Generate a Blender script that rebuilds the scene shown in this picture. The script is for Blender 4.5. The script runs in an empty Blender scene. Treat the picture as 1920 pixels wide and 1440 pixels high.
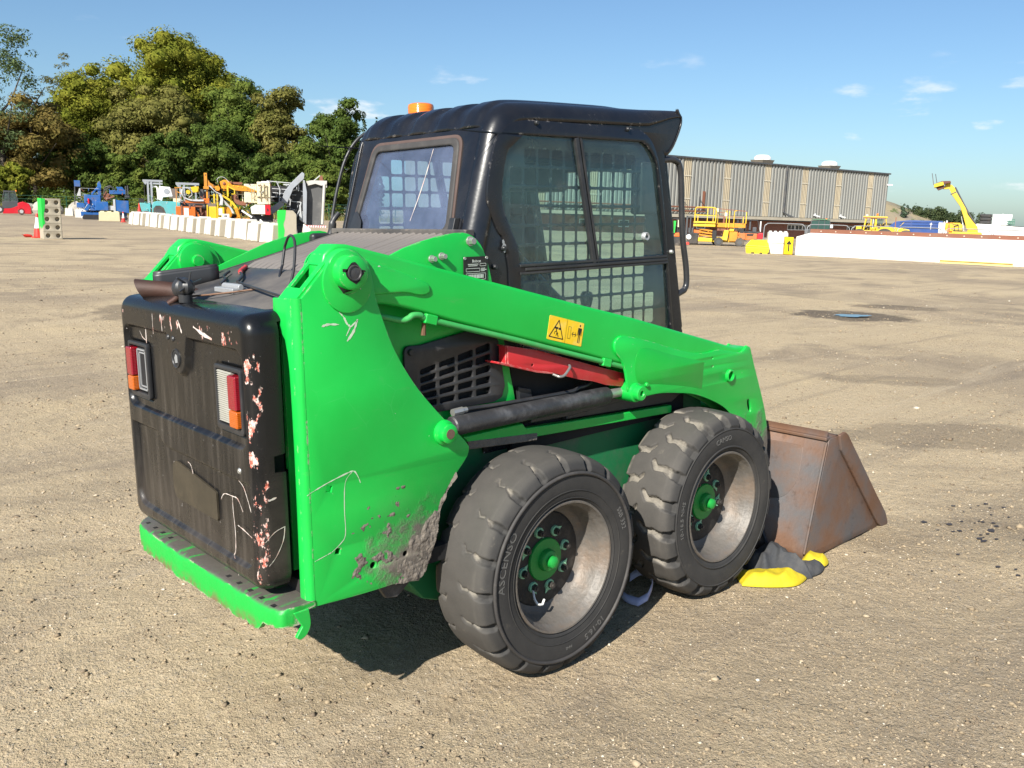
import bpy, bmesh, math, random
import numpy as np
from mathutils import Vector, Matrix, Quaternion
from math import sin, cos, pi, radians, atan2, hypot, sqrt

random.seed(7)
RNG = np.random.default_rng(11)
S = bpy.context.scene
COL = S.collection

# ------------------------------------------------------------------ camera, sky, sun, exposure
cam_d = bpy.data.cameras.new('camera')
cam_d.sensor_width = 36.0
cam_d.lens = 31.04
cam_d.clip_start = 0.05
cam_d.clip_end = 20000
cam = bpy.data.objects.new('camera', cam_d)
COL.objects.link(cam)
CAM = Vector((-1.98836, -2.62652, 1.50766))
_r = Vector((0.739, -0.674, -0.0044)).normalized()
_f = Vector((0.6622, 0.7263, -0.18449)).normalized()
_r = (_r - _f * _r.dot(_f)).normalized()
_u = _r.cross(_f)
cam.matrix_world = Matrix(((_r.x, _u.x, -_f.x, CAM.x), (_r.y, _u.y, -_f.y, CAM.y), (_r.z, _u.z, -_f.z, CAM.z), (0, 0, 0, 1)))
S.camera = cam

# the yard beyond the machine's spot slopes by about two degrees; UP is its normal
UP = Vector((0.02103, -0.02599, 0.99944)).normalized()
TILT = Vector((0, 0, 1)).rotation_difference(UP)
SUN_TO = Vector((-0.74, -0.30, 0.60)).normalized()
SUN_EL = math.asin(SUN_TO.z)
SUN_AZ = atan2(SUN_TO.x, SUN_TO.y)

world = bpy.data.worlds.new('World')
S.world = world
world.use_nodes = True
wt = world.node_tree
wt.nodes.clear()
def wn(t, **k):
    n = wt.nodes.new(t)
    for a, b in k.items():
        setattr(n, a, b)
    return n
w_out = wn('ShaderNodeOutputWorld')
w_bg = wn('ShaderNodeBackground')
w_bg.inputs['Strength'].default_value = 0.066
w_sky = wn('ShaderNodeTexSky', sky_type='NISHITA')
w_sky.sun_disc = False
w_sky.sun_elevation = SUN_EL
w_sky.sun_rotation = SUN_AZ
w_sky.altitude = 0
w_sky.air_density = 1.0
w_sky.dust_density = 0.85
w_sky.ozone_density = 1.6
w_tc = wn('ShaderNodeTexCoord')
w_rot = wn('ShaderNodeMapping')
w_rot.inputs['Rotation'].default_value = TILT.inverted().to_euler()
wt.links.new(w_tc.outputs['Generated'], w_rot.inputs['Vector'])
wt.links.new(w_rot.outputs['Vector'], w_sky.inputs['Vector'])
# small fair-weather clouds low in the sky
w_map = wn('ShaderNodeMapping')
w_map.inputs['Scale'].default_value = (7.0, 7.0, 24.0)
w_map.inputs['Location'].default_value = (3.1, 1.7, 0.4)
wt.links.new(w_rot.outputs['Vector'], w_map.inputs['Vector'])
w_no = wn('ShaderNodeTexNoise')
w_no.inputs['Scale'].default_value = 1.0
w_no.inputs['Detail'].default_value = 6.0
w_no.inputs['Roughness'].default_value = 0.55
wt.links.new(w_map.outputs['Vector'], w_no.inputs['Vector'])
w_r = wn('ShaderNodeMapRange', interpolation_type='SMOOTHSTEP')
w_r.inputs['From Min'].default_value = 0.60
w_r.inputs['From Max'].default_value = 0.72
wt.links.new(w_no.outputs['Fac'], w_r.inputs['Value'])
w_sep = wn('ShaderNodeSeparateXYZ')
wt.links.new(w_rot.outputs['Vector'], w_sep.inputs['Vector'])
w_band = wn('ShaderNodeMapRange', interpolation_type='SMOOTHSTEP')
w_band.inputs['From Min'].default_value = 0.20
w_band.inputs['From Max'].default_value = 0.08
wt.links.new(w_sep.outputs['Z'], w_band.inputs['Value'])
w_mul = wn('ShaderNodeMath', operation='MULTIPLY')
wt.links.new(w_r.outputs['Result'], w_mul.inputs[0])
wt.links.new(w_band.outputs['Result'], w_mul.inputs[1])
w_mix = wn('ShaderNodeMix', data_type='RGBA')
wt.links.new(w_mul.outputs[0], w_mix.inputs['Factor'])
w_tint = wn('ShaderNodeMix', data_type='RGBA', blend_type='MULTIPLY')
w_tint.inputs['Factor'].default_value = 1.0
w_tint.inputs['B'].default_value = (0.78, 0.97, 1.12, 1)   # a clear, slightly bluer air
wt.links.new(w_sky.outputs['Color'], w_tint.inputs['A'])
wt.links.new(w_tint.outputs['Result'], w_mix.inputs['A'])
w_mix.inputs['B'].default_value = (9.0, 9.2, 9.4, 1)
wt.links.new(w_mix.outputs['Result'], w_bg.inputs['Color'])
wt.links.new(w_bg.outputs['Background'], w_out.inputs['Surface'])

sun_d = bpy.data.lights.new('sun', 'SUN')
sun_d.energy = 5.0
sun_d.angle = radians(0.53)
sun_d.color = (1.0, 0.95, 0.86)
sun = bpy.data.objects.new('sun', sun_d)
sun.rotation_mode = 'QUATERNION'
sun.rotation_quaternion = (-SUN_TO).to_track_quat('-Z', 'Y')
sun.location = (-20, -8, 16)
COL.objects.link(sun)

S.view_settings.view_transform = 'Standard'
S.view_settings.look = 'None'
S.view_settings.exposure = 0.85
S.view_settings.gamma = 1.0
S.view_settings.use_curve_mapping = False
S.render.engine = 'CYCLES'
S.cycles.max_bounces = 8
S.cycles.transparent_max_bounces = 16
S.cycles.caustics_reflective = False
S.cycles.caustics_refractive = False

# ------------------------------------------------------------------ tagging and linking
def tag(o, label=None, cat=None, group=None, kind=None):
    if label: o['label'] = label
    if cat: o['category'] = cat
    if group: o['group'] = group
    if kind: o['kind'] = kind
    return o

def thing(name, label, cat, loc=(0, 0, 0), rz=0.0, group=None, far=False):
    o = bpy.data.objects.new(name, None)
    o.empty_display_size = 0.2
    COL.objects.link(o)
    o.location = loc
    o.rotation_mode = 'QUATERNION'
    q = Quaternion((0, 0, 1), rz)
    o.rotation_quaternion = (TILT @ q) if far else q
    return tag(o, label, cat, group)

def link(name, me, parent=None, mat=None):
    o = bpy.data.objects.new(name, me)
    COL.objects.link(o)
    if mat is not None and not me.materials:
        me.materials.append(mat)
    if parent is not None:
        o.parent = parent
    return o

def dup(o, parent=None):
    c = o.copy()
    COL.objects.link(c)
    if parent is not None:
        c.parent = parent
    for ch in list(o.children):
        dup(ch, c)
    return c

# ------------------------------------------------------------------ mesh building
def cr(pts, n=4, closed=True, sharp=38):
    """Catmull-Rom through the points, keeping corners that turn by more than `sharp` degrees."""
    P = [Vector(p) for p in pts]
    N = len(P)
    out = []
    def corner(i):
        if not closed and (i == 0 or i == N - 1):
            return True
        a = P[i] - P[i - 1]
        b = P[(i + 1) % N] - P[i]
        if a.length < 1e-9 or b.length < 1e-9:
            return True
        return a.angle(b) > radians(sharp)
    C = [corner(i) for i in range(N)]
    rng = range(N if closed else N - 1)
    for i in rng:
        j = (i + 1) % N
        p0 = P[i] if C[i] else P[i - 1]
        p3 = P[j] if C[j] else P[(j + 1) % N]
        for k in range(n):
            t = k / n
            t2, t3 = t * t, t * t * t
            out.append(0.5 * ((2 * P[i]) + (P[j] - p0) * t + (2 * p0 - 5 * P[i] + 4 * P[j] - p3) * t2 + (3 * P[i] - p0 - 3 * P[j] + p3) * t3))
    if not closed:
        out.append(P[-1])
    return [tuple(q) for q in out]

def fillet(pts, r, n=5):
    """round the corners of a closed 2D polygon; a point may carry its own radius as third value"""
    out = []
    N = len(pts)
    for i in range(N):
        p = Vector(pts[i][:2])
        rr = pts[i][2] if len(pts[i]) > 2 else r
        a = Vector(pts[i - 1][:2]) - p
        b = Vector(pts[(i + 1) % N][:2]) - p
        if rr <= 0 or a.length < 1e-6 or b.length < 1e-6:
            out.append(tuple(p)); continue
        ang = a.angle(b)
        d = min(rr / max(math.tan(ang / 2), 1e-3), a.length * 0.48, b.length * 0.48)
        p1 = p + a.normalized() * d
        p2 = p + b.normalized() * d
        for k in range(n + 1):
            t = k / n
            q = p1 * (1 - t) ** 2 + p * 2 * t * (1 - t) + p2 * t * t
            out.append(tuple(q))
    return out

def circle2(cx, cy, r, n=24):
    return [(cx + r * cos(2 * pi * i / n), cy + r * sin(2 * pi * i / n)) for i in range(n)]

def rect2(x0, y0, x1, y1, r=0, n=4):
    p = [(x0, y0), (x1, y0), (x1, y1), (x0, y1)]
    return fillet(p, r, n) if r > 0 else p

class MB:
    def __init__(self, s=1.0):
        self.v = []; self.f = []; self.s = s
    def add(self, vs, fs):
        o = len(self.v)
        self.v += [tuple(a) for a in vs]
        self.f += [tuple(i + o for i in q) for q in fs]
        return self
    def box(self, x0, x1, y0, y1, z0, z1):
        return self.add([(x0, y0, z0), (x1, y0, z0), (x1, y1, z0), (x0, y1, z0), (x0, y0, z1), (x1, y0, z1), (x1, y1, z1), (x0, y1, z1)],
                        [(0, 3, 2, 1), (4, 5, 6, 7), (0, 1, 5, 4), (1, 2, 6, 5), (2, 3, 7, 6), (3, 0, 4, 7)])
    def frus(self, x0, x1, y0, y1, z0, z1, ix, iy):
        """box whose top is inset by ix, iy"""
        return self.add([(x0, y0, z0), (x1, y0, z0), (x1, y1, z0), (x0, y1, z0), (x0 + ix, y0 + iy, z1), (x1 - ix, y0 + iy, z1), (x1 - ix, y1 - iy, z1), (x0 + ix, y1 - iy, z1)],
                        [(0, 3, 2, 1), (4, 5, 6, 7), (0, 1, 5, 4), (1, 2, 6, 5), (2, 3, 7, 6), (3, 0, 4, 7)])
    def beam(self, p0, p1, w, h, up=(0, 0, 1)):
        """square bar from p0 to p1, w wide (sideways) and h deep (along up)"""
        p0 = Vector(p0); p1 = Vector(p1); d = (p1 - p0).normalized(); up = Vector(up)
        if abs(d.dot(up)) > 0.98: up = Vector((0, 1, 0)) if abs(d.y) < 0.9 else Vector((1, 0, 0))
        sd = d.cross(up).normalized() * (w / 2); u = sd.cross(d).normalized() * (h / 2)
        return self.add([p0 - sd - u, p0 + sd - u, p0 + sd + u, p0 - sd + u, p1 - sd - u, p1 + sd - u, p1 + sd + u, p1 - sd + u],
                        [(0, 1, 2, 3), (7, 6, 5, 4), (0, 4, 5, 1), (1, 5, 6, 2), (2, 6, 7, 3), (3, 7, 4, 0)])
    def cyl(self, p0, p1, r0, r1=None, n=16, caps=True):
        r1 = r0 if r1 is None else r1
        p0 = Vector(p0); p1 = Vector(p1); d = (p1 - p0).normalized()
        a = d.orthogonal().normalized(); b = d.cross(a)
        vs = []
        for i in range(n):
            t = 2 * pi * i / n; e = a * cos(t) + b * sin(t)
            vs.append(p0 + e * r0)
        for i in range(n):
            t = 2 * pi * i / n; e = a * cos(t) + b * sin(t)
            vs.append(p1 + e * r1)
        fs = [(i, (i + 1) % n, n + (i + 1) % n, n + i) for i in range(n)]
        if caps:
            fs += [tuple(range(n - 1, -1, -1)), tuple(range(n, 2 * n))]
        return self.add(vs, fs)
    def tube(self, path, r, n=8, caps=True):
        P = [Vector(p) for p in path]
        vs = []; fs = []
        a = None
        for i, p in enumerate(P):
            d = (P[min(i + 1, len(P) - 1)] - P[max(i - 1, 0)]).normalized()
            if a is None: a = d.orthogonal().normalized()
            a = (a - d * a.dot(d)).normalized(); b = d.cross(a)
            rr = r[i] if isinstance(r, (list, tuple)) else r
            for k in range(n):
                t = 2 * pi * k / n
                vs.append(p + (a * cos(t) + b * sin(t)) * rr)
        for i in range(len(P) - 1):
            for k in range(n):
                fs.append((i * n + k, i * n + (k + 1) % n, (i + 1) * n + (k + 1) % n, (i + 1) * n + k))
        if caps:
            fs += [tuple(range(n - 1, -1, -1)), tuple(range((len(P) - 1) * n, len(P) * n))]
        return self.add(vs, fs)
    def lathe(self, prof, n=48, axis='y', c=(0, 0, 0), closed=False):
        """prof: (radius, position along the axis)"""
        vs = []; m = len(prof)
        for i in range(n):
            t = 2 * pi * i / n
            for r, h in prof:
                if axis == 'y': vs.append((c[0] + r * cos(t), c[1] + h, c[2] + r * sin(t)))
                elif axis == 'z': vs.append((c[0] + r * cos(t), c[1] + r * sin(t), c[2] + h))
                else: vs.append((c[0] + h, c[1] + r * cos(t), c[2] + r * sin(t)))
        fs = []
        for i in range(n):
            j = (i + 1) % n
            for k in range(m - 1 if not closed else m):
                l = (k + 1) % m
                fs.append((i * m + k, i * m + l, j * m + l, j * m + k))
        return self.add(vs, fs)
    def prism(self, pts, y0, y1, plane='xz'):
        n = len(pts)
        def q(p, t):
            return (p[0], t, p[1]) if plane == 'xz' else ((t, p[0], p[1]) if plane == 'yz' else (p[0], p[1], t))
        return self.add([q(p, y0) for p in pts] + [q(p, y1) for p in pts],
                        [tuple(range(n)), tuple(range(2 * n - 1, n - 1, -1))] + [(i, i + n, (i + 1) % n + n, (i + 1) % n) for i in range(n)])
    def ball(self, c, r, n=10, m=7, sc=(1, 1, 1)):
        vs = [(c[0], c[1], c[2] - r * sc[2])]; fs = []
        for j in range(1, m):
            ph = -pi / 2 + pi * j / m
            for i in range(n):
                t = 2 * pi * i / n
                vs.append((c[0] + r * sc[0] * cos(ph) * cos(t), c[1] + r * sc[1] * cos(ph) * sin(t), c[2] + r * sc[2] * sin(ph)))
        vs.append((c[0], c[1], c[2] + r * sc[2]))
        for i in range(n):
            fs.append((0, 1 + (i + 1) % n, 1 + i))
            fs.append((len(vs) - 1, 1 + (m - 2) * n + i, 1 + (m - 2) * n + (i + 1) % n))
        for j in range(m - 2):
            for i in range(n):
                a = 1 + j * n + i; b = 1 + j * n + (i + 1) % n
                fs.append((a, b, b + n, a + n))
        return self.add(vs, fs)
    def mesh(self, name):
        me = bpy.data.meshes.new(name)
        s = self.s
        me.from_pydata([(a[0] * s, a[1] * s, a[2] * s) for a in self.v], [], self.f)
        bm = bmesh.new(); bm.from_mesh(me)
        bmesh.ops.recalc_face_normals(bm, faces=bm.faces)
        bm.to_mesh(me); bm.free()
        me.update()
        return me
    def build(self, name, mat, parent=None, smooth=35, bevel=0.0, seg=2):
        me = self.mesh(name)
        me.materials.append(mat)
        if smooth:
            me.polygons.foreach_set('use_smooth', [True] * len(me.polygons))
            me.set_sharp_from_angle(angle=radians(smooth))
        o = link(name, me, parent)
        if bevel > 0:
            m = o.modifiers.new('bevel', 'BEVEL'); m.width = bevel; m.segments = seg; m.limit_method = 'ANGLE'; m.angle_limit = radians(40)
            m.harden_normals = True
        return o

def plate_mesh(name, outline, holes, t0, t1, bevel=0.003, plane='xz', bres=1):
    """a plate with holes: 2D curve filled, thickened and bevelled, turned into a mesh"""
    cu = bpy.data.curves.new(name + '_curve', 'CURVE')
    cu.dimensions = '2D'; cu.fill_mode = 'BOTH'
    for loop in [outline] + list(holes):
        sp = cu.splines.new('POLY')
        sp.points.add(len(loop) - 1)
        for i, p in enumerate(loop):
            x = -p[0] if plane == 'yz' else p[0]
            sp.points[i].co = (x, p[1], 0, 1)
        sp.use_cyclic_u = True
    half = abs(t1 - t0) / 2
    b = min(bevel, half * 0.95)
    cu.extrude = half - b
    cu.bevel_depth = b
    cu.bevel_resolution = bres
    cu.offset = -b
    ob = bpy.data.objects.new('tmp', cu)
    COL.objects.link(ob)
    dg = bpy.context.evaluated_depsgraph_get()
    me = bpy.data.meshes.new_from_object(ob.evaluated_get(dg))
    bpy.data.objects.remove(ob); bpy.data.curves.remove(cu)
    me.name = name
    mid = (t0 + t1) / 2
    if plane == 'xz':
        M = Matrix(((1, 0, 0, 0), (0, 0, -1, mid), (0, 1, 0, 0), (0, 0, 0, 1)))
    else:
        M = Matrix(((0, 0, -1, mid), (-1, 0, 0, 0), (0, 1, 0, 0), (0, 0, 0, 1)))
    me.transform(M)
    bm = bmesh.new(); bm.from_mesh(me)
    bmesh.ops.remove_doubles(bm, verts=bm.verts, dist=0.00005)
    bmesh.ops.recalc_face_normals(bm, faces=bm.faces)
    bm.to_mesh(me); bm.free()
    me.materials.clear()
    me.polygons.foreach_set('use_smooth', [True] * len(me.polygons))
    me.set_sharp_from_angle(angle=radians(32))
    return me

def plate(name, outline, holes, t0, t1, mat, parent=None, bevel=0.003, plane='xz', bres=1):
    me = plate_mesh(name, outline, holes, t0, t1, bevel, plane, bres)
    me.materials.append(mat)
    return link(name, me, parent)

def np_mesh(name, V, F, mat=None, smooth=False, attr=None):
    """V (n,3), F (m,k) arrays"""
    me = bpy.data.meshes.new(name)
    V = np.asarray(V, np.float32); F = np.asarray(F, np.int32)
    k = F.shape[1]
    me.vertices.add(len(V)); me.vertices.foreach_set('co', V.ravel())
    me.loops.add(F.size); me.loops.foreach_set('vertex_index', F.ravel())
    me.polygons.add(len(F))
    me.polygons.foreach_set('loop_start', np.arange(0, F.size, k, dtype=np.int32))
    me.polygons.foreach_set('loop_total', np.full(len(F), k, np.int32))
    if smooth:
        me.polygons.foreach_set('use_smooth', np.ones(len(F), bool))
    me.update(calc_edges=True)
    me.validate()
    if mat: me.materials.append(mat)
    return me

def grid_faces(nx, ny, wrap_x=False):
    i = np.arange(nx if wrap_x else nx - 1)[:, None]; j = np.arange(ny - 1)[None, :]
    a = i * ny + j; b = ((i + 1) % nx) * ny + j
    return np.stack([a, b, b + 1, a + 1], -1).reshape(-1, 4)

def text_mesh(s, size, extrude=0.0, res=2):
    cu = bpy.data.curves.new('lettering', 'FONT')
    cu.body = s; cu.size = size; cu.extrude = extrude; cu.align_x = 'CENTER'; cu.align_y = 'CENTER'; cu.resolution_u = res
    ob = bpy.data.objects.new('tmp', cu); COL.objects.link(ob)
    dg = bpy.context.evaluated_depsgraph_get()
    me = bpy.data.meshes.new_from_object(ob.evaluated_get(dg))
    bpy.data.objects.remove(ob); bpy.data.curves.remove(cu)
    me.materials.clear()
    return me

# ------------------------------------------------------------------ numpy value noise
def _h(ix, iy, seed):
    n = (ix * 374761393 + iy * 668265263 + seed * 974634541) & 0xffffffff
    n = ((n ^ (n >> 13)) * 1274126177) & 0xffffffff
    return ((n ^ (n >> 16)) & 0xffff) / 65535.0
def vnoise(x, y, seed=0):
    x = np.asarray(x, float); y = np.asarray(y, float)
    ix = np.floor(x).astype(np.int64); iy = np.floor(y).astype(np.int64)
    fx = x - ix; fy = y - iy
    fx = fx * fx * (3 - 2 * fx); fy = fy * fy * (3 - 2 * fy)
    a = _h(ix, iy, seed); b = _h(ix + 1, iy, seed); c = _h(ix, iy + 1, seed); d = _h(ix + 1, iy + 1, seed)
    return (a * (1 - fx) + b * fx) * (1 - fy) + (c * (1 - fx) + d * fx) * fy
def sstep(a, b, x):
    t = np.clip((np.asarray(x, float) - a) / (b - a), 0, 1)
    return t * t * (3 - 2 * t)

# ------------------------------------------------------------------ materials
class NT:
    def __init__(self, name):
        self.m = bpy.data.materials.new(name)
        self.m.use_nodes = True
        self.t = self.m.node_tree
        self.t.nodes.clear()
        self.out = self.n('ShaderNodeOutputMaterial')
        self.tc = self.n('ShaderNodeTexCoord')
    def n(self, typ, **k):
        x = self.t.nodes.new(typ)
        for a, b in k.items():
            if a == 'i':
                for key, val in b.items():
                    if hasattr(val, 'is_output') or isinstance(val, bpy.types.NodeSocket):
                        self.t.links.new(val, x.inputs[key])
                    else:
                        x.inputs[key].default_value = val
            else:
                setattr(x, a, b)
        return x
    def co(self, scale=(1, 1, 1), loc=(0, 0, 0), rot=(0, 0, 0), src='Object'):
        m = self.n('ShaderNodeMapping', i={'Vector': self.tc.outputs[src], 'Scale': scale, 'Location': loc, 'Rotation': rot})
        return m.outputs['Vector']
    def noise(self, scale, detail=3, rough=0.55, vec=None, dist=0.0):
        return self.n('ShaderNodeTexNoise', i={'Vector': vec if vec is not None else self.tc.outputs['Object'], 'Scale': scale, 'Detail': detail, 'Roughness': rough, 'Distortion': dist}).outputs['Fac']
    def ramp(self, v, a, b, lo=0.0, hi=1.0, smooth=True):
        return self.n('ShaderNodeMapRange', interpolation_type='SMOOTHSTEP' if smooth else 'LINEAR', i={'Value': v, 'From Min': a, 'From Max': b, 'To Min': lo, 'To Max': hi}).outputs['Result']
    def math(self, op, a, b=0.0, clamp=False):
        x = self.n('ShaderNodeMath', operation=op, use_clamp=clamp)
        for i, q in enumerate((a, b)):
            if isinstance(q, bpy.types.NodeSocket): self.t.links.new(q, x.inputs[i])
            else: x.inputs[i].default_value = q
        return x.outputs[0]
    def mix(self, f, a, b, typ='MIX'):
        x = self.n('ShaderNodeMix', data_type='RGBA', blend_type=typ)
        for key, q in (('Factor', f), ('A', a), ('B', b)):
            if isinstance(q, bpy.types.NodeSocket): self.t.links.new(q, x.inputs[key])
            elif key == 'Factor': x.inputs[key].default_value = q
            else: x.inputs[key].default_value = (*q[:3], 1)
        return x.outputs['Result']
    def sep(self, vec=None):
        return self.n('ShaderNodeSeparateXYZ', i={'Vector': vec if vec is not None else self.tc.outputs['Object']}).outputs
    def bump(self, h, strength=0.3, dist=0.01, normal=None):
        d = {'Height': h, 'Strength': strength, 'Distance': dist}
        if normal is not None: d['Normal'] = normal
        return self.n('ShaderNodeBump', i=d).outputs['Normal']
    def edge(self, radius=0.006):
        """1 along sharp edges, 0 on flats"""
        bv = self.n('ShaderNodeBevel', samples=4, i={'Radius': radius}).outputs['Normal']
        ge = self.n('ShaderNodeNewGeometry').outputs['Normal']
        d = self.n('ShaderNodeVectorMath', operation='DOT_PRODUCT', i={0: bv, 1: ge}).outputs['Value']
        return self.ramp(d, 0.985, 0.90)
    def bsdf(self, col, rough=0.5, metal=0.0, normal=None, spec=0.5, **k):
        d = {'Base Color': col if isinstance(col, bpy.types.NodeSocket) else (*col[:3], 1), 'Roughness': rough, 'Metallic': metal, 'Specular IOR Level': spec}
        if normal is not None: d['Normal'] = normal
        d.update(k)
        b = self.n('ShaderNodeBsdfPrincipled', i=d)
        self.t.links.new(b.outputs['BSDF'], self.out.inputs['Surface'])
        return b

def simple(name, col, rough=0.5, metal=0.0, var=0.25, scale=6.0, dirt=0.0, dirtcol=(0.22, 0.17, 0.12), dscale=3.0, bump=0.0, bscale=60, spec=0.5, wear=0.0, wearcol=(0.3, 0.25, 0.22)):
    T = NT(name)
    v = T.noise(scale, 4)
    c = T.mix(v, [x * (1 - var) for x in col], [min(1, x * (1 + var)) for x in col])
    if dirt > 0:
        m = T.math('MULTIPLY', T.ramp(T.noise(dscale, 8, 0.65), 0.45, 0.75), dirt)
        c = T.mix(m, c, dirtcol)
    if wear > 0:
        e = T.math('MULTIPLY', T.edge(), T.ramp(T.noise(35, 5, 0.7), 0.55 - 0.2 * wear, 0.65))
        c = T.mix(e, c, wearcol)
    nrm = T.bump(T.noise(bscale, 4), bump, 0.01) if bump > 0 else None
    T.bsdf(c, rough, metal, nrm, spec)
    return T.m

def paint_green():
    T = NT('green_paint')
    n1 = T.noise(2.2, 5, 0.6)
    c = T.mix(T.ramp(n1, 0.3, 0.7), (0.005, 0.400, 0.046), (0.008, 0.480, 0.062))
    # pale oxidised scuffs
    sc = T.math('MULTIPLY', T.ramp(T.noise(9, 9, 0.72), 0.62, 0.80), 0.35)
    c = T.mix(sc, c, (0.10, 0.42, 0.14))
    # dried splashes of mud low on the machine, thickest beside the wheel
    p = T.sep()
    low = T.ramp(p['Z'], 0.86, 0.44)
    near = T.ramp(p['X'], -0.80, -0.42)
    gate = T.math('MULTIPLY', low, T.math('ADD', T.math('MULTIPLY', near, 0.8), 0.16))
    mudn = T.math('ADD', T.math('MULTIPLY', T.noise(13, 9, 0.7), 0.9), T.math('MULTIPLY', T.noise(3.0, 4, 0.6), 0.5))
    mud = T.math('MULTIPLY', T.ramp(T.math('ADD', mudn, T.math('MULTIPLY', gate, 0.62)), 0.98, 1.24), T.ramp(gate, 0.02, 0.2))
    film = T.math('MULTIPLY', T.math('MULTIPLY', gate, T.ramp(T.noise(5, 8, 0.7), 0.35, 0.75)), 0.45)
    c = T.mix(film, c, (0.20, 0.25, 0.16))
    c = T.mix(mud, c, (0.17, 0.145, 0.12))
    # dusty film on everything
    dust = T.math('MULTIPLY', T.ramp(T.noise(1.3, 7, 0.65), 0.45, 0.8), 0.10)
    c = T.mix(dust, c, (0.22, 0.26, 0.16))
    cl = T.n('ShaderNodeTexVoronoi', feature='DISTANCE_TO_EDGE', i={'Vector': T.co((1, 1, 1), rot=(0.3, 0.2, 0.4)), 'Scale': 9.0})
    crack = T.math('MULTIPLY', T.ramp(cl.outputs['Distance'], 0.012, 0.003), T.ramp(T.noise(2.5, 4, 0.6), 0.54, 0.66))
    c = T.mix(T.math('MULTIPLY', crack, 0.30), c, (0.10, 0.50, 0.16))
    rub = T.ramp(T.noise(1.0, 6, 0.7, T.co((7, 7, 26), rot=(0, 0.25, 0))), 0.62, 0.76)
    c = T.mix(T.math('MULTIPLY', rub, 0.22), c, (0.16, 0.30, 0.13))
    # chips
    chip = T.ramp(T.noise(55, 3, 0.6), 0.735, 0.76)
    c = T.mix(chip, c, (0.45, 0.48, 0.42))
    e = T.edge(0.006)
    ew = T.math('MULTIPLY', e, T.ramp(T.noise(28, 6, 0.72), 0.52, 0.62))
    c = T.mix(ew, c, (0.33, 0.30, 0.25))
    rough = T.ramp(mud, 0, 1, 0.36, 0.9)
    orange = T.noise(70, 2)
    h = T.math('ADD', T.math('MULTIPLY', orange, 0.06), T.math('ADD', T.math('MULTIPLY', mud, T.math('ADD', T.noise(90, 6, 0.7), 0.5)), T.math('MULTIPLY', T.noise(7, 3), 0.12)))
    T.bsdf(c, rough, 0.0, T.bump(h, 0.55, 0.006), 0.5)
    return T.m

def paint_black(name='black_paint', base=(0.013, 0.014, 0.017), dust=0.35, rough=0.3, chips=(0.55, 0.42, 0.38), amount=0.5):
    T = NT(name)
    n1 = T.noise(3, 5, 0.6)
    c = T.mix(n1, [b * 0.8 for b in base], [b * 1.6 for b in base])
    d = T.math('MULTIPLY', T.ramp(T.noise(2.3, 8, 0.68), 0.36, 0.78), dust)
    c = T.mix(d, c, (0.16, 0.14, 0.12))
    scr = T.ramp(T.noise(1.0, 5, 0.7, T.co((14, 60, 9), rot=(0.4, 0.2, 0.5))), 0.66, 0.72)
    c = T.mix(T.math('MULTIPLY', scr, 0.16), c, (0.35, 0.33, 0.32))
    e = T.edge(0.009)
    ew = T.math('MULTIPLY', e, T.ramp(T.noise(26, 7, 0.74), 0.62 - 0.12 * amount, 0.70 - 0.1 * amount))
    c = T.mix(ew, c, chips)
    r = T.ramp(d, 0, 0.35, rough, 0.75)
    T.bsdf(c, r, 0.0, T.bump(T.noise(60, 3), 0.06, 0.004), 0.5)
    return T.m

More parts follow.
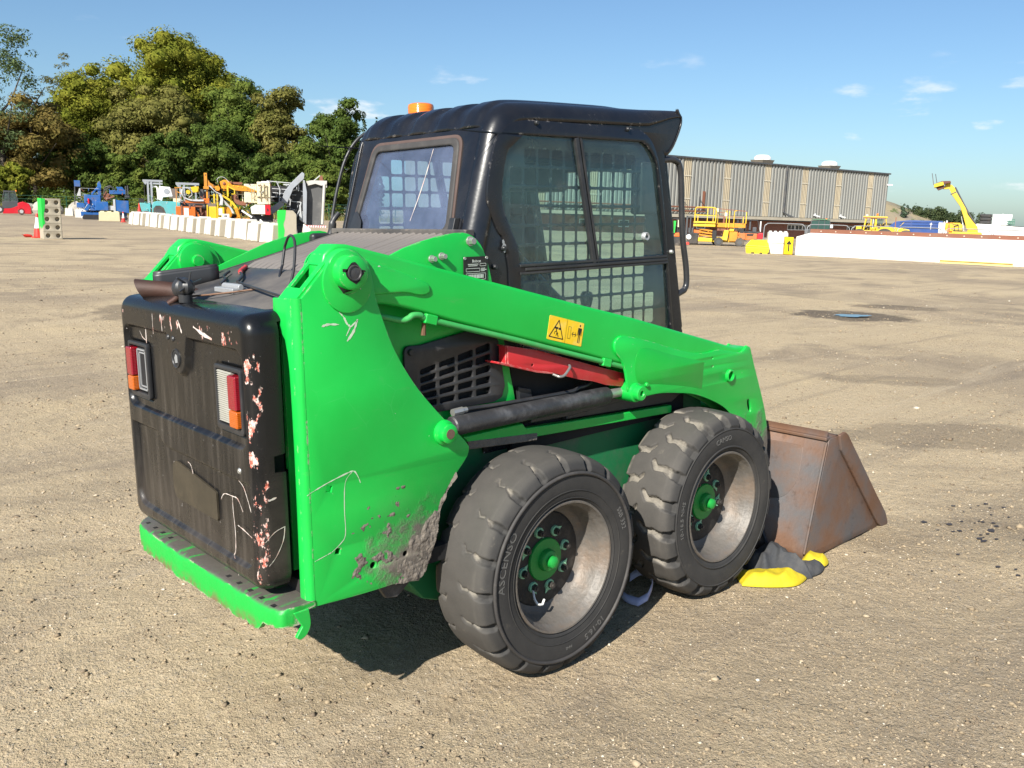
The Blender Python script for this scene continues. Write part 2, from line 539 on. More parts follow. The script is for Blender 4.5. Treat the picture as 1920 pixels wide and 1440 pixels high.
def gate_black():
    """tailgate: black over pink primer, knocked off along the bend and the top"""
    T = NT('tailgate_paint')
    p = T.sep()
    n1 = T.noise(4, 6, 0.65)
    c = T.mix(n1, (0.004, 0.0045, 0.005), (0.010, 0.010, 0.011))
    streak = T.ramp(T.noise(1.0, 6, 0.6, T.co((1, 34, 2.6))), 0.42, 0.72)
    c = T.mix(T.math('MULTIPLY', T.math('MULTIPLY', streak, T.ramp(p['Z'], 1.16, 0.95)), 0.26), c, (0.12, 0.105, 0.09))
    bend = T.math('SUBTRACT', 1.0, T.math('DIVIDE', T.math('ABSOLUTE', T.math('ADD', p['Y'], 0.467)), 0.032), True)
    bend = T.math('MULTIPLY', T.math('MULTIPLY', T.ramp(bend, 0.0, 0.6), T.ramp(p['X'], -0.915, -0.935)), T.ramp(p['Z'], 1.22, 1.12))
    top = T.math('MULTIPLY', T.math('MULTIPLY', T.ramp(p['Z'], 1.13, 1.19), T.ramp(p['Z'], 1.236, 1.215)), T.ramp(p['X'], -0.94, -0.955))
    zone = T.math('MAXIMUM', T.math('MULTIPLY', bend, 1.0), T.math('MULTIPLY', top, 0.52))
    nz = T.noise(21, 7, 0.68, T.co((1, 1.25, 0.62)))
    ch = T.math('MULTIPLY', T.ramp(T.math('ADD', nz, T.math('MULTIPLY', zone, 0.160)), 0.690, 0.715), T.ramp(zone, 0.02, 0.12))
    pink = T.mix(T.ramp(T.noise(70, 4, 0.7), 0.40, 0.60), (0.50, 0.105, 0.065), (0.62, 0.50, 0.45))
    pink = T.mix(T.ramp(T.noise(38, 3, 0.7), 0.60, 0.66), pink, (0.10, 0.04, 0.025))
    c = T.mix(ch, c, pink)
    sp = T.ramp(T.noise(48, 4, 0.65), 0.70, 0.73)
    c = T.mix(T.math('MULTIPLY', sp, 0.5), c, (0.45, 0.43, 0.42))
    dustlow = T.math('MULTIPLY', T.ramp(p['Z'], 0.80, 0.50), T.ramp(T.noise(4, 6, 0.65), 0.3, 0.7))
    c = T.mix(T.math('MULTIPLY', dustlow, 0.22), c, (0.16, 0.13, 0.105))
    h = T.math('SUBTRACT', T.math('MULTIPLY', T.noise(45, 3), 0.08), T.math('MULTIPLY', ch, 0.35))
    T.bsdf(c, T.math('ADD', T.math('MULTIPLY', ch, 0.3), T.ramp(n1, 0.3, 0.7, 0.18, 0.36)), 0.0, T.bump(h, 0.5, 0.003), 0.38)
    return T.m

def rubber(name, dust=0.5):
    T = NT(name)
    n = T.noise(7, 6, 0.65)
    c = T.mix(n, (0.018, 0.018, 0.019), (0.044, 0.043, 0.042))
    p = T.sep()
    rad = T.math('SQRT', T.math('ADD', T.math('MULTIPLY', p['X'], p['X']), T.math('MULTIPLY', p['Z'], p['Z'])))
    tread = T.ramp(rad, 0.345, 0.366)
    d = T.math('MULTIPLY', T.ramp(T.noise(5, 8, 0.7), 0.30, 0.75), dust)
    groove = T.math('MULTIPLY', T.ramp(rad, 0.3715, 0.3635), T.ramp(T.math('ABSOLUTE', p['Y']), 0.108, 0.090))
    d2 = T.math('ADD', T.math('MULTIPLY', d, 0.55), T.math('MULTIPLY', tread, 0.42), True)
    c = T.mix(d2, c, (0.088, 0.080, 0.071))
    pat = T.ramp(T.noise(11, 6, 0.7), 0.62, 0.75)
    c = T.mix(T.math('MULTIPLY', pat, 0.45), c, (0.19, 0.165, 0.13))
    c = T.mix(T.math('MULTIPLY', groove, T.ramp(T.noise(16, 5, 0.7), 0.30, 0.60, 0.25, 0.85)), c, (0.235, 0.212, 0.178))
    T.bsdf(c, 0.78, 0.0, T.bump(T.math('ADD', T.noise(140, 4, 0.7), T.math('MULTIPLY', T.noise(24, 3), 0.8)), 0.35, 0.002), 0.3)
    return T.m

def rust(name='rusty_steel', a=(0.10, 0.055, 0.035), b=(0.21, 0.105, 0.055), grey=(0.12, 0.11, 0.105), g=0.5, sc=3.5):
    T = NT(name)
    n = T.noise(sc * 2, 8, 0.7)
    c = T.mix(n, a, b)
    c = T.mix(T.math('MULTIPLY', T.ramp(T.noise(sc, 6, 0.62), 0.40, 0.66), g), c, grey)
    c = T.mix(T.math('MULTIPLY', T.ramp(T.noise(sc * 9, 5, 0.7), 0.56, 0.74), 0.5), c, (0.05, 0.03, 0.022))
    c = T.mix(T.math('MULTIPLY', T.ramp(T.noise(sc * 1.7, 8, 0.75, T.co((1, 1, 1), (4, 2, 1))), 0.58, 0.78), 0.45), c, (0.26, 0.20, 0.15))
    T.bsdf(c, 0.62, 0.25, T.bump(T.noise(45, 6, 0.7), 0.35, 0.004), 0.4)
    return T.m

def glass(name, tint=(0.72, 0.82, 0.80), film=0.05, filmcol=(0.55, 0.65, 0.8), rough=0.0):
    T = NT(name)
    tr = T.n('ShaderNodeBsdfTransparent', i={'Color': (*tint, 1)})
    gl = T.n('ShaderNodeBsdfGlossy', i={'Color': (1, 1, 1, 1), 'Roughness': rough})
    bk = T.n('ShaderNodeNewGeometry').outputs['Backfacing']
    fr = T.n('ShaderNodeFresnel', i={'IOR': T.ramp(bk, 0, 1, 1.5, 1 / 1.5, False)})
    f2 = T.math('ADD', fr.outputs[0], 0.0, True)
    mx = T.n('ShaderNodeMixShader', i={0: f2, 1: tr.outputs[0], 2: gl.outputs[0]})
    df = T.n('ShaderNodeBsdfDiffuse', i={'Color': (*filmcol, 1)})
    fm = T.math('MULTIPLY', T.ramp(T.noise(6, 7, 0.7), 0.25, 0.8, 0.45, 1.25), film)
    m2 = T.n('ShaderNodeMixShader', i={0: fm, 1: mx.outputs[0], 2: df.outputs[0]})
    T.t.links.new(m2.outputs[0], T.out.inputs['Surface'])
    return T.m

def lens(name, col, emit=0.0):
    T = NT(name)
    w = T.n('ShaderNodeTexWave', wave_type='BANDS', bands_direction='Z', i={'Vector': T.tc.outputs['Object'], 'Scale': 60.0})
    c = T.mix(w.outputs['Fac'], [x * 0.75 for x in col], col)
    T.bsdf(c, 0.16, 0.0, T.bump(w.outputs['Fac'], 0.25, 0.003), 0.6, **{'Coat Weight': 0.4})
    return T.m

def ground_mat():
    T = NT('dirt_ground')
    wv = T.tc.outputs['Object']
    big = T.noise(0.22, 6, 0.6, dist=0.4)
    tan = T.mix(T.noise(1.1, 7, 0.65), (0.440, 0.340, 0.208), (0.580, 0.462, 0.300))
    c = T.mix(T.math('MULTIPLY', T.ramp(big, 0.46, 0.60), 0.55), tan, (0.265, 0.208, 0.148))
    c = T.mix(T.math('MULTIPLY', T.ramp(T.noise(0.55, 6, 0.62, T.co((1, 1, 1), (11, 4, 2)), 0.6), 0.50, 0.66), 0.62), c, (0.215, 0.170, 0.122))
    c = T.mix(T.math('MULTIPLY', T.ramp(T.noise(0.8, 6, 0.65, T.co((1, 1, 1), (2, 14, 2)), 0.6), 0.54, 0.70), 0.62), c, (0.590, 0.460, 0.275))
    # tracks of machines turning over the yard: long streaks in two directions
    s1 = T.noise(1.0, 7, 0.62, T.co((0.16, 2.4, 1), rot=(0, 0, radians(-42))), 0.5)
    s2 = T.noise(1.0, 7, 0.62, T.co((0.13, 1.9, 1), (3, 5, 0), rot=(0, 0, radians(-20))), 0.7)
    st = T.math('MAXIMUM', T.ramp(s1, 0.52, 0.70), T.ramp(s2, 0.53, 0.71))
    c = T.mix(T.math('MULTIPLY', st, 0.50), c, (0.225, 0.180, 0.134))
    lt = T.ramp(T.noise(1.0, 6, 0.62, T.co((0.12, 2.2, 1), (9, 1, 0), rot=(0, 0, radians(-36))), 0.4), 0.56, 0.72)
    c = T.mix(T.math('MULTIPLY', lt, 0.55), c, (0.580, 0.475, 0.330))
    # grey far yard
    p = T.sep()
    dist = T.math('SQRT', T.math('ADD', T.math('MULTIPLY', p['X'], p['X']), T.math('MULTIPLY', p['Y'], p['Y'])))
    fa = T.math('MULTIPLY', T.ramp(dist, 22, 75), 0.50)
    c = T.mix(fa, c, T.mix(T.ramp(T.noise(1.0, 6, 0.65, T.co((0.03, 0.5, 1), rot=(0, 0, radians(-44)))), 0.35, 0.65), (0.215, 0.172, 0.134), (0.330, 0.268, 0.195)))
    # damp hollows round the puddle
    def damp(cx, cy, rx, ry, rot, amt, c):
        q = T.sep(T.co((1 / rx, 1 / ry, 1), (0, 0, 0), (0, 0, rot)) if False else T.n('ShaderNodeMapping', vector_type='TEXTURE', i={'Vector': wv, 'Location': (cx, cy, 0), 'Rotation': (0, 0, rot), 'Scale': (rx, ry, 1)}).outputs['Vector'])
        d = T.math('SQRT', T.math('ADD', T.math('MULTIPLY', q['X'], q['X']), T.math('MULTIPLY', q['Y'], q['Y'])))
        d = T.math('ADD', d, T.math('MULTIPLY', T.math('SUBTRACT', T.noise(3.0, 6, 0.7), 0.5), 1.1))
        return T.mix(T.math('MULTIPLY', T.ramp(d, 1.0, 0.72), amt), c, (0.080, 0.062, 0.047))
    c = damp(-1.1, 0.75, 0.75, 0.5, 0.75, 0.0, c)
    c = damp(12.0, 4.35, 1.15, 1.0, -0.83, 0.85, c)
    c = damp(14.4, 4.7, 0.95, 0.6, -0.83, 0.65, c)
    c = damp(3.2, 10.8, 1.6, 1.0, 0.75, 0.55, c)
    c = damp(-1.2, 5.6, 1.1, 0.8, 0.75, 0.40, c)
    c = damp(4.4, -0.35, 1.1, 0.45, -0.83, 0.42, c)
    c = damp(6.2, 1.0, 0.8, 0.30, -0.83, 0.30, c)
    c = damp(2.3, -1.1, 0.75, 0.35, -0.83, 0.30, c)
    # grit
    g1 = T.noise(55, 4, 0.75)
    g2 = T.noise(190, 3, 0.7)
    c = T.mix(T.ramp(g1, 0.50, 0.72), c, T.mix(0.55, c, (0.50, 0.43, 0.34)))
    c = T.mix(T.math('MULTIPLY', T.ramp(g2, 0.56, 0.40), 0.38), c, (0.105, 0.083, 0.062))
    vo = T.n('ShaderNodeTexVoronoi', i={'Vector': wv, 'Scale': 75.0, 'Randomness': 1.0})
    peb = T.math('MULTIPLY', T.ramp(vo.outputs['Distance'], 0.36, 0.20), T.ramp(T.noise(60, 2), 0.52, 0.6))
    c = T.mix(T.math('MULTIPLY', peb, 0.6), c, T.mix(vo.outputs['Color'], (0.33, 0.29, 0.24), (0.58, 0.54, 0.48)))
    h = T.math('ADD', T.math('MULTIPLY', g1, 0.8), T.math('ADD', T.math('MULTIPLY', g2, 0.35), T.math('ADD', T.math('MULTIPLY', peb, 0.8), T.math('MULTIPLY', T.noise(14, 4, 0.65), 1.4))))
    T.bsdf(c, 0.92, 0.0, T.bump(h, 0.95, 0.018), 0.2)
    return T.m

def leaf_mat(name, a, b, c3, tr=0.3):
    T = NT(name)
    rnd = T.n('ShaderNodeNewGeometry').outputs['Random Per Island']
    c = T.mix(T.ramp(T.noise(0.35, 3, 0.6), 0.38, 0.64), a, b)
    c = T.mix(T.math('MULTIPLY', T.ramp(T.noise(0.6, 3, 0.6, T.co((1, 1, 1), (7, 3, 5))), 0.5, 0.72), 0.75), c, c3)
    c = T.mix(0.35, c, T.mix(rnd, [x * 0.45 for x in a], [x * 1.5 for x in b]))
    d = T.n('ShaderNodeBsdfDiffuse', i={'Color': c})
    t = T.n('ShaderNodeBsdfTranslucent', i={'Color': c})
    m = T.n('ShaderNodeMixShader', i={0: tr, 1: d.outputs[0], 2: t.outputs[0]})
    T.t.links.new(m.outputs[0], T.out.inputs['Surface'])
    return T.m

M = {}
M['green'] = paint_green()
M['black'] = paint_black()
M['cab'] = paint_black('cab_paint', (0.0055, 0.0065, 0.0095), 0.10, 0.25, (0.40, 0.36, 0.33), 0.45)
M['cab_flat'] = paint_black('cab_panel_paint', (0.0055, 0.0065, 0.0095), 0.12, 0.25, (0.05, 0.05, 0.05), -0.5)
M['hood'] = paint_black('hood_paint', (0.030, 0.030, 0.033), 0.95, 0.42, (0.33, 0.26, 0.21), 0.7)
M['fresh_green'] = simple('fresh_green_paint', (0.004, 0.36, 0.036), 0.3, 0, 0.06, 3, 0.2, (0.06, 0.36, 0.10), 9)
M['ribs'] = simple('dusty_hood_ribs', (0.150, 0.135, 0.125), 0.6, 0, 0.3, 8, 0.9, (0.23, 0.195, 0.165), 4)
M['gate'] = gate_black()
M['rubber'] = rubber('worn_rubber', 0.55)
M['rubber2'] = rubber('dusty_rubber', 0.75)
M['letters'] = simple('moulded_rubber', (0.110, 0.107, 0.102), 0.7, var=0.2)
M['rust'] = rust()
M['bucket'] = rust('bucket_steel', (0.085, 0.047, 0.031), (0.265, 0.132, 0.070), (0.100, 0.104, 0.110), 0.95, 2.0)
M['exhaust'] = rust('exhaust_rust', (0.028, 0.015, 0.012), (0.085, 0.036, 0.024), (0.035, 0.030, 0.028), 0.5, 8)
M['rim'] = simple('dull_rim_steel', (0.140, 0.128, 0.115), 0.55, 0.25, 0.4, 9, 0.8, (0.20, 0.145, 0.105), 7, 0.35, 40)
M['disc'] = simple('black_wheel_disc', (0.018, 0.017, 0.017), 0.6, 0, 0.3, 12, 0.6, (0.10, 0.085, 0.07), 9, 0.25, 70)
M['hub'] = simple('hub_green', (0.010, 0.26, 0.040), 0.45, 0, 0.2, 10, 0.4, (0.07, 0.13, 0.06), 14)
M['nut'] = simple('pale_green_washer', (0.26, 0.55, 0.34), 0.5, 0, 0.2, 30, 0.4, (0.2, 0.24, 0.18), 30)
M['steel'] = simple('bolt_steel', (0.42, 0.42, 0.40), 0.4, 0.7, 0.2, 40)
M['galv'] = simple('galvanised', (0.36, 0.37, 0.38), 0.5, 0.4, 0.2, 6)
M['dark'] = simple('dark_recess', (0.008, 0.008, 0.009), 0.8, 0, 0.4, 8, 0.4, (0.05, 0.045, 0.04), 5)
M['plastic'] = simple('black_plastic', (0.022, 0.023, 0.026), 0.42, 0, 0.25, 10, 0.35, (0.11, 0.10, 0.09), 5)
M['grime'] = simple('greasy_cylinder', (0.040, 0.040, 0.042), 0.48, 0.1, 0.4, 14, 0.75, (0.14, 0.14, 0.145), 13, 0.25, 60)
M['red'] = simple('red_paint', (0.46, 0.022, 0.028), 0.42, 0, 0.15, 7, 0.35, (0.46, 0.10, 0.09), 10, wear=0.6, wearcol=(0.5, 0.36, 0.32))
M['glass_side'] = glass('tinted_side_glass', (0.84, 0.95, 0.93), 0.026, (0.38, 0.60, 0.64))
M['glass_rear'] = glass('hazy_rear_glass', (0.80, 0.87, 0.95), 0.125, (0.38, 0.44, 0.64))
M['glass_bg'] = glass('far_glass', (0.55, 0.66, 0.68), 0.12, (0.4, 0.5, 0.52))
M['lens_red'] = lens('red_lens', (0.26, 0.006, 0.016))
M['lens_amber'] = lens('amber_lens', (0.50, 0.105, 0.006))
M['lens_clear'] = simple('clear_lens', (0.33, 0.32, 0.28), 0.25, 0, 0.2, 20, 0.5, (0.20, 0.17, 0.12), 12)
M['beacon'] = lens('beacon_amber', (0.95, 0.22, 0.012))
M['mesh'] = simple('brown_vent_mesh', (0.040, 0.032, 0.020), 0.6, 0, 0.3, 30, 0.4, (0.09, 0.07, 0.045), 8)
M['decal'] = simple('yellow_decal', (0.80, 0.52, 0.010), 0.4, 0, 0.1, 12, 0.3, (0.8, 0.7, 0.35), 30)
M['ink'] = simple('black_print', (0.014, 0.013, 0.012), 0.5, var=0.1)
M['white_print'] = simple('white_print', (0.68, 0.68, 0.66), 0.5, var=0.1)
M['scratch'] = simple('pale_scratch', (0.56, 0.50, 0.46), 0.6, 0, 0.3, 60, 0.8, (0.55, 0.18, 0.12), 40)
M['scratch_g'] = simple('pale_green_scratch', (0.50, 0.62, 0.46), 0.6, 0, 0.3, 60, 0.5, (0.35, 0.32, 0.26), 40)
M['seal'] = simple('old_seal', (0.085, 0.055, 0.046), 0.6, 0, 0.3, 14)
M['gasket'] = simple('rubber_gasket', (0.040, 0.037, 0.036), 0.7, 0, 0.3, 20, 0.5, (0.11, 0.10, 0.09), 12)
M['seat'] = simple('black_seat', (0.020, 0.020, 0.022), 0.55, 0, 0.3, 10, 0.3, (0.10, 0.09, 0.08), 4)
M['mud'] = simple('caked_mud', (0.155, 0.132, 0.110), 0.95, 0, 0.35, 30, 0.5, (0.23, 0.20, 0.165), 20, 0.8, 70)
M['cloth_y'] = simple('yellow_cloth', (0.52, 0.40, 0.010), 0.75, 0, 0.15, 14, 0.25, (0.45, 0.38, 0.10), 9, 0.2, 90)
M['cloth_k'] = simple('charcoal_cloth', (0.040, 0.042, 0.046), 0.8, 0, 0.3, 14, 0.5, (0.12, 0.11, 0.10), 9, 0.2, 90)
M['strap'] = simple('lilac_strap', (0.40, 0.42, 0.62), 0.7, 0, 0.15, 30)
M['ground'] = ground_mat()
M['stone'] = None

# ------------------------------------------------------------------ the yard: one sheet of dirt to the horizon
def ground_z(x, y):
    x = np.asarray(x, float); y = np.asarray(y, float)
    d = np.hypot(x - 0.5, y)
    w = sstep(4, 14, d)
    zf = CAM.z - (1.508 + UP.x * (x - CAM.x) + UP.y * (y - CAM.y)) / UP.z
    # the ground falls a little towards the big shed
    along = 0.74 * x + 0.48 * y + 1.6
    dip = 1.1 * sstep(74, 104, along) * sstep(78, 62, y) * sstep(2600, 600, d)
    z = w * zf - dip
    near = sstep(30, 6, d)
    rough = (vnoise(x * 1.3, y * 1.3, 1) - 0.5) * 0.022 + (vnoise(x * 5.5, y * 5.5, 2) - 0.5) * 0.010 + (vnoise(x * 17, y * 17, 3) - 0.5) * 0.007
    calm = 1 - 0.75 * sstep(1.6, 0.9, np.hypot((x - 0.5) / 1.2, y / 0.9))
    return z + rough * near * calm - 0.004 * near

def axis_coords(n, near, far_, p):
    u = np.linspace(-1, 1, n)
    return np.sign(u) * (near * np.abs(u) + far_ * np.abs(u) ** p)
gx = axis_coords(430, 7.0, 7000.0, 9) + 0.2
gy = axis_coords(430, 7.0, 7000.0, 9) - 0.6
GX, GY = np.meshgrid(gx, gy, indexing='ij')
GV = np.stack([GX, GY, ground_z(GX, GY)], -1).reshape(-1, 3)
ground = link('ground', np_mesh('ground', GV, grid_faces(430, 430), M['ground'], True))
tag(ground, 'pale brown dirt yard with grit, wheel tracks and damp hollows', 'ground', kind='structure')

def gz(x, y):
    return float(ground_z(x, y))

# loose grit and pebbles
def pebble_field(name, n, rmin, rmax, smin, smax, mat, seed, spread=1.3, tmpl=None):
    rng = np.random.default_rng(seed)
    r = np.exp(rng.uniform(np.log(rmin), np.log(rmax), n))
    a = radians(47.7) + rng.uniform(-spread, spread, n)
    x = CAM.x + r * np.cos(a); y = CAM.y + r * np.sin(a)
    # grit gathers in drifts
    keep = (vnoise(x * 0.9, y * 0.9, 9) * 0.6 + vnoise(x * 3.1, y * 3.1, 10) * 0.4) > rng.uniform(0.25, 0.72, n)
    x = x[keep]; y = y[keep]; r = r[keep]; n = len(x)
    z = ground_z(x, y)
    sz = np.exp(rng.uniform(np.log(smin), np.log(smax), n)) * (0.75 + 0.08 * r)
    base = np.array([(1, 0, 0), (0, 1, 0), (-1, 0, 0), (0, -1, 0), (0, 0, 0.75), (0, 0, -0.5), (0.6, 0.6, 0.45), (-0.6, -0.55, 0.42)])
    tf = np.array([(0, 6, 4), (6, 1, 4), (1, 2, 4), (2, 7, 4), (7, 3, 4), (3, 0, 4), (0, 1, 6), (2, 3, 7), (1, 0, 5), (2, 1, 5), (3, 2, 5), (0, 3, 5)])
    V = base[None] * (1 + rng.uniform(-0.32, 0.32, (n, 8, 3)))
    th = rng.uniform(0, 2 * pi, n); c = np.cos(th)[:, None]; s = np.sin(th)[:, None]
    st = rng.uniform(0.6, 1.35, (n, 1, 3)); st[:, :, 2] *= 0.75
    V = V * st * sz[:, None, None]
    X = V[..., 0] * c - V[..., 1] * s; Y = V[..., 0] * s + V[..., 1] * c
    V = np.stack([X + x[:, None], Y + y[:, None], V[..., 2] + (z + sz * 0.12)[:, None]], -1)
    F = (tf[None] + (np.arange(n) * 8)[:, None, None])
    o = link(name, np_mesh(name, V.reshape(-1, 3), F.reshape(-1, 3), mat))
    return o
def grit_field(name, n, rmin, rmax, smin, smax, mat, seed, spread):
    """fine grit: five-sided pebbles sunk into the dirt"""
    rng = np.random.default_rng(seed)
    r = np.exp(rng.uniform(np.log(rmin), np.log(rmax), n))
    a = radians(47.7) + rng.uniform(-spread, spread, n)
    x = CAM.x + r * np.cos(a); y = CAM.y + r * np.sin(a)
    keep = (vnoise(x * 1.1, y * 1.1, 19) * 0.5 + vnoise(x * 4.2, y * 4.2, 20) * 0.5) > rng.uniform(0.25, 0.75, n)
    x = x[keep]; y = y[keep]; r = r[keep]; n = len(x)
    z = ground_z(x, y)
    s = np.exp(rng.uniform(np.log(smin), np.log(smax), n)) * (0.7 + 0.10 * r)
    th = rng.uniform(0, 2 * pi, (n, 1)) + np.arange(5)[None] * (2 * pi / 5) + rng.uniform(-0.3, 0.3, (n, 5))
    rr = s[:, None] * rng.uniform(0.65, 1.3, (n, 5))
    bx = x[:, None] + rr * np.cos(th); by = y[:, None] + rr * np.sin(th)
    bz = np.repeat((z - s * 0.15)[:, None], 5, 1)
    V = np.empty((n, 6, 3)); V[:, :5, 0] = bx; V[:, :5, 1] = by; V[:, :5, 2] = bz
    V[:, 5, 0] = x + s * rng.uniform(-0.35, 0.35, n); V[:, 5, 1] = y + s * rng.uniform(-0.35, 0.35, n); V[:, 5, 2] = z + s * rng.uniform(0.55, 1.15, n)
    tf = np.array([(0, 1, 5), (1, 2, 5), (2, 3, 5), (3, 4, 5), (4, 0, 5)])
    F = (tf[None] + (np.arange(n) * 6)[:, None, None]).reshape(-1, 3)
    return link(name, np_mesh(name, V.reshape(-1, 3), F, mat))
def stone_mat():
    T = NT('yard_stone')
    rnd = T.n('ShaderNodeNewGeometry').outputs['Random Per Island']
    cr_ = T.n('ShaderNodeValToRGB')
    T.t.links.new(rnd, cr_.inputs['Fac'])
    e = cr_.color_ramp.elements
    e[0].position = 0.0; e[0].color = (0.17, 0.13, 0.092, 1)
    e[1].position = 1.0; e[1].color = (0.60, 0.54, 0.44, 1)
    for p, c in ((0.30, (0.24, 0.185, 0.122)), (0.70, (0.33, 0.258, 0.168)), (0.95, (0.40, 0.32, 0.22))):
        q = e.new(p); q.color = (*c, 1)
    T.bsdf(cr_.outputs['Color'], 0.9, 0, None, 0.2)
    return T.m
M['stone'] = stone_mat()
g0 = grit_field('grit', 200000, 1.15, 18, 0.0020, 0.0052, M['stone'], 23, 0.80)
tag(g0, 'fine grit thickly strewn over the dirt round the loader', 'grit', kind='stuff')
g1 = pebble_field('gravel', 26000, 0.9, 24, 0.0045, 0.0095, M['stone'], 21)
tag(g1, 'loose grit and small stones scattered over the dirt', 'gravel', kind='stuff')
g2 = pebble_field('gravel', 2600, 1.0, 18, 0.0080, 0.0160, M['stone'], 22)
tag(g2, 'larger pale pebbles lying on the dirt yard', 'gravel', kind='stuff')

# wet drips on the dirt in front of the bucket
def drips():
    rng = np.random.default_rng(5)
    mb = MB()
    for cx, cy, n, sp in ((2.6, -1.05, 26, 0.22), (2.25, -1.6, 20, 0.16), (2.05, -1.25, 9, 0.3), (1.95, -1.95, 8, 0.14), (2.9, -1.4, 16, 0.3)):
        for k in range(n):
            x = cx + rng.normal(0, sp); y = cy + rng.normal(0, sp * 0.45)
            r = float(np.exp(rng.uniform(np.log(0.004), np.log(0.017))))
            ph = rng.uniform(0, 6); m = 9
            mb.add([(x + r * (1.5 * cos(2 * pi * i / m) * 0.9) * (1 + 0.3 * sin(3 * i + ph)), y + r * sin(2 * pi * i / m) * (1 + 0.3 * cos(2 * i + ph)), gz(x, y) + 0.005) for i in range(m)], [tuple(range(m))])
    o = mb.build('oil_drips', simple('wet_drip', (0.045, 0.034, 0.027), 0.5, var=0.2))
    tag(o, 'dark wet drips on the dirt beyond the bucket', 'oil drips', kind='stuff')
drips()

# the puddle
def puddle():
    cx, cy = 11.86, 4.28
    a = -0.83
    mb = MB(); m = 40; pts = []
    for i in range(m):
        t = 2 * pi * i / m
        r = 1 + 0.16 * sin(3 * t + 1) + 0.10 * sin(7 * t) + 0.06 * sin(13 * t + 2)
        lx = 0.27 * r * cos(t); ly = 0.20 * r * sin(t)
        x = cx + lx * cos(a) - ly * sin(a); y = cy + lx * sin(a) + ly * cos(a)
        pts.append((x, y))
    z = max(gz(x, y) for x, y in pts) + 0.006
    mb.add([(x, y, z) for x, y in pts], [tuple(range(m))])
    T = NT('puddle_water')
    T.bsdf((0.03, 0.028, 0.024), 0.03, 0, None, 1.0, **{'IOR': 1.6})
    o = mb.build('puddle', T.m)
    tag(o, 'small puddle reflecting blue sky in a damp hollow', 'puddle', kind='structure')
puddle()

# ------------------------------------------------------------------ THE SKID-STEER LOADER  (x forwards, right side at -y)
L = thing('skid_steer_loader', 'scuffed green skid-steer loader with black cab and rusty bucket, its tailgate towards us', 'skid-steer loader')

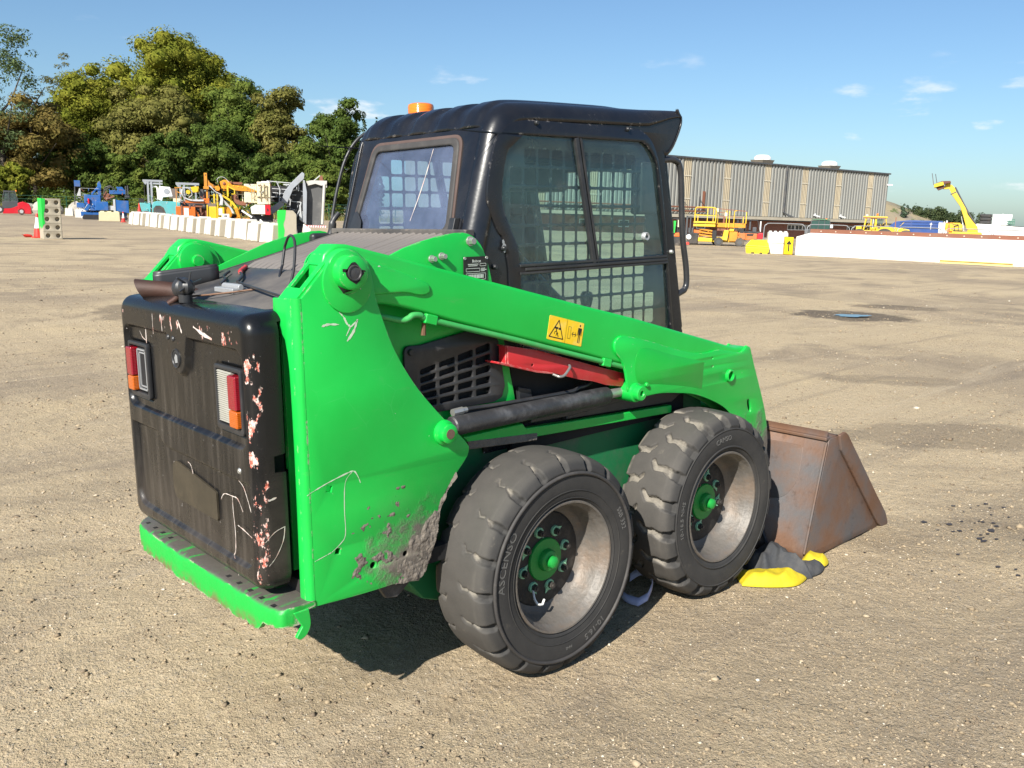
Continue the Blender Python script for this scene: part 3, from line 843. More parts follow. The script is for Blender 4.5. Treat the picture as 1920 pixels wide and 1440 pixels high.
WB = 0.903; AX = 0.372
def tyre_mesh(kind):
    half = [(0.2235, -0.126), (0.231, -0.135), (0.247, -0.1395), (0.275, -0.1435), (0.305, -0.1435), (0.322, -0.141), (0.336, -0.136), (0.349, -0.128), (0.360, -0.117), (0.3685, -0.104), (0.3725, -0.088), (0.3745, -0.06), (0.376, -0.03), (0.3765, 0.0)]
    prof = half + [(r, -y) for r, y in half[-2::-1]]
    P = np.array(cr([(r, y) for r, y in prof], 6, False, 80))
    # denser samples over the tread
    seg = np.r_[0, np.cumsum(np.hypot(*np.diff(P, axis=0).T))]
    mid = seg[np.abs(P[:, 1]).argmin()]
    u = np.unique(np.r_[np.linspace(0, mid - 0.17, 12), np.linspace(mid - 0.17, mid + 0.17, 92), np.linspace(mid + 0.17, seg[-1], 12)])
    R = np.interp(u, seg, P[:, 0]); Y = np.interp(u, seg, P[:, 1])
    dR = np.gradient(R, u); dY = np.gradient(Y, u)
    NRr = dY; NRy = -dR            # outward normal in the (r, y) plane
    nrm = np.hypot(NRr, NRy); NRr /= nrm; NRy /= nrm
    NT_ = 560
    th = np.linspace(0, 2 * pi, NT_, endpoint=False)
    TH, U = np.meshgrid(th, u, indexing='ij')
    w = np.interp(U, u, U[0] - mid)      # distance along the section from the centre line
    N = 19 if kind == 'front' else 20
    pitch = 2 * pi * 0.376 / N
    side = w >= 0
    a0 = TH * 0.376 + np.where(side, pitch / 2, 0)
    a = np.mod(a0 + pitch / 2, pitch) - pitch / 2
    uu = np.abs(w)
    def seg_d(p, q, w0, w1):
        best = np.full(a.shape, 9.0)
        for sh in (-pitch, 0, pitch):
            ax = a - sh
            vx, vy = q[0] - p[0], q[1] - p[1]
            t = np.clip(((ax - p[0]) * vx + (uu - p[1]) * vy) / (vx * vx + vy * vy), 0, 1)
            d = np.hypot(ax - p[0] - t * vx, uu - p[1] - t * vy) - (w0 + (w1 - w0) * t)
            best = np.minimum(best, d)
        return best
    jit = (vnoise(TH * 30, U * 60, 4) - 0.5) * 0.006
    if kind == 'front':
        D = np.minimum.reduce([seg_d((-0.018, 0.012), (0.006, 0.034), 0.0085, 0.010), seg_d((0.006, 0.034), (0.002, 0.072), 0.0105, 0.012),
                               seg_d((0.002, 0.072), (0.016, 0.112), 0.013, 0.017), seg_d((0.016, 0.112), (0.018, 0.150), 0.018, 0.024)]) + jit * 0.6
        h = 0.0215 * sstep(0.0025, -0.0025, D)
    else:
        D1 = np.minimum(seg_d((-0.010, 0.034), (0.006, 0.048), 0.003, 0.006), seg_d((0.006, 0.048), (0.004, 0.070), 0.006, 0.004)) + jit
        D2 = np.minimum(seg_d((0.006, 0.084), (0.016, 0.112), 0.004, 0.008), seg_d((0.016, 0.112), (0.018, 0.150), 0.010, 0.013)) + jit
        h = 0.0075 * sstep(0.004, -0.003, D1) + 0.0155 * sstep(0.003, -0.003, D2)
    fade = sstep(0.166, 0.156, uu)
    h = h * fade
    # the tread blocks stand a little proud of the sidewall
    lip = 0.0045 * sstep(0.164, 0.159, uu) * sstep(0.10, 0.13, uu)
    wear = (vnoise(TH * 9, U * 9, 6) - 0.5) * 0.0035 * sstep(0.14, 0.08, uu)
    disp = -h + lip + wear
    RR = np.interp(U, u, R) + np.interp(U, u, NRr) * disp
    YY = np.interp(U, u, Y) + np.interp(U, u, NRy) * disp
    YY = np.where(YY > 0, YY * 0.80, YY)
    V = np.stack([RR * np.cos(TH), YY, RR * np.sin(TH)], -1).reshape(-1, 3)
    F = grid_faces(NT_, len(u), True)
    me = np_mesh('tyre', V, F, M['rubber2' if kind == 'front' else 'rubber'], True)
    return me

def add_ring(parent, rows, mat):
    mb = MB()
    for R0, y0, rr in rows:
        n = 96; m = 8
        vs = []
        for i in range(n):
            t = 2 * pi * i / n
            for k in range(m):
                q = 2 * pi * k / m
                r = R0 + rr * cos(q)
                vs.append((r * cos(t), y0 + rr * sin(q), r * sin(t)))
        fs = [(i * m + k, i * m + (k + 1) % m, ((i + 1) % n) * m + (k + 1) % m, ((i + 1) % n) * m + k) for i in range(n) for k in range(m)]
        mb.add(vs, fs)
    return mb.build('sidewall_rib', mat, parent, smooth=180)

def ring_text(txt, size, r, ang, y, parent, mat, stretch=1.0):
    me = text_mesh(txt, size, 0.0016, 2)
    for v in me.vertices:
        x, yy, z = v.co
        a = radians(ang) - x * stretch / r
        rr = r + yy
        v.co = (rr * cos(a), y - z, rr * sin(a))
    me.update()
    me.materials.append(mat)
    return link('lettering', me, parent)

def rim_mb():
    mb = MB()
    mb.lathe([(0.2243, -0.124), (0.2262, -0.131), (0.2235, -0.1365), (0.2175, -0.1355), (0.2135, -0.126), (0.211, -0.116), (0.2045, -0.110), (0.2015, -0.102), (0.199, -0.082), (0.193, -0.068), (0.190, -0.052), (0.180, -0.036), (0.164, -0.026), (0.164, 0.02), (0.19, 0.05), (0.205, 0.09), (0.222, 0.13)], 96)
    return mb
RIM = None
TRI = None
def wheel(kind, x):
    global RIM
    w = thing('wheel', None, None)
    w.parent = L; w.location = (x, -0.57, AX)
    w.rotation_quaternion = Quaternion((0, 1, 0), {'rear': 0.35, 'front': 0.1}[kind])
    ty = link('tyre', tyre_mesh(kind), w)
    if kind == 'rear':
        add_ring(w, [(0.3195, -0.1445, 0.0062)], M['gasket'])
        add_ring(w, [(0.262, -0.1425, 0.0018), (0.236, -0.1385, 0.0016)], M['rubber'])
        q = degrees_of(w)
        ring_text('ASCENSO', 0.037, 0.291, 162 + q, -0.1432, w, M['letters'], 1.25)
        ring_text('SSB 332', 0.028, 0.291, 22 + q, -0.1432, w, M['letters'], 1.0)
        ring_text('10-16.5', 0.032, 0.291, -62 + q, -0.1432, w, M['letters'], 1.1)
        ring_text('NHS', 0.014, 0.286, -88 + q, -0.1432, w, M['letters'], 1.1)
    else:
        add_ring(w, [(0.318, -0.142, 0.0030), (0.247, -0.1395, 0.0045)], M['rubber2'])
        q = degrees_of(w)
        ring_text('10-16.5 NHS', 0.026, 0.284, 178 + q, -0.1432, w, M['letters'], 1.1)
        ring_text('CAMSO', 0.030, 0.284, 96 + q, -0.1432, w, M['letters'], 1.0)
    if RIM is None:
        RIM = rim_mb().mesh('rim'); RIM.materials.append(M['rim'])
        RIM.polygons.foreach_set('use_smooth', [True] * len(RIM.polygons)); RIM.set_sharp_from_angle(angle=radians(40))
    link('rim', RIM, w)
    MB().lathe([(0.168, -0.020), (0.165, -0.0275), (0.158, -0.030), (0.10, -0.031), (0.078, -0.034), (0.0, -0.034)], 64).build('wheel_disc', M['disc'], w, smooth=50)
    MB().lathe([(0.0, -0.090), (0.012, -0.090), (0.020, -0.084), (0.021, -0.066), (0.034, -0.062), (0.0375, -0.056), (0.039, -0.045), (0.072, -0.043), (0.0745, -0.040), (0.0745, -0.030)], 40).build('hub', M['hub'], w, smooth=40)
    a_off = {'rear': 1.818, 'front': 1.349}[kind]
    tilt = {'rear': 0.35, 'front': 0.1}[kind]
    proto = None
    for k in range(8):
        if kind == 'front' and k == 3:
            continue
        a = a_off - k * pi / 4 + tilt
        if proto is None:
            nm = MB()
            nm.cyl((0, -0.030, 0), (0, -0.0385, 0), 0.0195, 0.0180, 20)
            tip = [(-0.016, -0.010), (0.016, -0.010), (0.0, 0.033)]
            nm.prism([(-0.0175, -0.004), (0.0, 0.034), (0.0175, -0.004)], -0.0345, -0.0320)
            proto = nm.mesh('nut_indicator'); proto.materials.append(M['nut'])
            nt = MB(); nt.cyl((0, -0.0385, 0), (0, -0.053, 0), 0.0128, 0.0118, 6); nt.cyl((0, -0.053, 0), (0, -0.058, 0), 0.0062, 0.0058, 10)
            nut_me = nt.mesh('lug_nut'); nut_me.materials.append(M['disc'])
        tw = random.uniform(0, 6.28)
        for nm_, me in (('nut_indicator', proto), ('lug_nut', nut_me)):
            o = link(nm_, me, w)
            o.location = (0.1016 * cos(a), 0, 0.1016 * sin(a)); o.rotation_mode = 'QUATERNION'
            o.rotation_quaternion = Quaternion((0, 1, 0), tw)
    if kind == 'rear':
        pts = [(0.012, -0.04, -0.115), (0.0, -0.06, -0.140), (0.004, -0.072, -0.158), (0.022, -0.075, -0.163), (0.036, -0.07, -0.150)]
        o = MB().tube(cr(pts, 5, False), 0.0042, 6).build('bent_indicator', M['white_print'], w, smooth=60)
        o.rotation_mode = 'QUATERNION'; o.rotation_quaternion = Quaternion((0, 1, 0), -tilt); o.location = (-0.075, 0, 0.0)
    return w
def degrees_of(w):
    # lettering is placed as seen, whatever the wheel's own roll
    q = w.rotation_quaternion
    return math.degrees(2 * atan2(q.y, q.w))
w_rr = wheel('rear', 0.0)
w_fr = wheel('front', WB)
for src, x in ((w_rr, 0.0), (w_fr, WB)):
    c = dup(src, L); c.location = (x, 0.57, AX)
    c.rotation_quaternion = Quaternion((0, 0, 1), pi) @ src.rotation_quaternion

# ---- chassis
mb = MB()
mb.prism([(-0.845, 0.80), (-0.845, 0.47), (-0.50, 0.44), (-0.36, 0.27), (-0.30, 0.245), (1.10, 0.245), (1.16, 0.30), (1.16, 0.80)], -0.398, 0.398)
mb.box(0.95, 1.2, -0.33, 0.33, 0.22, 0.62)
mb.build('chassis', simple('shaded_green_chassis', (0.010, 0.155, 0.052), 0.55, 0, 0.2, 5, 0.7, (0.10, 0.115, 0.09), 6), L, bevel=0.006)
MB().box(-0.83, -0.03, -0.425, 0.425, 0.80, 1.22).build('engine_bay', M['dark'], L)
for x in (0.0, WB):
    MB().cyl((x, -0.58, AX), (x, 0.58, AX), 0.060, n=20).build('axle', M['disc'], L)
mb = MB()
mb.prism([(-0.235, 0.812), (0.03, 0.815), (0.045, 0.796), (0.23, 0.786), (0.86, 0.758), (0.86, 0.726), (0.07, 0.757), (-0.20, 0.780)], -0.468, -0.440)
mb.prism([(-0.22, 0.835), (0.03, 0.835), (0.05, 0.812), (-0.22, 0.805)], -0.440, -0.402)
ledge = mb.build('side_rail', M['green'], L, bevel=0.004)
c = dup(ledge, L); c.scale = (1, -1, 1)
# dirty lower lip of the rail
MB().beam((-0.215, -0.462, 0.781), (0.10, -0.462, 0.757), 0.016, 0.030).build('rail_lip', M['mud'], L, bevel=0.006)

# ---- uprights (towers)
TOW = [(-0.839, 1.302), (-0.762, 1.383), (-0.742, 1.410), (-0.721, 1.423), (-0.688, 1.427), (-0.654, 1.416), (-0.629, 1.392), (-0.614, 1.345), (-0.604, 1.288), (-0.583, 1.227), (-0.554, 1.153), (-0.514, 1.081), (-0.464, 1.010), (-0.4, 0.937), (-0.34, 0.875), (-0.292, 0.826), (-0.275, 0.803), (-0.283, 0.773), (-0.328, 0.726), (-0.356, 0.696), (-0.382, 0.661), (-0.4, 0.626), (-0.413, 0.584), (-0.427, 0.532), (-0.441, 0.484), (-0.463, 0.44), (-0.482, 0.415), (-0.56, 0.430), (-0.642, 0.432), (-0.723, 0.435), (-0.839, 0.442)]
TOWS = cr(TOW, 3, True, 40)
sq = lambda x, z, r: [(x - r, z - r * 0.6), (x + r * 0.6, z - r), (x + r, z + r * 0.6), (x - r * 0.6, z + r)]
holes = [sq(-0.779, 0.772, 0.010), sq(-0.760, 0.585, 0.010), circle2(-0.645, 0.511, 0.010, 12), circle2(-0.529, 0.516, 0.009, 12)]
def tower(side):
    t = plate('upright', TOWS, holes if side < 0 else [], -0.547, -0.535, M['green'], L, 0.003)
    # bent rear corner and the flange facing backwards
    mb = MB(); k = 8
    vs = []
    for z in (0.440, 1.304):
        for i in range(k + 1):
            a = pi / 2 * i / k
            vs.append((-0.839 - 0.020 * sin(a), -0.527 - 0.020 * cos(a), z))
        for i in range(k, -1, -1):
            a = pi / 2 * i / k
            vs.append((-0.839 - 0.009 * sin(a), -0.527 - 0.009 * cos(a), z))
    m = 2 * (k + 1)
    mb.add(vs, [(i, (i + 1) % m, m + (i + 1) % m, m + i) for i in range(m)] + [tuple(range(m - 1, -1, -1)), tuple(range(m, 2 * m))])
    a = mb.build('corner_bend', M['green'], L, smooth=50)
    fl = [(-0.527, 0.440), (-0.527, 1.304), (-0.430, 1.300), (-0.428, 1.262), (-0.452, 1.225), (-0.486, 1.190), (-0.499, 1.13), (-0.503, 1.05), (-0.505, 0.90), (-0.503, 0.70), (-0.498, 0.44)]
    b = plate('rear_flange', cr(fl, 3, True, 30), [], -0.859, -0.848, M['green'], L, 0.003, 'yz')
    inner = [(-0.845, 1.295), (-0.762, 1.383), (-0.735, 1.418), (-0.70, 1.432), (-0.655, 1.425), (-0.615, 1.38), (-0.585, 1.27), (-0.50, 1.12), (-0.42, 0.98), (-0.42, 0.52), (-0.845, 0.52)]
    c_ = plate('inner_upright', cr(inner, 3, True, 40), [], -0.446, -0.436, M['green'], L, 0.003)
    # sloping top web with its long hole
    mb = MB()
    p0 = Vector((-0.853, 0, 1.296)); p1 = Vector((-0.748, 0, 1.402)); d = p1 - p0
    nrm = Vector((-d.z, 0, d.x)).normalized() * -0.004
    for t0, t1, ya, yb in ((0.0, 0.30, -0.537, -0.444), (0.86, 1.0, -0.537, -0.444), (0.30, 0.86, -0.537, -0.512), (0.30, 0.86, -0.462, -0.444)):
        q = [p0 + d * t0, p0 + d * t1]
        mb.add([q[0] + Vector((0, ya, 0)), q[0] + Vector((0, yb, 0)), q[1] + Vector((0, yb, 0)), q[1] + Vector((0, ya, 0)),
                q[0] + Vector((0, ya, 0)) + nrm * 2, q[0] + Vector((0, yb, 0)) + nrm * 2, q[1] + Vector((0, yb, 0)) + nrm * 2, q[1] + Vector((0, ya, 0)) + nrm * 2],
               [(0, 1, 2, 3), (7, 6, 5, 4), (0, 4, 5, 1), (1, 5, 6, 2), (2, 6, 7, 3), (3, 7, 4, 0)])
    e = mb.build('top_web', M['green'], L, smooth=0)
    # pivot boss, its welded pad and the pin
    pad = cr([(-0.697 + 0.078 * cos(t), 1.338 + 0.083 * sin(t)) for t in np.linspace(0, 2 * pi, 28, endpoint=False)], 1)
    f = plate('pivot_pad', pad, [], -0.553, -0.546, M['green'], L, 0.003)
    mb = MB().lathe([(0.0, -0.588), (0.040, -0.588), (0.0455, -0.584), (0.0465, -0.578), (0.0475, -0.556), (0.060, -0.553), (0.064, -0.5475), (0.064, -0.44)], 40, 'y', (-0.698, 0, 1.366))
    g = mb.build('pivot_boss', M['green'], L, smooth=40)
    h = MB().lathe([(0.0, -0.5905), (0.013, -0.5905), (0.0165, -0.590), (0.018, -0.5925), (0.021, -0.5925), (0.0215, -0.587)], 28, 'y', (-0.698, 0, 1.366)).build('pivot_pin', M['grime'], L, smooth=40)
    gi = MB().lathe([(0.062, -0.436), (0.060, -0.424), (0.045, -0.420), (0.020, -0.418), (0.019, -0.404), (0.0, -0.403)], 32, 'y', (-0.700, 0, 1.366)).build('inner_boss', M['green'], L, smooth=40)
    i_ = MB().lathe([(0.0, -0.580), (0.026, -0.580), (0.030, -0.577), (0.031, -0.558), (0.038, -0.553), (0.039, -0.547), (0.039, -0.42)], 32, 'y', (-0.375, 0, 0.866)).build('cylinder_boss', M['green'], L, smooth=40)
    j = MB().cyl((-0.375, -0.5815, 0.866), (-0.375, -0.57, 0.866), 0.0155, n=20).build('cylinder_pin', M['rust'], L)
    return [t, a, b, c_, e, f, g, h, gi, i_, j]
parts = tower(-1)
for o in parts:
    c = dup(o, L); c.scale = (1, -1, 1)

# black grease round the right pivot
gm = MB(); rgz = random.Random(6)
gp = cr([((0.019 + 0.017 * rgz.random() ** 1.5) * cos(2 * pi * k / 13), (0.019 + 0.018 * rgz.random() ** 1.5) * sin(2 * pi * k / 13)) for k in range(13)], 4)
gm.add([(-0.698 + a, -0.5888, 1.364 + b) for a, b in gp], [tuple(range(len(gp)))])
gm.add([(-0.735, -0.5888, 1.378), (-0.665, -0.5888, 1.372), (-0.662, -0.5888, 1.367), (-0.735, -0.5888, 1.370)], [(0, 1, 2, 3)])
gm.add([(-0.700 + 0.036 * cos(t), -0.556 - 0.012, 1.366 + 0.049 * sin(t)) for t in np.linspace(pi * 1.2, pi * 1.85, 8)] + [(-0.700 + 0.040 * cos(t), -0.5535, 1.366 + 0.060 * sin(t)) for t in np.linspace(pi * 1.85, pi * 1.2, 8)], [tuple(range(16))])
gm.build('grease_stain', M['dark'], L, smooth=0)

# caked mud along the wheel-side edge of the right upright
def caked():
    """a crust of dried mud, thick beside the wheel and thinning out over the plate"""
    x0, x1, z0, z1 = -0.72, -0.33, 0.425, 0.745
    nx, nz = 200, 170
    X, Z = np.meshgrid(np.linspace(x0, x1, nx), np.linspace(z0, z1, nz), indexing='ij')
    ex = np.interp(Z, [0.415, 0.44, 0.484, 0.532, 0.584, 0.626, 0.661, 0.696, 0.726, 0.773], [-0.482, -0.463, -0.441, -0.427, -0.413, -0.40, -0.382, -0.356, -0.328, -0.283])
    d = ex - X                                    # distance in from the edge
    n = vnoise(X * 22, Z * 22, 31) * 0.5 + vnoise(X * 55, Z * 55, 32) * 0.3 + vnoise(X * 120, Z * 120, 33) * 0.2
    body = 0.9 - d / (0.014 + 0.105 * sstep(0.66, 0.50, Z)) * 0.75
    blob = 0.75 * np.exp(-(((X + 0.615) / 0.055) ** 2 + ((Z - 0.522) / 0.026) ** 2)) + 0.6 * np.exp(-(((X + 0.553) / 0.03) ** 2 + ((Z - 0.47) / 0.02) ** 2))
    crumbs = 0.62 * np.exp(-(((X + 0.573) / 0.014) ** 2 + ((Z - 0.650) / 0.008) ** 2)) + 0.6 * np.exp(-(((X + 0.517) / 0.010) ** 2 + ((Z - 0.630) / 0.014) ** 2)) + 0.5 * np.exp(-(((X + 0.642) / 0.008) ** 2 + ((Z - 0.655) / 0.007) ** 2))
    holes_ = (np.hypot(X + 0.645, Z - 0.511) < 0.013) | (np.hypot(X + 0.529, Z - 0.516) < 0.012)
    cov = np.maximum.reduce([body, blob, crumbs]) + (n - 0.5) * 1.5
    h = np.clip((cov - 0.36) * 0.007, -0.002, 0.007) + (n - 0.5) * 0.003 * (cov > 0.3)
    bot = np.interp(X, [-0.72, -0.642, -0.56, -0.482, -0.46], [0.435, 0.432, 0.430, 0.415, 0.44])
    keep = (cov > 0.34) & ~holes_ & (d > -0.006 - 0.006 * n) & (Z > bot - 0.002)
    V = np.stack([X, -0.5465 - np.maximum(h, 0.0003), Z], -1).reshape(-1, 3)
    F = grid_faces(nx, nz)
    kf = keep.reshape(-1)[F].all(1)
    F = F[kf]
    used = np.unique(F); re_ = np.zeros(len(V), int); re_[used] = np.arange(len(used))
    o = link('caked_mud', np_mesh('caked_mud', V[used], re_[F], M['mud'], True), L)
    o['kind'] = 'stuff'
caked()

# ---- lift arms
BEAM = [(-0.762, 1.372), (-0.752, 1.415), (-0.722, 1.440), (-0.68, 1.440), (-0.596, 1.420), (-0.488, 1.394), (-0.261, 1.338), (-0.073, 1.292), (0.279, 1.205), (0.553, 1.139), (0.849, 1.060), (1.039, 1.010), (1.207, 0.966), (1.290, 0.962), (1.33, 0.90), (1.30, 0.80), (0.90, 0.88), (0.476, 0.979), (0.257, 1.042), (-0.069, 1.132), (-0.316, 1.201), (-0.441, 1.239), (-0.511, 1.258), (-0.581, 1.270), (-0.650, 1.272), (-0.72, 1.295), (-0.752, 1.33)]
beam = plate('lift_arm', cr(BEAM, 2, True, 34), [], -0.527, -0.450, M['green'], L, 0.011, bres=3)
FRONT = [(0.421, 1.049), (0.426, 1.068), (0.444, 1.081), (0.479, 1.083), (0.619, 1.051), (0.774, 1.006), (0.9, 0.976), (0.994, 0.968), (1.072, 0.972), (1.165, 0.954), (1.237, 0.944), (1.278, 0.968), (1.306, 0.958), (1.325, 0.915), (1.350, 0.862), (1.401, 0.760), (1.449, 0.652), (1.475, 0.559), (1.482, 0.476), (1.470, 0.40), (1.42, 0.37), (1.36, 0.40), (1.31, 0.50), (1.25, 0.60), (1.205, 0.655), (1.152, 0.703), (1.087, 0.740), (0.995, 0.778), (0.909, 0.806), (0.824, 0.822), (0.705, 0.838), (0.611, 0.839), (0.565, 0.832), (0.525, 0.840), (0.503, 0.870), (0.493, 0.916), (0.480, 0.960), (0.461, 0.993), (0.430, 1.024)]
slot = [(1.317 + 0.013 * cos(t) + 0.010 * sin(t) * -1, 0.70 + 0.030 * sin(t)) for t in np.linspace(0, 2 * pi, 18, endpoint=False)]
fp = plate('arm_plate', cr(FRONT, 3, True, 42), [circle2(1.153, 0.853, 0.0185, 20), slot, circle2(1.03, 0.94, 0.004, 8), circle2(1.033, 0.905, 0.004, 8)], -0.538, -0.526, M['green'], L, 0.0035)
fp2 = plate('inner_arm_plate', cr(FRONT, 3, True, 42), [], -0.450, -0.440, M['green'], L, 0.003)
fd = plate('unfaded_patch', cr([(0.535, 0.965), (0.545, 1.005), (0.575, 1.028), (0.64, 1.018), (0.754, 0.985), (0.955, 0.935), (0.968, 0.92), (0.962, 0.835), (0.95, 0.825), (0.84, 0.85), (0.68, 0.878), (0.575, 0.892), (0.545, 0.915)], 3, True, 60), [], -0.5386, -0.5379, M['fresh_green'], L, 0.0002)
edge = cr([(1.30, 0.955), (1.346, 0.862), (1.397, 0.760), (1.445, 0.652), (1.470, 0.559), (1.477, 0.476), (1.466, 0.41)], 4, False)
mb = MB()
for p, q in zip(edge[:-1], edge[1:]):
    mb.beam((p[0], -0.488, p[1]), (q[0], -0.488, q[1]), 0.082, 0.012)
ec = mb.build('arm_end_strip', M['green'], L, smooth=30)
MBr = MB().lathe([(0.0185, -0.534), (0.0185, -0.549), (0.0215, -0.551), (0.0265, -0.549), (0.0275, -0.538)], 32, 'y', (1.153, 0, 0.853))
rg = MBr.build('ring_boss', M['green'], L, smooth=40)
bs = MB().lathe([(0.010, -0.52), (0.010, -0.570), (0.012, -0.573), (0.0245, -0.573), (0.0285, -0.569), (0.029, -0.550), (0.036, -0.546), (0.037, -0.538), (0.037, -0.45)], 32, 'y', (0.540, 0, 0.864)).build('rod_boss', M['green'], L, smooth=40)
bt = MB().lathe([(0.0, -0.548), (0.007, -0.548), (0.0085, -0.545), (0.0085, -0.538)], 16, 'y', (0.603, 0, 0.886)).build('arm_stud', M['green'], L, smooth=40)
em = plate('arm_gusset', cr([(-0.640, 1.296), (-0.504, 1.298), (-0.450, 1.288), (-0.420, 1.287), (-0.404, 1.295), (-0.406, 1.312), (-0.423, 1.326), (-0.511, 1.360), (-0.64, 1.405)], 4, True, 50), [], -0.534, -0.522, M['green'], L, 0.005, bres=2)
for o in (beam, fp, fp2, ec, rg, bs, bt, em):
    c = dup(o, L); c.scale = (1, -1, 1)
mb = MB().beam((1.36, -0.45, 0.62), (1.36, 0.45, 0.62), 0.13, 0.13)
mb.build('arm_cross_tube', M['green'], L, bevel=0.02)

# steel line clipped under the right arm
mb = MB()
mb.tube(cr([(-0.60, -0.50, 1.235), (-0.56, -0.505, 1.231), (-0.500, -0.515, 1.217), (-0.478, -0.522, 1.221), (-0.464, -0.524, 1.229), (-0.436, -0.524, 1.227), (-0.391, -0.522, 1.209), (-0.065, -0.522, 1.121), (0.15, -0.522, 1.060), (0.393, -0.522, 0.992), (0.50, -0.520, 0.962)], 5, False), 0.0095, 10)
mb.build('hydraulic_line', simple('line_green', (0.045, 0.36, 0.085), 0.4, 0, 0.2, 8, 0.3, (0.2, 0.26, 0.16), 12), L, smooth=60)
for x, z in ((-0.400, 1.212), (0.39, 0.993)):
    MB().beam((x - 0.022, -0.521, z + 0.006), (x + 0.022, -0.521, z - 0.006), 0.024, 0.030).build('line_clip', M['green'], L, bevel=0.004)
MB().cyl((-0.415, -0.512, 1.205), (-0.418, -0.512, 1.165), 0.006, 0.008, 8).build('clip_bolt', M['rust'], L)

# red arm-support channel stowed under the arm
RED = [(-0.070, 1.098), (0.068, 1.069), (0.349, 0.984), (0.520, 0.935), (0.517, 0.884), (0.418, 0.903), (0.351, 0.925), (0.277, 0.941), (0.135, 0.983), (0.061, 0.997), (-0.066, 1.036)]
rs = plate('arm_support', RED, [circle2(0.045, 1.020, 0.005, 10)], -0.500, -0.494, M['red'], L, 0.0015)
mb = MB()
mb.prism([(-0.115, 1.050), (0.06, 1.000), (0.135, 0.985), (0.135, 0.979), (0.06, 0.993), (-0.115, 1.043)], -0.508, -0.440)
mb.prism([(-0.070, 1.098), (0.520, 0.935), (0.520, 0.930), (-0.070, 1.093)], -0.494, -0.440)
mb.prism([(-0.072, 1.095), (-0.066, 1.095), (-0.066, 1.036), (-0.072, 1.036)], -0.494, -0.46)
mb.build('support_flange', M['red'], L, smooth=0, bevel=0.0015)
MB().tube(cr([(0.138, -0.503, 0.978), (0.142, -0.530, 0.972), (0.165, -0.532, 0.974), (0.205, -0.520, 0.995), (0.218, -0.505, 1.000)], 5, False), 0.0048, 8).build('support_clip', M['steel'], L, smooth=60)

# lift cylinder and its hoses
MB().lathe([(0.0, -0.30), (0.027, -0.30), (0.0315, -0.296), (0.0315, 0.43), (0.028, 0.437), (0.0, 0.437)], 28, 'x', (0, -0.490, 0.862)).build('lift_cylinder', M['grime'], L, smooth=40)
MB().cyl((0.43, -0.49, 0.863), (0.54, -0.49, 0.864), 0.018, n=18).build('cylinder_rod', M['steel'], L)
MB().cyl((-0.38, -0.49, 0.863), (-0.29, -0.49, 0.862), 0.026, n=18).build('cylinder_base', M['grime'], L)
c = MB().lathe([(0.0, -0.30), (0.0315, -0.296), (0.0315, 0.43), (0.0, 0.437)], 20, 'x', (0, 0.490, 0.862)).build('lift_cylinder', M['grime'], L, smooth=40)
MB().tube(cr([(-0.255, -0.478, 0.903), (-0.205, -0.478, 0.905), (-0.1, -0.478, 0.901), (0.234, -0.478, 0.897), (0.299, -0.475, 0.905), (0.357, -0.468, 0.910), (0.43, -0.455, 0.94)], 5, False), 0.0075, 8).build('hose', M['plastic'], L, smooth=60)
MB().tube(cr([(-0.235, -0.468, 0.892), (-0.1, -0.466, 0.889), (0.2, -0.466, 0.884)], 5, False), 0.006, 8).build('hose', M['plastic'], L, smooth=60)
MB().cyl((-0.285, -0.478, 0.902), (-0.245, -0.478, 0.904), 0.0125, n=8).cyl((-0.245, -0.478, 0.904), (-0.228, -0.478, 0.904), 0.0095, n=8).build('hose_fitting', M['steel'], L)

# ---- engine-bay side with the grille
SIDE = [(-0.846, 0.82), (-0.846, 1.262), (-0.62, 1.345), (-0.43, 1.421), (-0.330, 1.447), (-0.266, 1.459), (-0.202, 1.464), (-0.160, 1.452), (-0.128, 1.425), (-0.108, 1.390), (-0.090, 1.340), (-0.060, 1.22), (-0.030, 1.105), (0.000, 0.98), (0.022, 0.885), (0.022, 0.82)]
vent_hole = fillet([(-0.425, 1.112), (-0.385, 1.112), (-0.20, 1.136), (-0.083, 1.106), (-0.062, 0.94), (-0.10, 0.912), (-0.425, 0.912)], 0.02, 3)
sp = plate('engine_side_panel', cr(SIDE, 2, True, 34), [vent_hole], -0.440, -0.430, M['green'], L, 0.002)
c = dup(sp, L); c.scale = (1, -1, 1)
GR = fillet([(-0.446, 1.128), (-0.385, 1.126), (-0.195, 1.153), (-0.066, 1.118), (-0.036, 0.955), (-0.05, 0.915), (-0.085, 0.905), (-0.446, 0.905)], 0.022, 4)
cells = []
gx0, gx1, gz0, gz1 = -0.395, -0.095, 0.925, 1.095
cols, rows = 4, 5
# the openings form a slightly sheared net, cut by a rounded outline
def gpt(u, v):
    x = gx0 + (gx1 - gx0) * u
    lo = 0.926 + 0.002 * u; hi = 1.052 + 0.062 * u
    return (x, lo + (hi - lo) * v)
for i in range(cols):
    for j in range(rows):
        du, dv = 0.022, 0.035
        u0, u1, v0, v1 = i / cols + du, (i + 1) / cols - du, j / rows + dv, (j + 1) / rows - dv
        poly = [gpt(u0, v0), gpt(u1, v0), gpt(u1, v1), gpt(u0, v1)]
        rad = [0.006] * 4
        if i == 0 and j == rows - 1: rad[3] = 0.04
        if i == cols - 1 and j == rows - 1: rad[2] = 0.035
        if i == 0 and j == 0: rad[0] = 0.03
        if i == cols - 1 and j == 0: rad[1] = 0.03
        cells.append(fillet([(p[0], p[1], r) for p, r in zip(poly, rad)], 0.006, 4))
plate('side_grille', GR, cells, -0.4515, -0.4405, M['plastic'], L, 0.0025)
MB().lathe([(0, -0.460), (0.008, -0.460), (0.010, -0.456), (0.010, -0.45)], 14, 'y', (-0.425, 0, 1.108)).build('grille_bolt', M['plastic'], L)
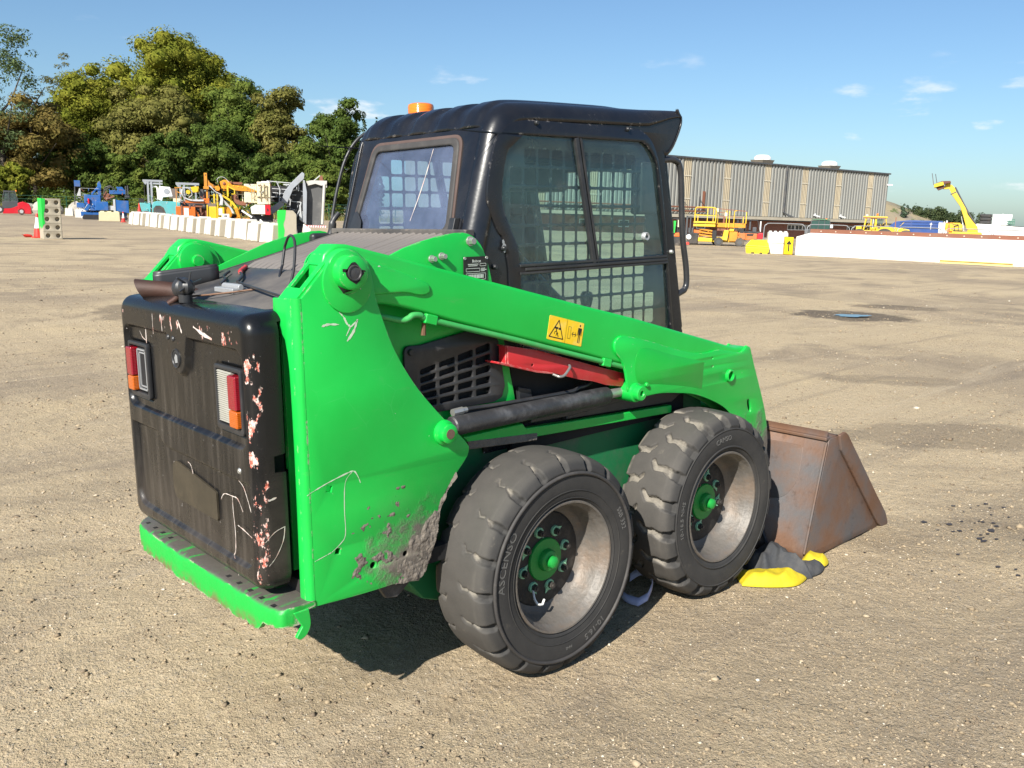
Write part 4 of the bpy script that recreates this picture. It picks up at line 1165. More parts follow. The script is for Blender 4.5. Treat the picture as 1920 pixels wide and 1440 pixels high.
mb = MB()
for k in range(7):
    mb.box(-0.40 + 0.05 * k, -0.385 + 0.05 * k, -0.424, -0.40, 0.90, 1.12)
mb.tube([(-0.3, -0.415, 1.09), (-0.27, -0.41, 1.0), (-0.29, -0.412, 0.92)], 0.012, 8)
mb.build('engine_pipes', M['grime'], L, smooth=40)
for x, z in ((-0.174, 1.437), (-0.289, 1.393), (-0.328, 1.386)):
    r = 0.0125 if x > -0.2 else 0.0095
    MB().cyl((x, -0.439, z), (x, -0.446, z), r * 1.25, n=16).cyl((x, -0.446, z), (x, -0.462, z), r, r * 0.92, 6).build('panel_bolt', M['steel'], L, bevel=0.001)

# data plate
mb = MB().box(-0.203, -0.102, -0.4435, -0.4405, 1.288, 1.388)
dp = mb.build('data_plate', M['ink'], L, bevel=0.001)
def flat_text(s, size, x, z, y, parent, mat, sx=1.0):
    me = text_mesh(s, size, 0.0, 2)
    for v in me.vertices:
        v.co = (x + v.co.x * sx, y, z + v.co.y)
    me.materials.append(mat)
    return link('lettering', me, parent)
flat_text('Bobcat', 0.013, -0.150, 1.3735, -0.4441, dp, M['white_print'])
mb = MB()
def outline_rect(mb, x0, x1, z0, z1, t=0.0011, y=-0.4441):
    for a, b, c_, d in ((x0, x1, z0, z0 + t), (x0, x1, z1 - t, z1), (x0, x0 + t, z0, z1), (x1 - t, x1, z0, z1)):
        mb.add([(a, y, c_), (b, y, c_), (b, y, d), (a, y, d)], [(0, 1, 2, 3)])
outline_rect(mb, -0.136, -0.110, 1.357, 1.366)
outline_rect(mb, -0.194, -0.136, 1.340, 1.351)
outline_rect(mb, -0.194, -0.112, 1.314, 1.335)
outline_rect(mb, -0.170, -0.152, 1.298, 1.308)
outline_rect(mb, -0.148, -0.132, 1.298, 1.308)
for z, x0, x1 in ((1.363, -0.186, -0.142), (1.358, -0.184, -0.146), (1.349, -0.132, -0.114), (1.345, -0.132, -0.108), (1.341, -0.132, -0.116), (1.304, -0.186, -0.174), (1.304, -0.130, -0.122), (1.293, -0.150, -0.118)):
    mb.add([(x0, -0.4441, z), (x1, -0.4441, z), (x1, -0.4441, z + 0.0016), (x0, -0.4441, z + 0.0016)], [(0, 1, 2, 3)])
rr = random.Random(4); x = -0.186
while x < -0.120:
    w_ = rr.choice((0.0006, 0.001, 0.0016))
    mb.add([(x, -0.4441, 1.319), (x + w_, -0.4441, 1.319), (x + w_, -0.4441, 1.331), (x, -0.4441, 1.331)], [(0, 1, 2, 3)])
    x += w_ + rr.choice((0.0005, 0.0009))
mb.build('plate_print', M['white_print'], dp, smooth=0)
for x, z in ((-0.198, 1.383), (-0.107, 1.383), (-0.107, 1.294)):
    MB().lathe([(0.0015, -0.445), (0.0045, -0.446), (0.0055, -0.4435)], 12, 'y', (x, 0, z)).build('rivet', M['steel'], dp)

# warning decal on the arm
DU = Vector((0.1685, 0, -0.0435)); DV = Vector((0.0155, 0, 0.0800)); D0 = Vector((0.084, -0.5275, 1.1085))
def dpt(u, v, y=0.0):
    p = D0 + DU * u + DV * v
    return (p.x, p.y - y, p.z)
mb = MB()
co = fillet([(0, 0), (1, 0), (1, 1), (0, 1)], 0.03, 3)
mb.add([dpt(u, v, 0.0006) for u, v in co] + [dpt(u, v, -0.001) for u, v in co], [tuple(range(len(co)))] + [(i, (i + 1) % len(co), len(co) + (i + 1) % len(co), len(co) + i) for i in range(len(co))])
dec = mb.build('warning_decal', M['decal'], L, smooth=0)
mb = MB()
def ink(pts): mb.add([dpt(u, v, 0.0010) for u, v in pts], [tuple(range(len(pts)))])
def stroke(pts, t, asp=0.5, closed=False):
    n = len(pts)
    for i in range(n if closed else n - 1):
        a = Vector((pts[i][0], pts[i][1] * asp)); b = Vector((pts[(i + 1) % n][0], pts[(i + 1) % n][1] * asp)); d = (b - a).normalized(); q = Vector((-d.y, d.x)) * t / 2
        a2 = a - d * t * 0.3; b2 = b + d * t * 0.3
        ink([((p).x, (p).y / asp) for p in (a2 - q, b2 - q, b2 + q, a2 + q)])
stroke([(0.05, 0.13), (0.44, 0.13), (0.27, 0.87)], 0.022, closed=True)
stroke([(0.505, 0.0), (0.505, 1.0)], 0.006)
ink([(0.17, 0.50), (0.27, 0.50), (0.27, 0.58), (0.17, 0.58)]); ink([(0.285, 0.49), (0.345, 0.49), (0.345, 0.57), (0.285, 0.57)])
stroke([(0.225, 0.50), (0.235, 0.42), (0.262, 0.32), (0.30, 0.20)], 0.022); stroke([(0.235, 0.42), (0.19, 0.36), (0.185, 0.28)], 0.014); stroke([(0.25, 0.36), (0.285, 0.33)], 0.014); stroke([(0.25, 0.33), (0.235, 0.22)], 0.016)
stroke([(0.565, 0.22), (0.64, 0.22), (0.64, 0.72), (0.565, 0.72)], 0.007, closed=True)
stroke([(0.685, 0.44), (0.80, 0.44)], 0.016); stroke([(0.715, 0.53), (0.68, 0.44), (0.715, 0.35)], 0.012); stroke([(0.77, 0.53), (0.805, 0.44), (0.77, 0.35)], 0.012)
ink([(0.895 + 0.018 * cos(t), 0.855 + 0.052 * sin(t)) for t in np.linspace(0, 2 * pi, 12, endpoint=False)])
ink([(0.855, 0.76), (0.945, 0.76), (0.93, 0.46), (0.865, 0.46)])
stroke([(0.853, 0.74), (0.845, 0.44)], 0.014); stroke([(0.947, 0.74), (0.952, 0.44)], 0.014); stroke([(0.880, 0.46), (0.872, 0.13)], 0.020); stroke([(0.915, 0.46), (0.918, 0.13)], 0.020)
mb.build('pictogram', M['ink'], dec, smooth=0)

# knocks and scratches in the paint
def ribbon(name, pts, w, plane, mat, parent, off):
    P = cr([tuple(p) for p in pts], 5, False, 70)
    n = len(P); vs = []; rng = random.Random(len(pts) * 7 + int(pts[0][0] * 999))
    for i, p in enumerate(P):
        a = Vector(P[max(i - 1, 0)]); b = Vector(P[min(i + 1, n - 1)]); d = (b - a).normalized() if (b - a).length > 1e-9 else Vector((1, 0))
        q = Vector((-d.y, d.x)); ww = w * (0.35 + 0.9 * rng.random()) * (0.5 + 0.5 * sin(pi * i / max(1, n - 1)))
        for s_ in (-1, 1):
            u = Vector(p) + q * ww * 0.5 * s_
            vs.append((u.x, off, u.y) if plane == 'xz' else (off, u.x, u.y))
    mb = MB().add(vs, [(2 * i, 2 * i + 1, 2 * i + 3, 2 * i + 2) for i in range(n - 1)])
    return mb.build(name, mat, parent, smooth=0)
for pts, w in (([(-0.849, 0.768), (-0.832, 0.775), (-0.783, 0.791), (-0.722, 0.806), (-0.699, 0.808), (-0.687, 0.792), (-0.678, 0.769)], 0.0040),
               ([(-0.704, 0.807), (-0.728, 0.78), (-0.734, 0.704), (-0.734, 0.63), (-0.751, 0.606), (-0.785, 0.585)], 0.0028),
               ([(-0.726, 1.26), (-0.712, 1.245), (-0.702, 1.226), (-0.69, 1.217), (-0.667, 1.234)], 0.006),
               ([(-0.668, 1.236), (-0.682, 1.204), (-0.704, 1.178)], 0.009), ([(-0.706, 1.193), (-0.692, 1.217)], 0.005),
               ([(-0.781, 1.225), (-0.76, 1.229), (-0.727, 1.226)], 0.008), ([(-0.835, 0.575), (-0.80, 0.583), (-0.78, 0.588)], 0.003),
               ([(-0.757, 1.30), (-0.742, 1.290)], 0.004)):
    ribbon('paint_scratch', pts, w, 'xz', M['scratch_g'], L, -0.5476)

# ---- tailgate
def tailgate():
    HW, Z0, Z1, X0 = 0.480, 0.484, 1.262, -0.962
    ny, nz = 170, 190
    ys = np.linspace(-HW, HW, ny); zs = np.linspace(Z0, Z1, nz)
    Yg, Zg = np.meshgrid(ys, zs, indexing='ij')
    Yg = Yg.copy(); Zg = Zg.copy()
    # round the four corners of the outline
    rc = 0.055
    qy = np.abs(Yg) - (HW - rc); zc = (Z0 + Z1) / 2; hz = (Z1 - Z0) / 2
    qz = np.abs(Zg - zc) - (hz - rc)
    dd = np.hypot(np.maximum(qy, 0), np.maximum(qz, 0))
    out = (qy > 0) & (qz > 0) & (dd > rc)
    k = np.where(out, rc / np.maximum(dd, 1e-9), 1.0)
    Yg = np.where(out, np.sign(Yg) * (HW - rc + qy * k), Yg)
    Zg = np.where(out, zc + np.sign(Zg - zc) * (hz - rc + qz * k), Zg)
    # distance to the outline (inside positive)
    qy = np.abs(Yg) - (HW - rc); qz = np.abs(Zg - zc) - (hz - rc)
    d = rc - (np.hypot(np.maximum(qy, 0), np.maximum(qz, 0)) + np.minimum(np.maximum(qy, qz), 0))
    r = 0.042
    e = np.clip(r - d, 0, r)
    x = X0 + r - np.sqrt(np.maximum(r * r - e * e, 0))
    # pressed panels
    def sd_box(y0, y1, z0, z1, rad):
        a = np.abs(Yg - (y0 + y1) / 2) - ((y1 - y0) / 2 - rad); b = np.abs(Zg - (z0 + z1) / 2) - ((z1 - z0) / 2 - rad)
        return np.hypot(np.maximum(a, 0), np.maximum(b, 0)) + np.minimum(np.maximum(a, b), 0) - rad
    up = sd_box(-0.437, 0.437, 0.893, 1.166, 0.045)
    tongue = np.minimum(np.hypot(Yg + 0.008, (Zg - 1.108)) - 0.060, np.maximum(np.abs(Yg + 0.008) - (0.060 + 0.33 * np.maximum(Zg - 1.108, 0)), 1.108 - Zg))
    up = np.maximum(up, -tongue)
    low = np.maximum(sd_box(-0.437, 0.425, 0.545, 0.845, 0.055), 0.0)
    lowtop = 0.835 - 0.040 * sstep(0.22, 0.14, Yg) - 0.0 * Yg
    low = np.maximum(sd_box(-0.437, 0.425, 0.545, 0.87, 0.055), Zg - lowtop)
    x = x + 0.015 * sstep(0.004, -0.007, up) + 0.013 * sstep(0.004, -0.008, low)
    # a crease just under the upper panel
    # lamp wells
    for c in (-0.337, 0.337):
        w_ = sd_box(c - 0.088, c + 0.088, 0.922, 1.118, 0.016)
        x = x + 0.005 * sstep(0.002, -0.004, w_)
    V = np.stack([x, Yg, Zg], -1).reshape(-1, 3)
    F = grid_faces(ny, nz)
    # skirt
    loop = [(i, 0) for i in range(ny)] + [(ny - 1, j) for j in range(1, nz)] + [(i, nz - 1) for i in range(ny - 2, -1, -1)] + [(0, j) for j in range(nz - 2, 0, -1)]
    li = [i * nz + j for i, j in loop]
    P = V[li]
    n0 = len(V)
    depth = np.full(len(li), -0.872)
    notch = (P[:, 1] < -0.45) & (P[:, 2] > 0.826) & (P[:, 2] < 0.878)
    depth[notch] = -0.905
    S2 = P.copy(); S2[:, 0] = np.where(P[:, 2] > 1.24, -0.835, depth)
    S2[P[:, 2] > 1.24, 2] += 0.006
    S3 = S2.copy(); S3[:, 1] *= 0.985; S3[:, 2] = zc + (S3[:, 2] - zc) * 0.99
    V2 = np.vstack([V, S2, S3])
    m = len(li); F2 = []
    for i in range(m):
        j = (i + 1) % m
        F2.append((li[i], n0 + i, n0 + j, li[j])); F2.append((n0 + i, n0 + m + i, n0 + m + j, n0 + j))
    me = np_mesh('tailgate', V2, np.vstack([F, np.array(F2)]), M['gate'], True)
    bm = bmesh.new(); bm.from_mesh(me); bmesh.ops.remove_doubles(bm, verts=bm.verts, dist=1e-5); bmesh.ops.recalc_face_normals(bm, faces=bm.faces); bm.to_mesh(me); bm.free()
    me.polygons.foreach_set('use_smooth', [True] * len(me.polygons)); me.set_sharp_from_angle(angle=radians(50))
    return link('tailgate', me, L)
TG = tailgate()
MB().box(-0.905, -0.850, -0.43, 0.43, 0.50, 1.24).build('gate_backing', M['dark'], L)
mb = MB().prism(fillet([(0.118, 0.766, 0.05), (-0.205, 0.722, 0.008), (-0.205, 0.634, 0.008), (0.118, 0.634, 0.05)], 0.05, 6), -0.9562, -0.950, 'yz')
mb.build('gate_vent', M['mesh'], TG, smooth=0)
MB().lathe([(0.0, -0.9636), (0.019, -0.9636), (0.0245, -0.9625), (0.026, -0.965), (0.029, -0.9655), (0.031, -0.958)], 28, 'x', (0, 0.003, 1.096)).build('latch_ring', M['plastic'], TG, smooth=40)
o = MB().cyl((-0.9640, 0.003, 1.096), (-0.963, 0.003, 1.096), 0.019, n=24).build('latch_hole_shade', M['dark'], TG)  # flat dark disc painted as the shade inside the latch hole
o = MB().prism([(-0.012, 1.085), (0.006, 1.082), (0.010, 1.098), (0.0, 1.110), (-0.012, 1.106)], -0.9650, -0.9643, 'yz').build('latch_tongue', M['galv'], TG, smooth=0)
for y, z in ((0.055, 1.156), (0.018, 1.154), (-0.385, 0.826)):
    MB().lathe([(0.0, -0.966), (0.006, -0.966), (0.009, -0.963), (0.010, -0.960)], 14, 'x', (0, y, z)).build('gate_bolt', M['steel'] if y < 0 else M['plastic'], TG, smooth=40)
def tail_lamp(c, broken):
    s = 1 if c > 0 else -1
    fr = rect2(c - 0.083, 0.927, c + 0.083, 1.113, 0.012, 3)
    hole = rect2(c - 0.070, 0.945, c + 0.070, 1.100, 0.006, 2)
    lamp = plate('tail_lamp', fr, [hole], -0.9600, -0.945, M['plastic'], TG, 0.003, 'yz')
    o0, o1 = (c + s * 0.024, c + s * 0.072)
    a, b = min(o0, o1), max(o0, o1)
    MB().box(-0.973, -0.944, a, b, 0.998, 1.093).build('red_lens', M['lens_red'], lamp, bevel=0.005, seg=3)
    MB().box(-0.973, -0.944, a, b, 0.948, 0.9965).build('amber_lens', M['lens_amber'], lamp, bevel=0.005, seg=3)
    i0, i1 = (c - s * 0.066, c + s * 0.022)
    a, b = min(i0, i1), max(i0, i1)
    if not broken:
        mb = MB()
        for k in range(24):
            z = 0.950 + k * 0.0061
            mb.prism([(-0.956, z), (-0.9605, z + 0.003), (-0.956, z + 0.0061)], a, b)
        mb.box(-0.956, -0.946, a, b, 0.950, 1.0965)
        mb.build('clear_lens', M['lens_clear'], lamp, smooth=0)
    else:
        MB().box(-0.950, -0.946, a, b, 0.948, 1.096).build('empty_socket', M['dark'], lamp)
        mb = MB()
        for t in (0.006, 0.016):
            for q in ((a + t, a + t + 0.004, 0.948 + t, 1.096 - t), (b - t - 0.004, b - t, 0.948 + t, 1.096 - t), (a + t, b - t, 0.948 + t, 0.952 + t), (a + t, b - t, 1.092 - t, 1.096 - t)):
                mb.box(-0.958 + t * 0.3, -0.948, *q)
        mb.build('socket_rim', M['galv'], lamp, smooth=0)
tail_lamp(-0.337, False)
tail_lamp(0.337, True)
for pts, w in (([(-0.236, 0.708), (-0.261, 0.731), (-0.312, 0.736), (-0.349, 0.735), (-0.377, 0.704)], 0.0042),
               ([(-0.314, 0.734), (-0.314, 0.692), (-0.319, 0.635), (-0.314, 0.576), (-0.300, 0.556)], 0.0042),
               ([(-0.302, 0.556), (-0.313, 0.53), (-0.323, 0.500)], 0.003),
               ([(-0.354, 0.796), (-0.388, 0.781), (-0.408, 0.753), (-0.430, 0.712), (-0.440, 0.677)], 0.0036),
               ([(-0.011, 0.775), (-0.034, 0.767), (-0.055, 0.722), (-0.078, 0.687), (-0.09, 0.644)], 0.0036),
               ([(-0.338, 0.656), (-0.378, 0.651), (-0.425, 0.641)], 0.0042), ([(-0.02, 1.178), (-0.028, 1.13)], 0.0), ([(0.29, 1.155), (0.265, 1.135), (0.235, 1.128)], 0.003),
               ([(-0.335, 0.845), (-0.355, 0.832)], 0.006)):
    if w > 0: ribbon('paint_scratch', pts, w, 'yz', M['scratch'], TG, -0.9625 if pts[0][1] > 0.86 else -0.9560)
for pts, w in (([(-0.14, 1.205), (-0.20, 1.190), (-0.262, 1.180)], 0.012), ([(0.10, 1.222), (0.097, 1.17)], 0.006), ([(0.17, 1.22), (0.172, 1.155)], 0.004), ([(-0.03, 1.215), (-0.055, 1.178)], 0.010), ([(0.235, 1.165), (0.237, 1.12)], 0.006)):
    ribbon('paint_scratch', pts, w, 'yz', M['scratch'], TG, -0.9626)
for pts, w in (([(-0.945, 0.640), (-0.915, 0.663), (-0.885, 0.672), (-0.892, 0.633), (-0.915, 0.592), (-0.938, 0.570)], 0.003), ([(-0.930, 0.755), (-0.905, 0.760)], 0.006)):
    ribbon('paint_scratch', pts, w, 'xz', M['scratch'], TG, -0.4812)

# ---- rear bumper step
BP = [(-0.549, -0.880), (-0.548, -0.915), (-0.525, -0.945), (-0.40, -0.960), (-0.24, -0.965), (-0.08, -0.971), (0.12, -0.975), (0.30, -0.973), (0.41, -0.967), (0.468, -0.950), (0.50, -0.915), (0.50, -0.885)]
mb = MB()
P = cr(BP, 6, False, 60)
n = len(P); vs = []
rngb = random.Random(8)
for y, x in P:
    j = rngb.uniform(-0.0025, 0.0025)
    zb = 0.380 + 0.055 * float(sstep(0.36, 0.50, y)) + 0.030 * float(sstep(-0.44, -0.47, y)) + j
    vs += [(-0.84, y, 0.462), (x + 0.012, y, 0.462), (x + 0.002, y, 0.457 + j), (x - 0.004 + j, y, 0.446 + j), (x - 0.006 + j, y, zb), (x + 0.008, y, zb), (x + 0.012, y, 0.44), (-0.84, y, 0.448)]
fs = []
for i in range(n - 1):
    for k in range(8):
        fs.append((i * 8 + k, i * 8 + (k + 1) % 8, (i + 1) * 8 + (k + 1) % 8, (i + 1) * 8 + k))
fs += [tuple(range(8)), tuple(range((n - 1) * 8, n * 8))]
mb.add(vs, fs)
def bumper_mat():
    T = NT('worn_bumper_green')
    n = T.noise(6, 7, 0.68)
    c = T.mix(n, (0.006, 0.300, 0.032), (0.012, 0.385, 0.050))
    g = T.n('ShaderNodeNewGeometry').outputs['Normal']
    up = T.ramp(T.sep(g)['Z'], 0.5, 0.9)
    worn = T.math('MULTIPLY', up, T.ramp(T.noise(9, 7, 0.7, T.co((1, 4, 1))), 0.30, 0.48))
    c = T.mix(worn, c, (0.085, 0.078, 0.068))
    pz = T.sep()['Z']
    lowm = T.math('MULTIPLY', T.ramp(pz, 0.425, 0.375), T.ramp(T.noise(20, 7, 0.7), 0.40, 0.58))
    c = T.mix(lowm, c, (0.16, 0.085, 0.055))
    e = T.math('MULTIPLY', T.edge(0.008), T.ramp(T.noise(22, 7, 0.75), 0.44, 0.54))
    c = T.mix(e, c, (0.42, 0.38, 0.30))
    T.bsdf(c, 0.45, 0, T.bump(T.noise(24, 5, 0.65), 0.35, 0.01), 0.5)
    return T.m
bump = mb.build('rear_bumper', bumper_mat(), L, smooth=35)
mb = MB()
for y in np.r_[np.linspace(-0.50, -0.22, 5), np.linspace(0.22, 0.42, 4)]:
    mb.box(-0.948, -0.934, y - 0.008, y + 0.008, 0.4622, 0.4630)
mb.build('bumper_slots', M['dark'], bump, smooth=0)['kind'] = 'stuff'
MB().prism(cr([(-0.91, 0.447), (-0.862, 0.447), (-0.858, 0.40), (-0.872, 0.372), (-0.893, 0.362), (-0.905, 0.372), (-0.885, 0.40)], 4), -0.553, -0.540).build('tie_down_hook', M['green'], L, bevel=0.003)
MB().prism([(-0.62, 0.442), (-0.49, 0.442), (-0.50, 0.405), (-0.545, 0.372), (-0.585, 0.38)], -0.52, -0.50).build('belly_guard', M['grime'], L, bevel=0.004)
for s_ in (-1, 1):
    MB().box(-0.845, -0.36, min(s_ * 0.398, s_ * 0.532), max(s_ * 0.398, s_ * 0.532), 0.452, 0.50).build('light_gap_filler', M['dark'], L)  # added filler, stops sunlight leaking between upright and chassis
MB().box(-0.30, 0.9, -0.37, 0.37, 0.232, 0.242).build('belly_plate', M['dark'], L)

# ---- engine hood, sloping up to the cab
def hood_z(x): return 1.243 + 0.272 * (x + 0.95)
def hood():
    nx, ny = 46, 220
    xs = np.linspace(-0.935, -0.135, nx); ys = np.linspace(-0.418, 0.418, ny)
    X, Y = np.meshgrid(xs, ys, indexing='ij')
    Z = hood_z(X)
    inr = sstep(-0.575, -0.555, X) * sstep(-0.155, -0.175, X) * sstep(0.355, 0.345, np.abs(Y + 0.0))
    ribs = np.abs(np.sin(Y * pi / 0.0335)) ** 0.7
    Z = Z - 0.012 * inr
    groove = np.exp(-((np.abs(Y) - 0.372) / 0.006) ** 2) * sstep(-0.62, -0.60, X)
    Z = Z - 0.010 * groove
    fold = np.exp(-((X + 0.605) / 0.012) ** 2) * sstep(0.40, 0.34, np.abs(Y))
    Z = Z + 0.004 * fold
    e = np.maximum(np.abs(Y) - 0.39, 0) / 0.028
    Z = Z - 0.028 * e ** 2
    rear = np.maximum(-0.885 - X, 0) / 0.05
    Z = Z - 0.03 * rear ** 2 * 0.3
    Z = Z + (vnoise(X * 5, Y * 5, 12) - 0.5) * 0.006
    V = np.stack([X, Y, Z], -1).reshape(-1, 3)
    o = link('engine_hood', np_mesh('engine_hood', V, grid_faces(nx, ny), M['hood'], True), L)
    rib = MB()
    sec = [(0.0125 * cos(t), 0.0105 * sin(t)) for t in np.linspace(-0.35, pi + 0.35, 11)]
    for xx in (-0.568, -0.53, -0.40, -0.25, -0.168):
        lift = -0.010 if xx < -0.56 else 0.0
        rib.v += [(xx, a, hood_z(xx) - 0.006 + b + lift) for a, b in sec]
    rib.f += [(i * 11 + k, i * 11 + k + 1, (i + 1) * 11 + k + 1, (i + 1) * 11 + k) for i in range(4) for k in range(10)]
    rme = rib.mesh('hood_rib'); rme.materials.append(M['ribs']); rme.polygons.foreach_set('use_smooth', [True] * len(rme.polygons))
    MB().add([(-0.566, -0.345, hood_z(-0.566) - 0.0085), (-0.566, 0.345, hood_z(-0.566) - 0.0085), (-0.166, 0.345, hood_z(-0.166) - 0.0085), (-0.166, -0.345, hood_z(-0.166) - 0.0085)], [(0, 1, 2, 3)]).build('rib_gap_shade', M['dark'], o, smooth=0)  # dark sheet standing in for the shade between the ribs
    for k in range(18):
        q = link('hood_rib', rme, o); q.location = (0, -0.323 + 0.038 * k, random.uniform(-0.001, 0.0015))
    for s_ in (-1, 1):
        MB().add([(-0.62, s_ * 0.362 - 0.006, hood_z(-0.62) + 0.003), (-0.62, s_ * 0.362 + 0.006, hood_z(-0.62) + 0.003), (-0.16, s_ * 0.362 + 0.006, hood_z(-0.16) + 0.003), (-0.16, s_ * 0.362 - 0.006, hood_z(-0.16) + 0.003)], [(0, 1, 2, 3)]).build('side_groove_shade', M['dark'], o, smooth=0)  # dark strips laid on top as the shade of the side grooves
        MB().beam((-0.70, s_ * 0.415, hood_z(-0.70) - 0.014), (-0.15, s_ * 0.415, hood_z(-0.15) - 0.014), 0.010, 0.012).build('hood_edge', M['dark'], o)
    mb = MB()
    mb.box(-0.165, -0.128, -0.41, 0.41, hood_z(-0.15) - 0.01, hood_z(-0.15) + 0.012)
    mb.build('hood_front_strip', M['hood'], L, bevel=0.004)
    return o
HD = hood()
# things lying on the hood and the broken wiring
hz = lambda x, y: hood_z(x)
MB().tube(cr([(-0.660, -0.145, 1.315), (-0.640, -0.06, 1.326), (-0.60, -0.005, 1.36), (-0.585, 0.0, 1.42), (-0.592, -0.04, 1.452), (-0.61, -0.10, 1.455), (-0.63, -0.15, 1.43), (-0.66, -0.19, 1.36), (-0.685, -0.21, 1.315)], 5, False), 0.0045, 7).build('loose_cable', M['plastic'], L, smooth=60)
MB().tube(cr([(-0.60, 0.250, 1.349), (-0.645, 0.20, 1.338), (-0.67, 0.15, 1.334)], 5, False), [0.006, 0.0085] * 5 + [0.006], 7).build('red_lead', M['red'], L, smooth=60)
MB().tube(cr([(-0.67, 0.15, 1.334), (-0.69, 0.10, 1.326), (-0.735, 0.04, 1.314)], 5, False), 0.005, 7).build('black_lead', M['plastic'], L, smooth=60)
MB().tube(cr([(-0.66, 0.255, 1.334), (-0.70, 0.215, 1.322), (-0.72, 0.16, 1.316), (-0.765, 0.10, 1.305)], 5, False), 0.0045, 7).build('black_lead', M['plastic'], L, smooth=60)
MB().tube(cr([(-0.90, 0.06, 1.275), (-0.86, -0.02, 1.283), (-0.80, -0.08, 1.292), (-0.755, -0.12, 1.30)], 5, False), 0.003, 6).build('thin_wire', M['rust'], L, smooth=60)
mb = MB()
mb.box(-0.80, -0.75, -0.06, 0.07, 1.284, 1.300); mb.cyl((-0.775, -0.07, 1.303), (-0.775, 0.05, 1.303), 0.010, n=10)
mb.build('latch_bracket', M['galv'], L, bevel=0.003)
MB().beam((-0.82, -0.40, 1.30), (-0.74, 0.02, 1.312), 0.006, 0.006).build('hood_strut', M['plastic'], L)
# broken work lamp standing on top of the gate
mb = MB()
mb.cyl((-0.915, 0.015, 1.262), (-0.915, 0.015, 1.285), 0.020, n=12)
mb.ball((-0.91, 0.015, 1.307), 0.030, 10, 7, (0.8, 1.0, 0.95))
mb.lathe([(0.010, 0.0), (0.030, 0.018), (0.034, 0.034), (0.030, 0.030), (0.008, 0.006)], 14, 'y', (-0.905, 0.025, 1.302))
for a in (0.3, 1.4, 2.6, 3.9, 5.1):
    mb.beam((-0.91, 0.0, 1.315), (-0.91 + 0.042 * cos(a), -0.005, 1.320 + 0.034 * sin(a)), 0.009, 0.004)
mb.build('broken_work_lamp', M['plastic'], L, smooth=30)
MB().tube(cr([(-0.945, 0.075, 1.255), (-0.92, 0.06, 1.275), (-0.91, 0.04, 1.30)], 4, False), 0.010, 8).build('lamp_bracket', M['exhaust'], L, smooth=60)
# exhaust stub, cut slantwise
def exhaust():
    mb = MB(); n = 28
    path = cr([(-0.930, 0.338, 1.284), (-0.89, 0.303, 1.281), (-0.84, 0.258, 1.272), (-0.79, 0.208, 1.252)], 5, False)
    ax = (Vector(path[0]) - Vector(path[-1])).normalized(); sx = ax.cross(Vector((0, 0, 1))).normalized(); ux = sx.cross(ax)
    for sgn, r in ((1, 0.031), (-1, 0.027)):
        vs = []
        for i, p in enumerate(path):
            for k in range(n):
                t = 2 * pi * k / n
                cut = 0.022 * cos(t) * max(0, 1 - i / 4)
                vs.append(tuple(Vector(p) + ax * cut + sx * r * sin(t) + ux * r * cos(t)))
        m = len(path)
        mb.add(vs, [(i * n + k, i * n + (k + 1) % n, (i + 1) * n + (k + 1) % n, (i + 1) * n + k) for i in range(m - 1) for k in range(n)])
    o = len(mb.v) // 2
    mb.f += [(k, (k + 1) % n, o + (k + 1) % n, o + k) for k in range(n)]
    return mb.build('exhaust_pipe', M['exhaust'], L, smooth=50)
exhaust()
# black heat shield over it
mb = MB(); sec = cr([(-0.060, 0.026), (-0.062, -0.020), (-0.050, -0.045), (0.030, -0.045), (0.050, -0.024), (0.052, 0.030)], 4, False)
vs = []
A = Vector((-0.875, 0.375, 1.305)); B = Vector((-0.68, 0.300, 1.335)); d = (B - A).normalized(); sd = Vector((-d.y, d.x, 0)).normalized()
for t in np.linspace(0, 1, 8):
    p = A + (B - A) * t
    for s_, h in sec: vs.append(p + sd * s_ * 0.9 + Vector((0, 0, h * (1.0 - 0.25 * t))))
m = len(sec)
mb.add(vs, [(i * m + k, i * m + k + 1, (i + 1) * m + k + 1, (i + 1) * m + k) for i in range(7) for k in range(m - 1)])
o = mb.build('heat_shield', M['plastic'], L, smooth=60)
md = o.modifiers.new('thickness', 'SOLIDIFY'); md.thickness = 0.004

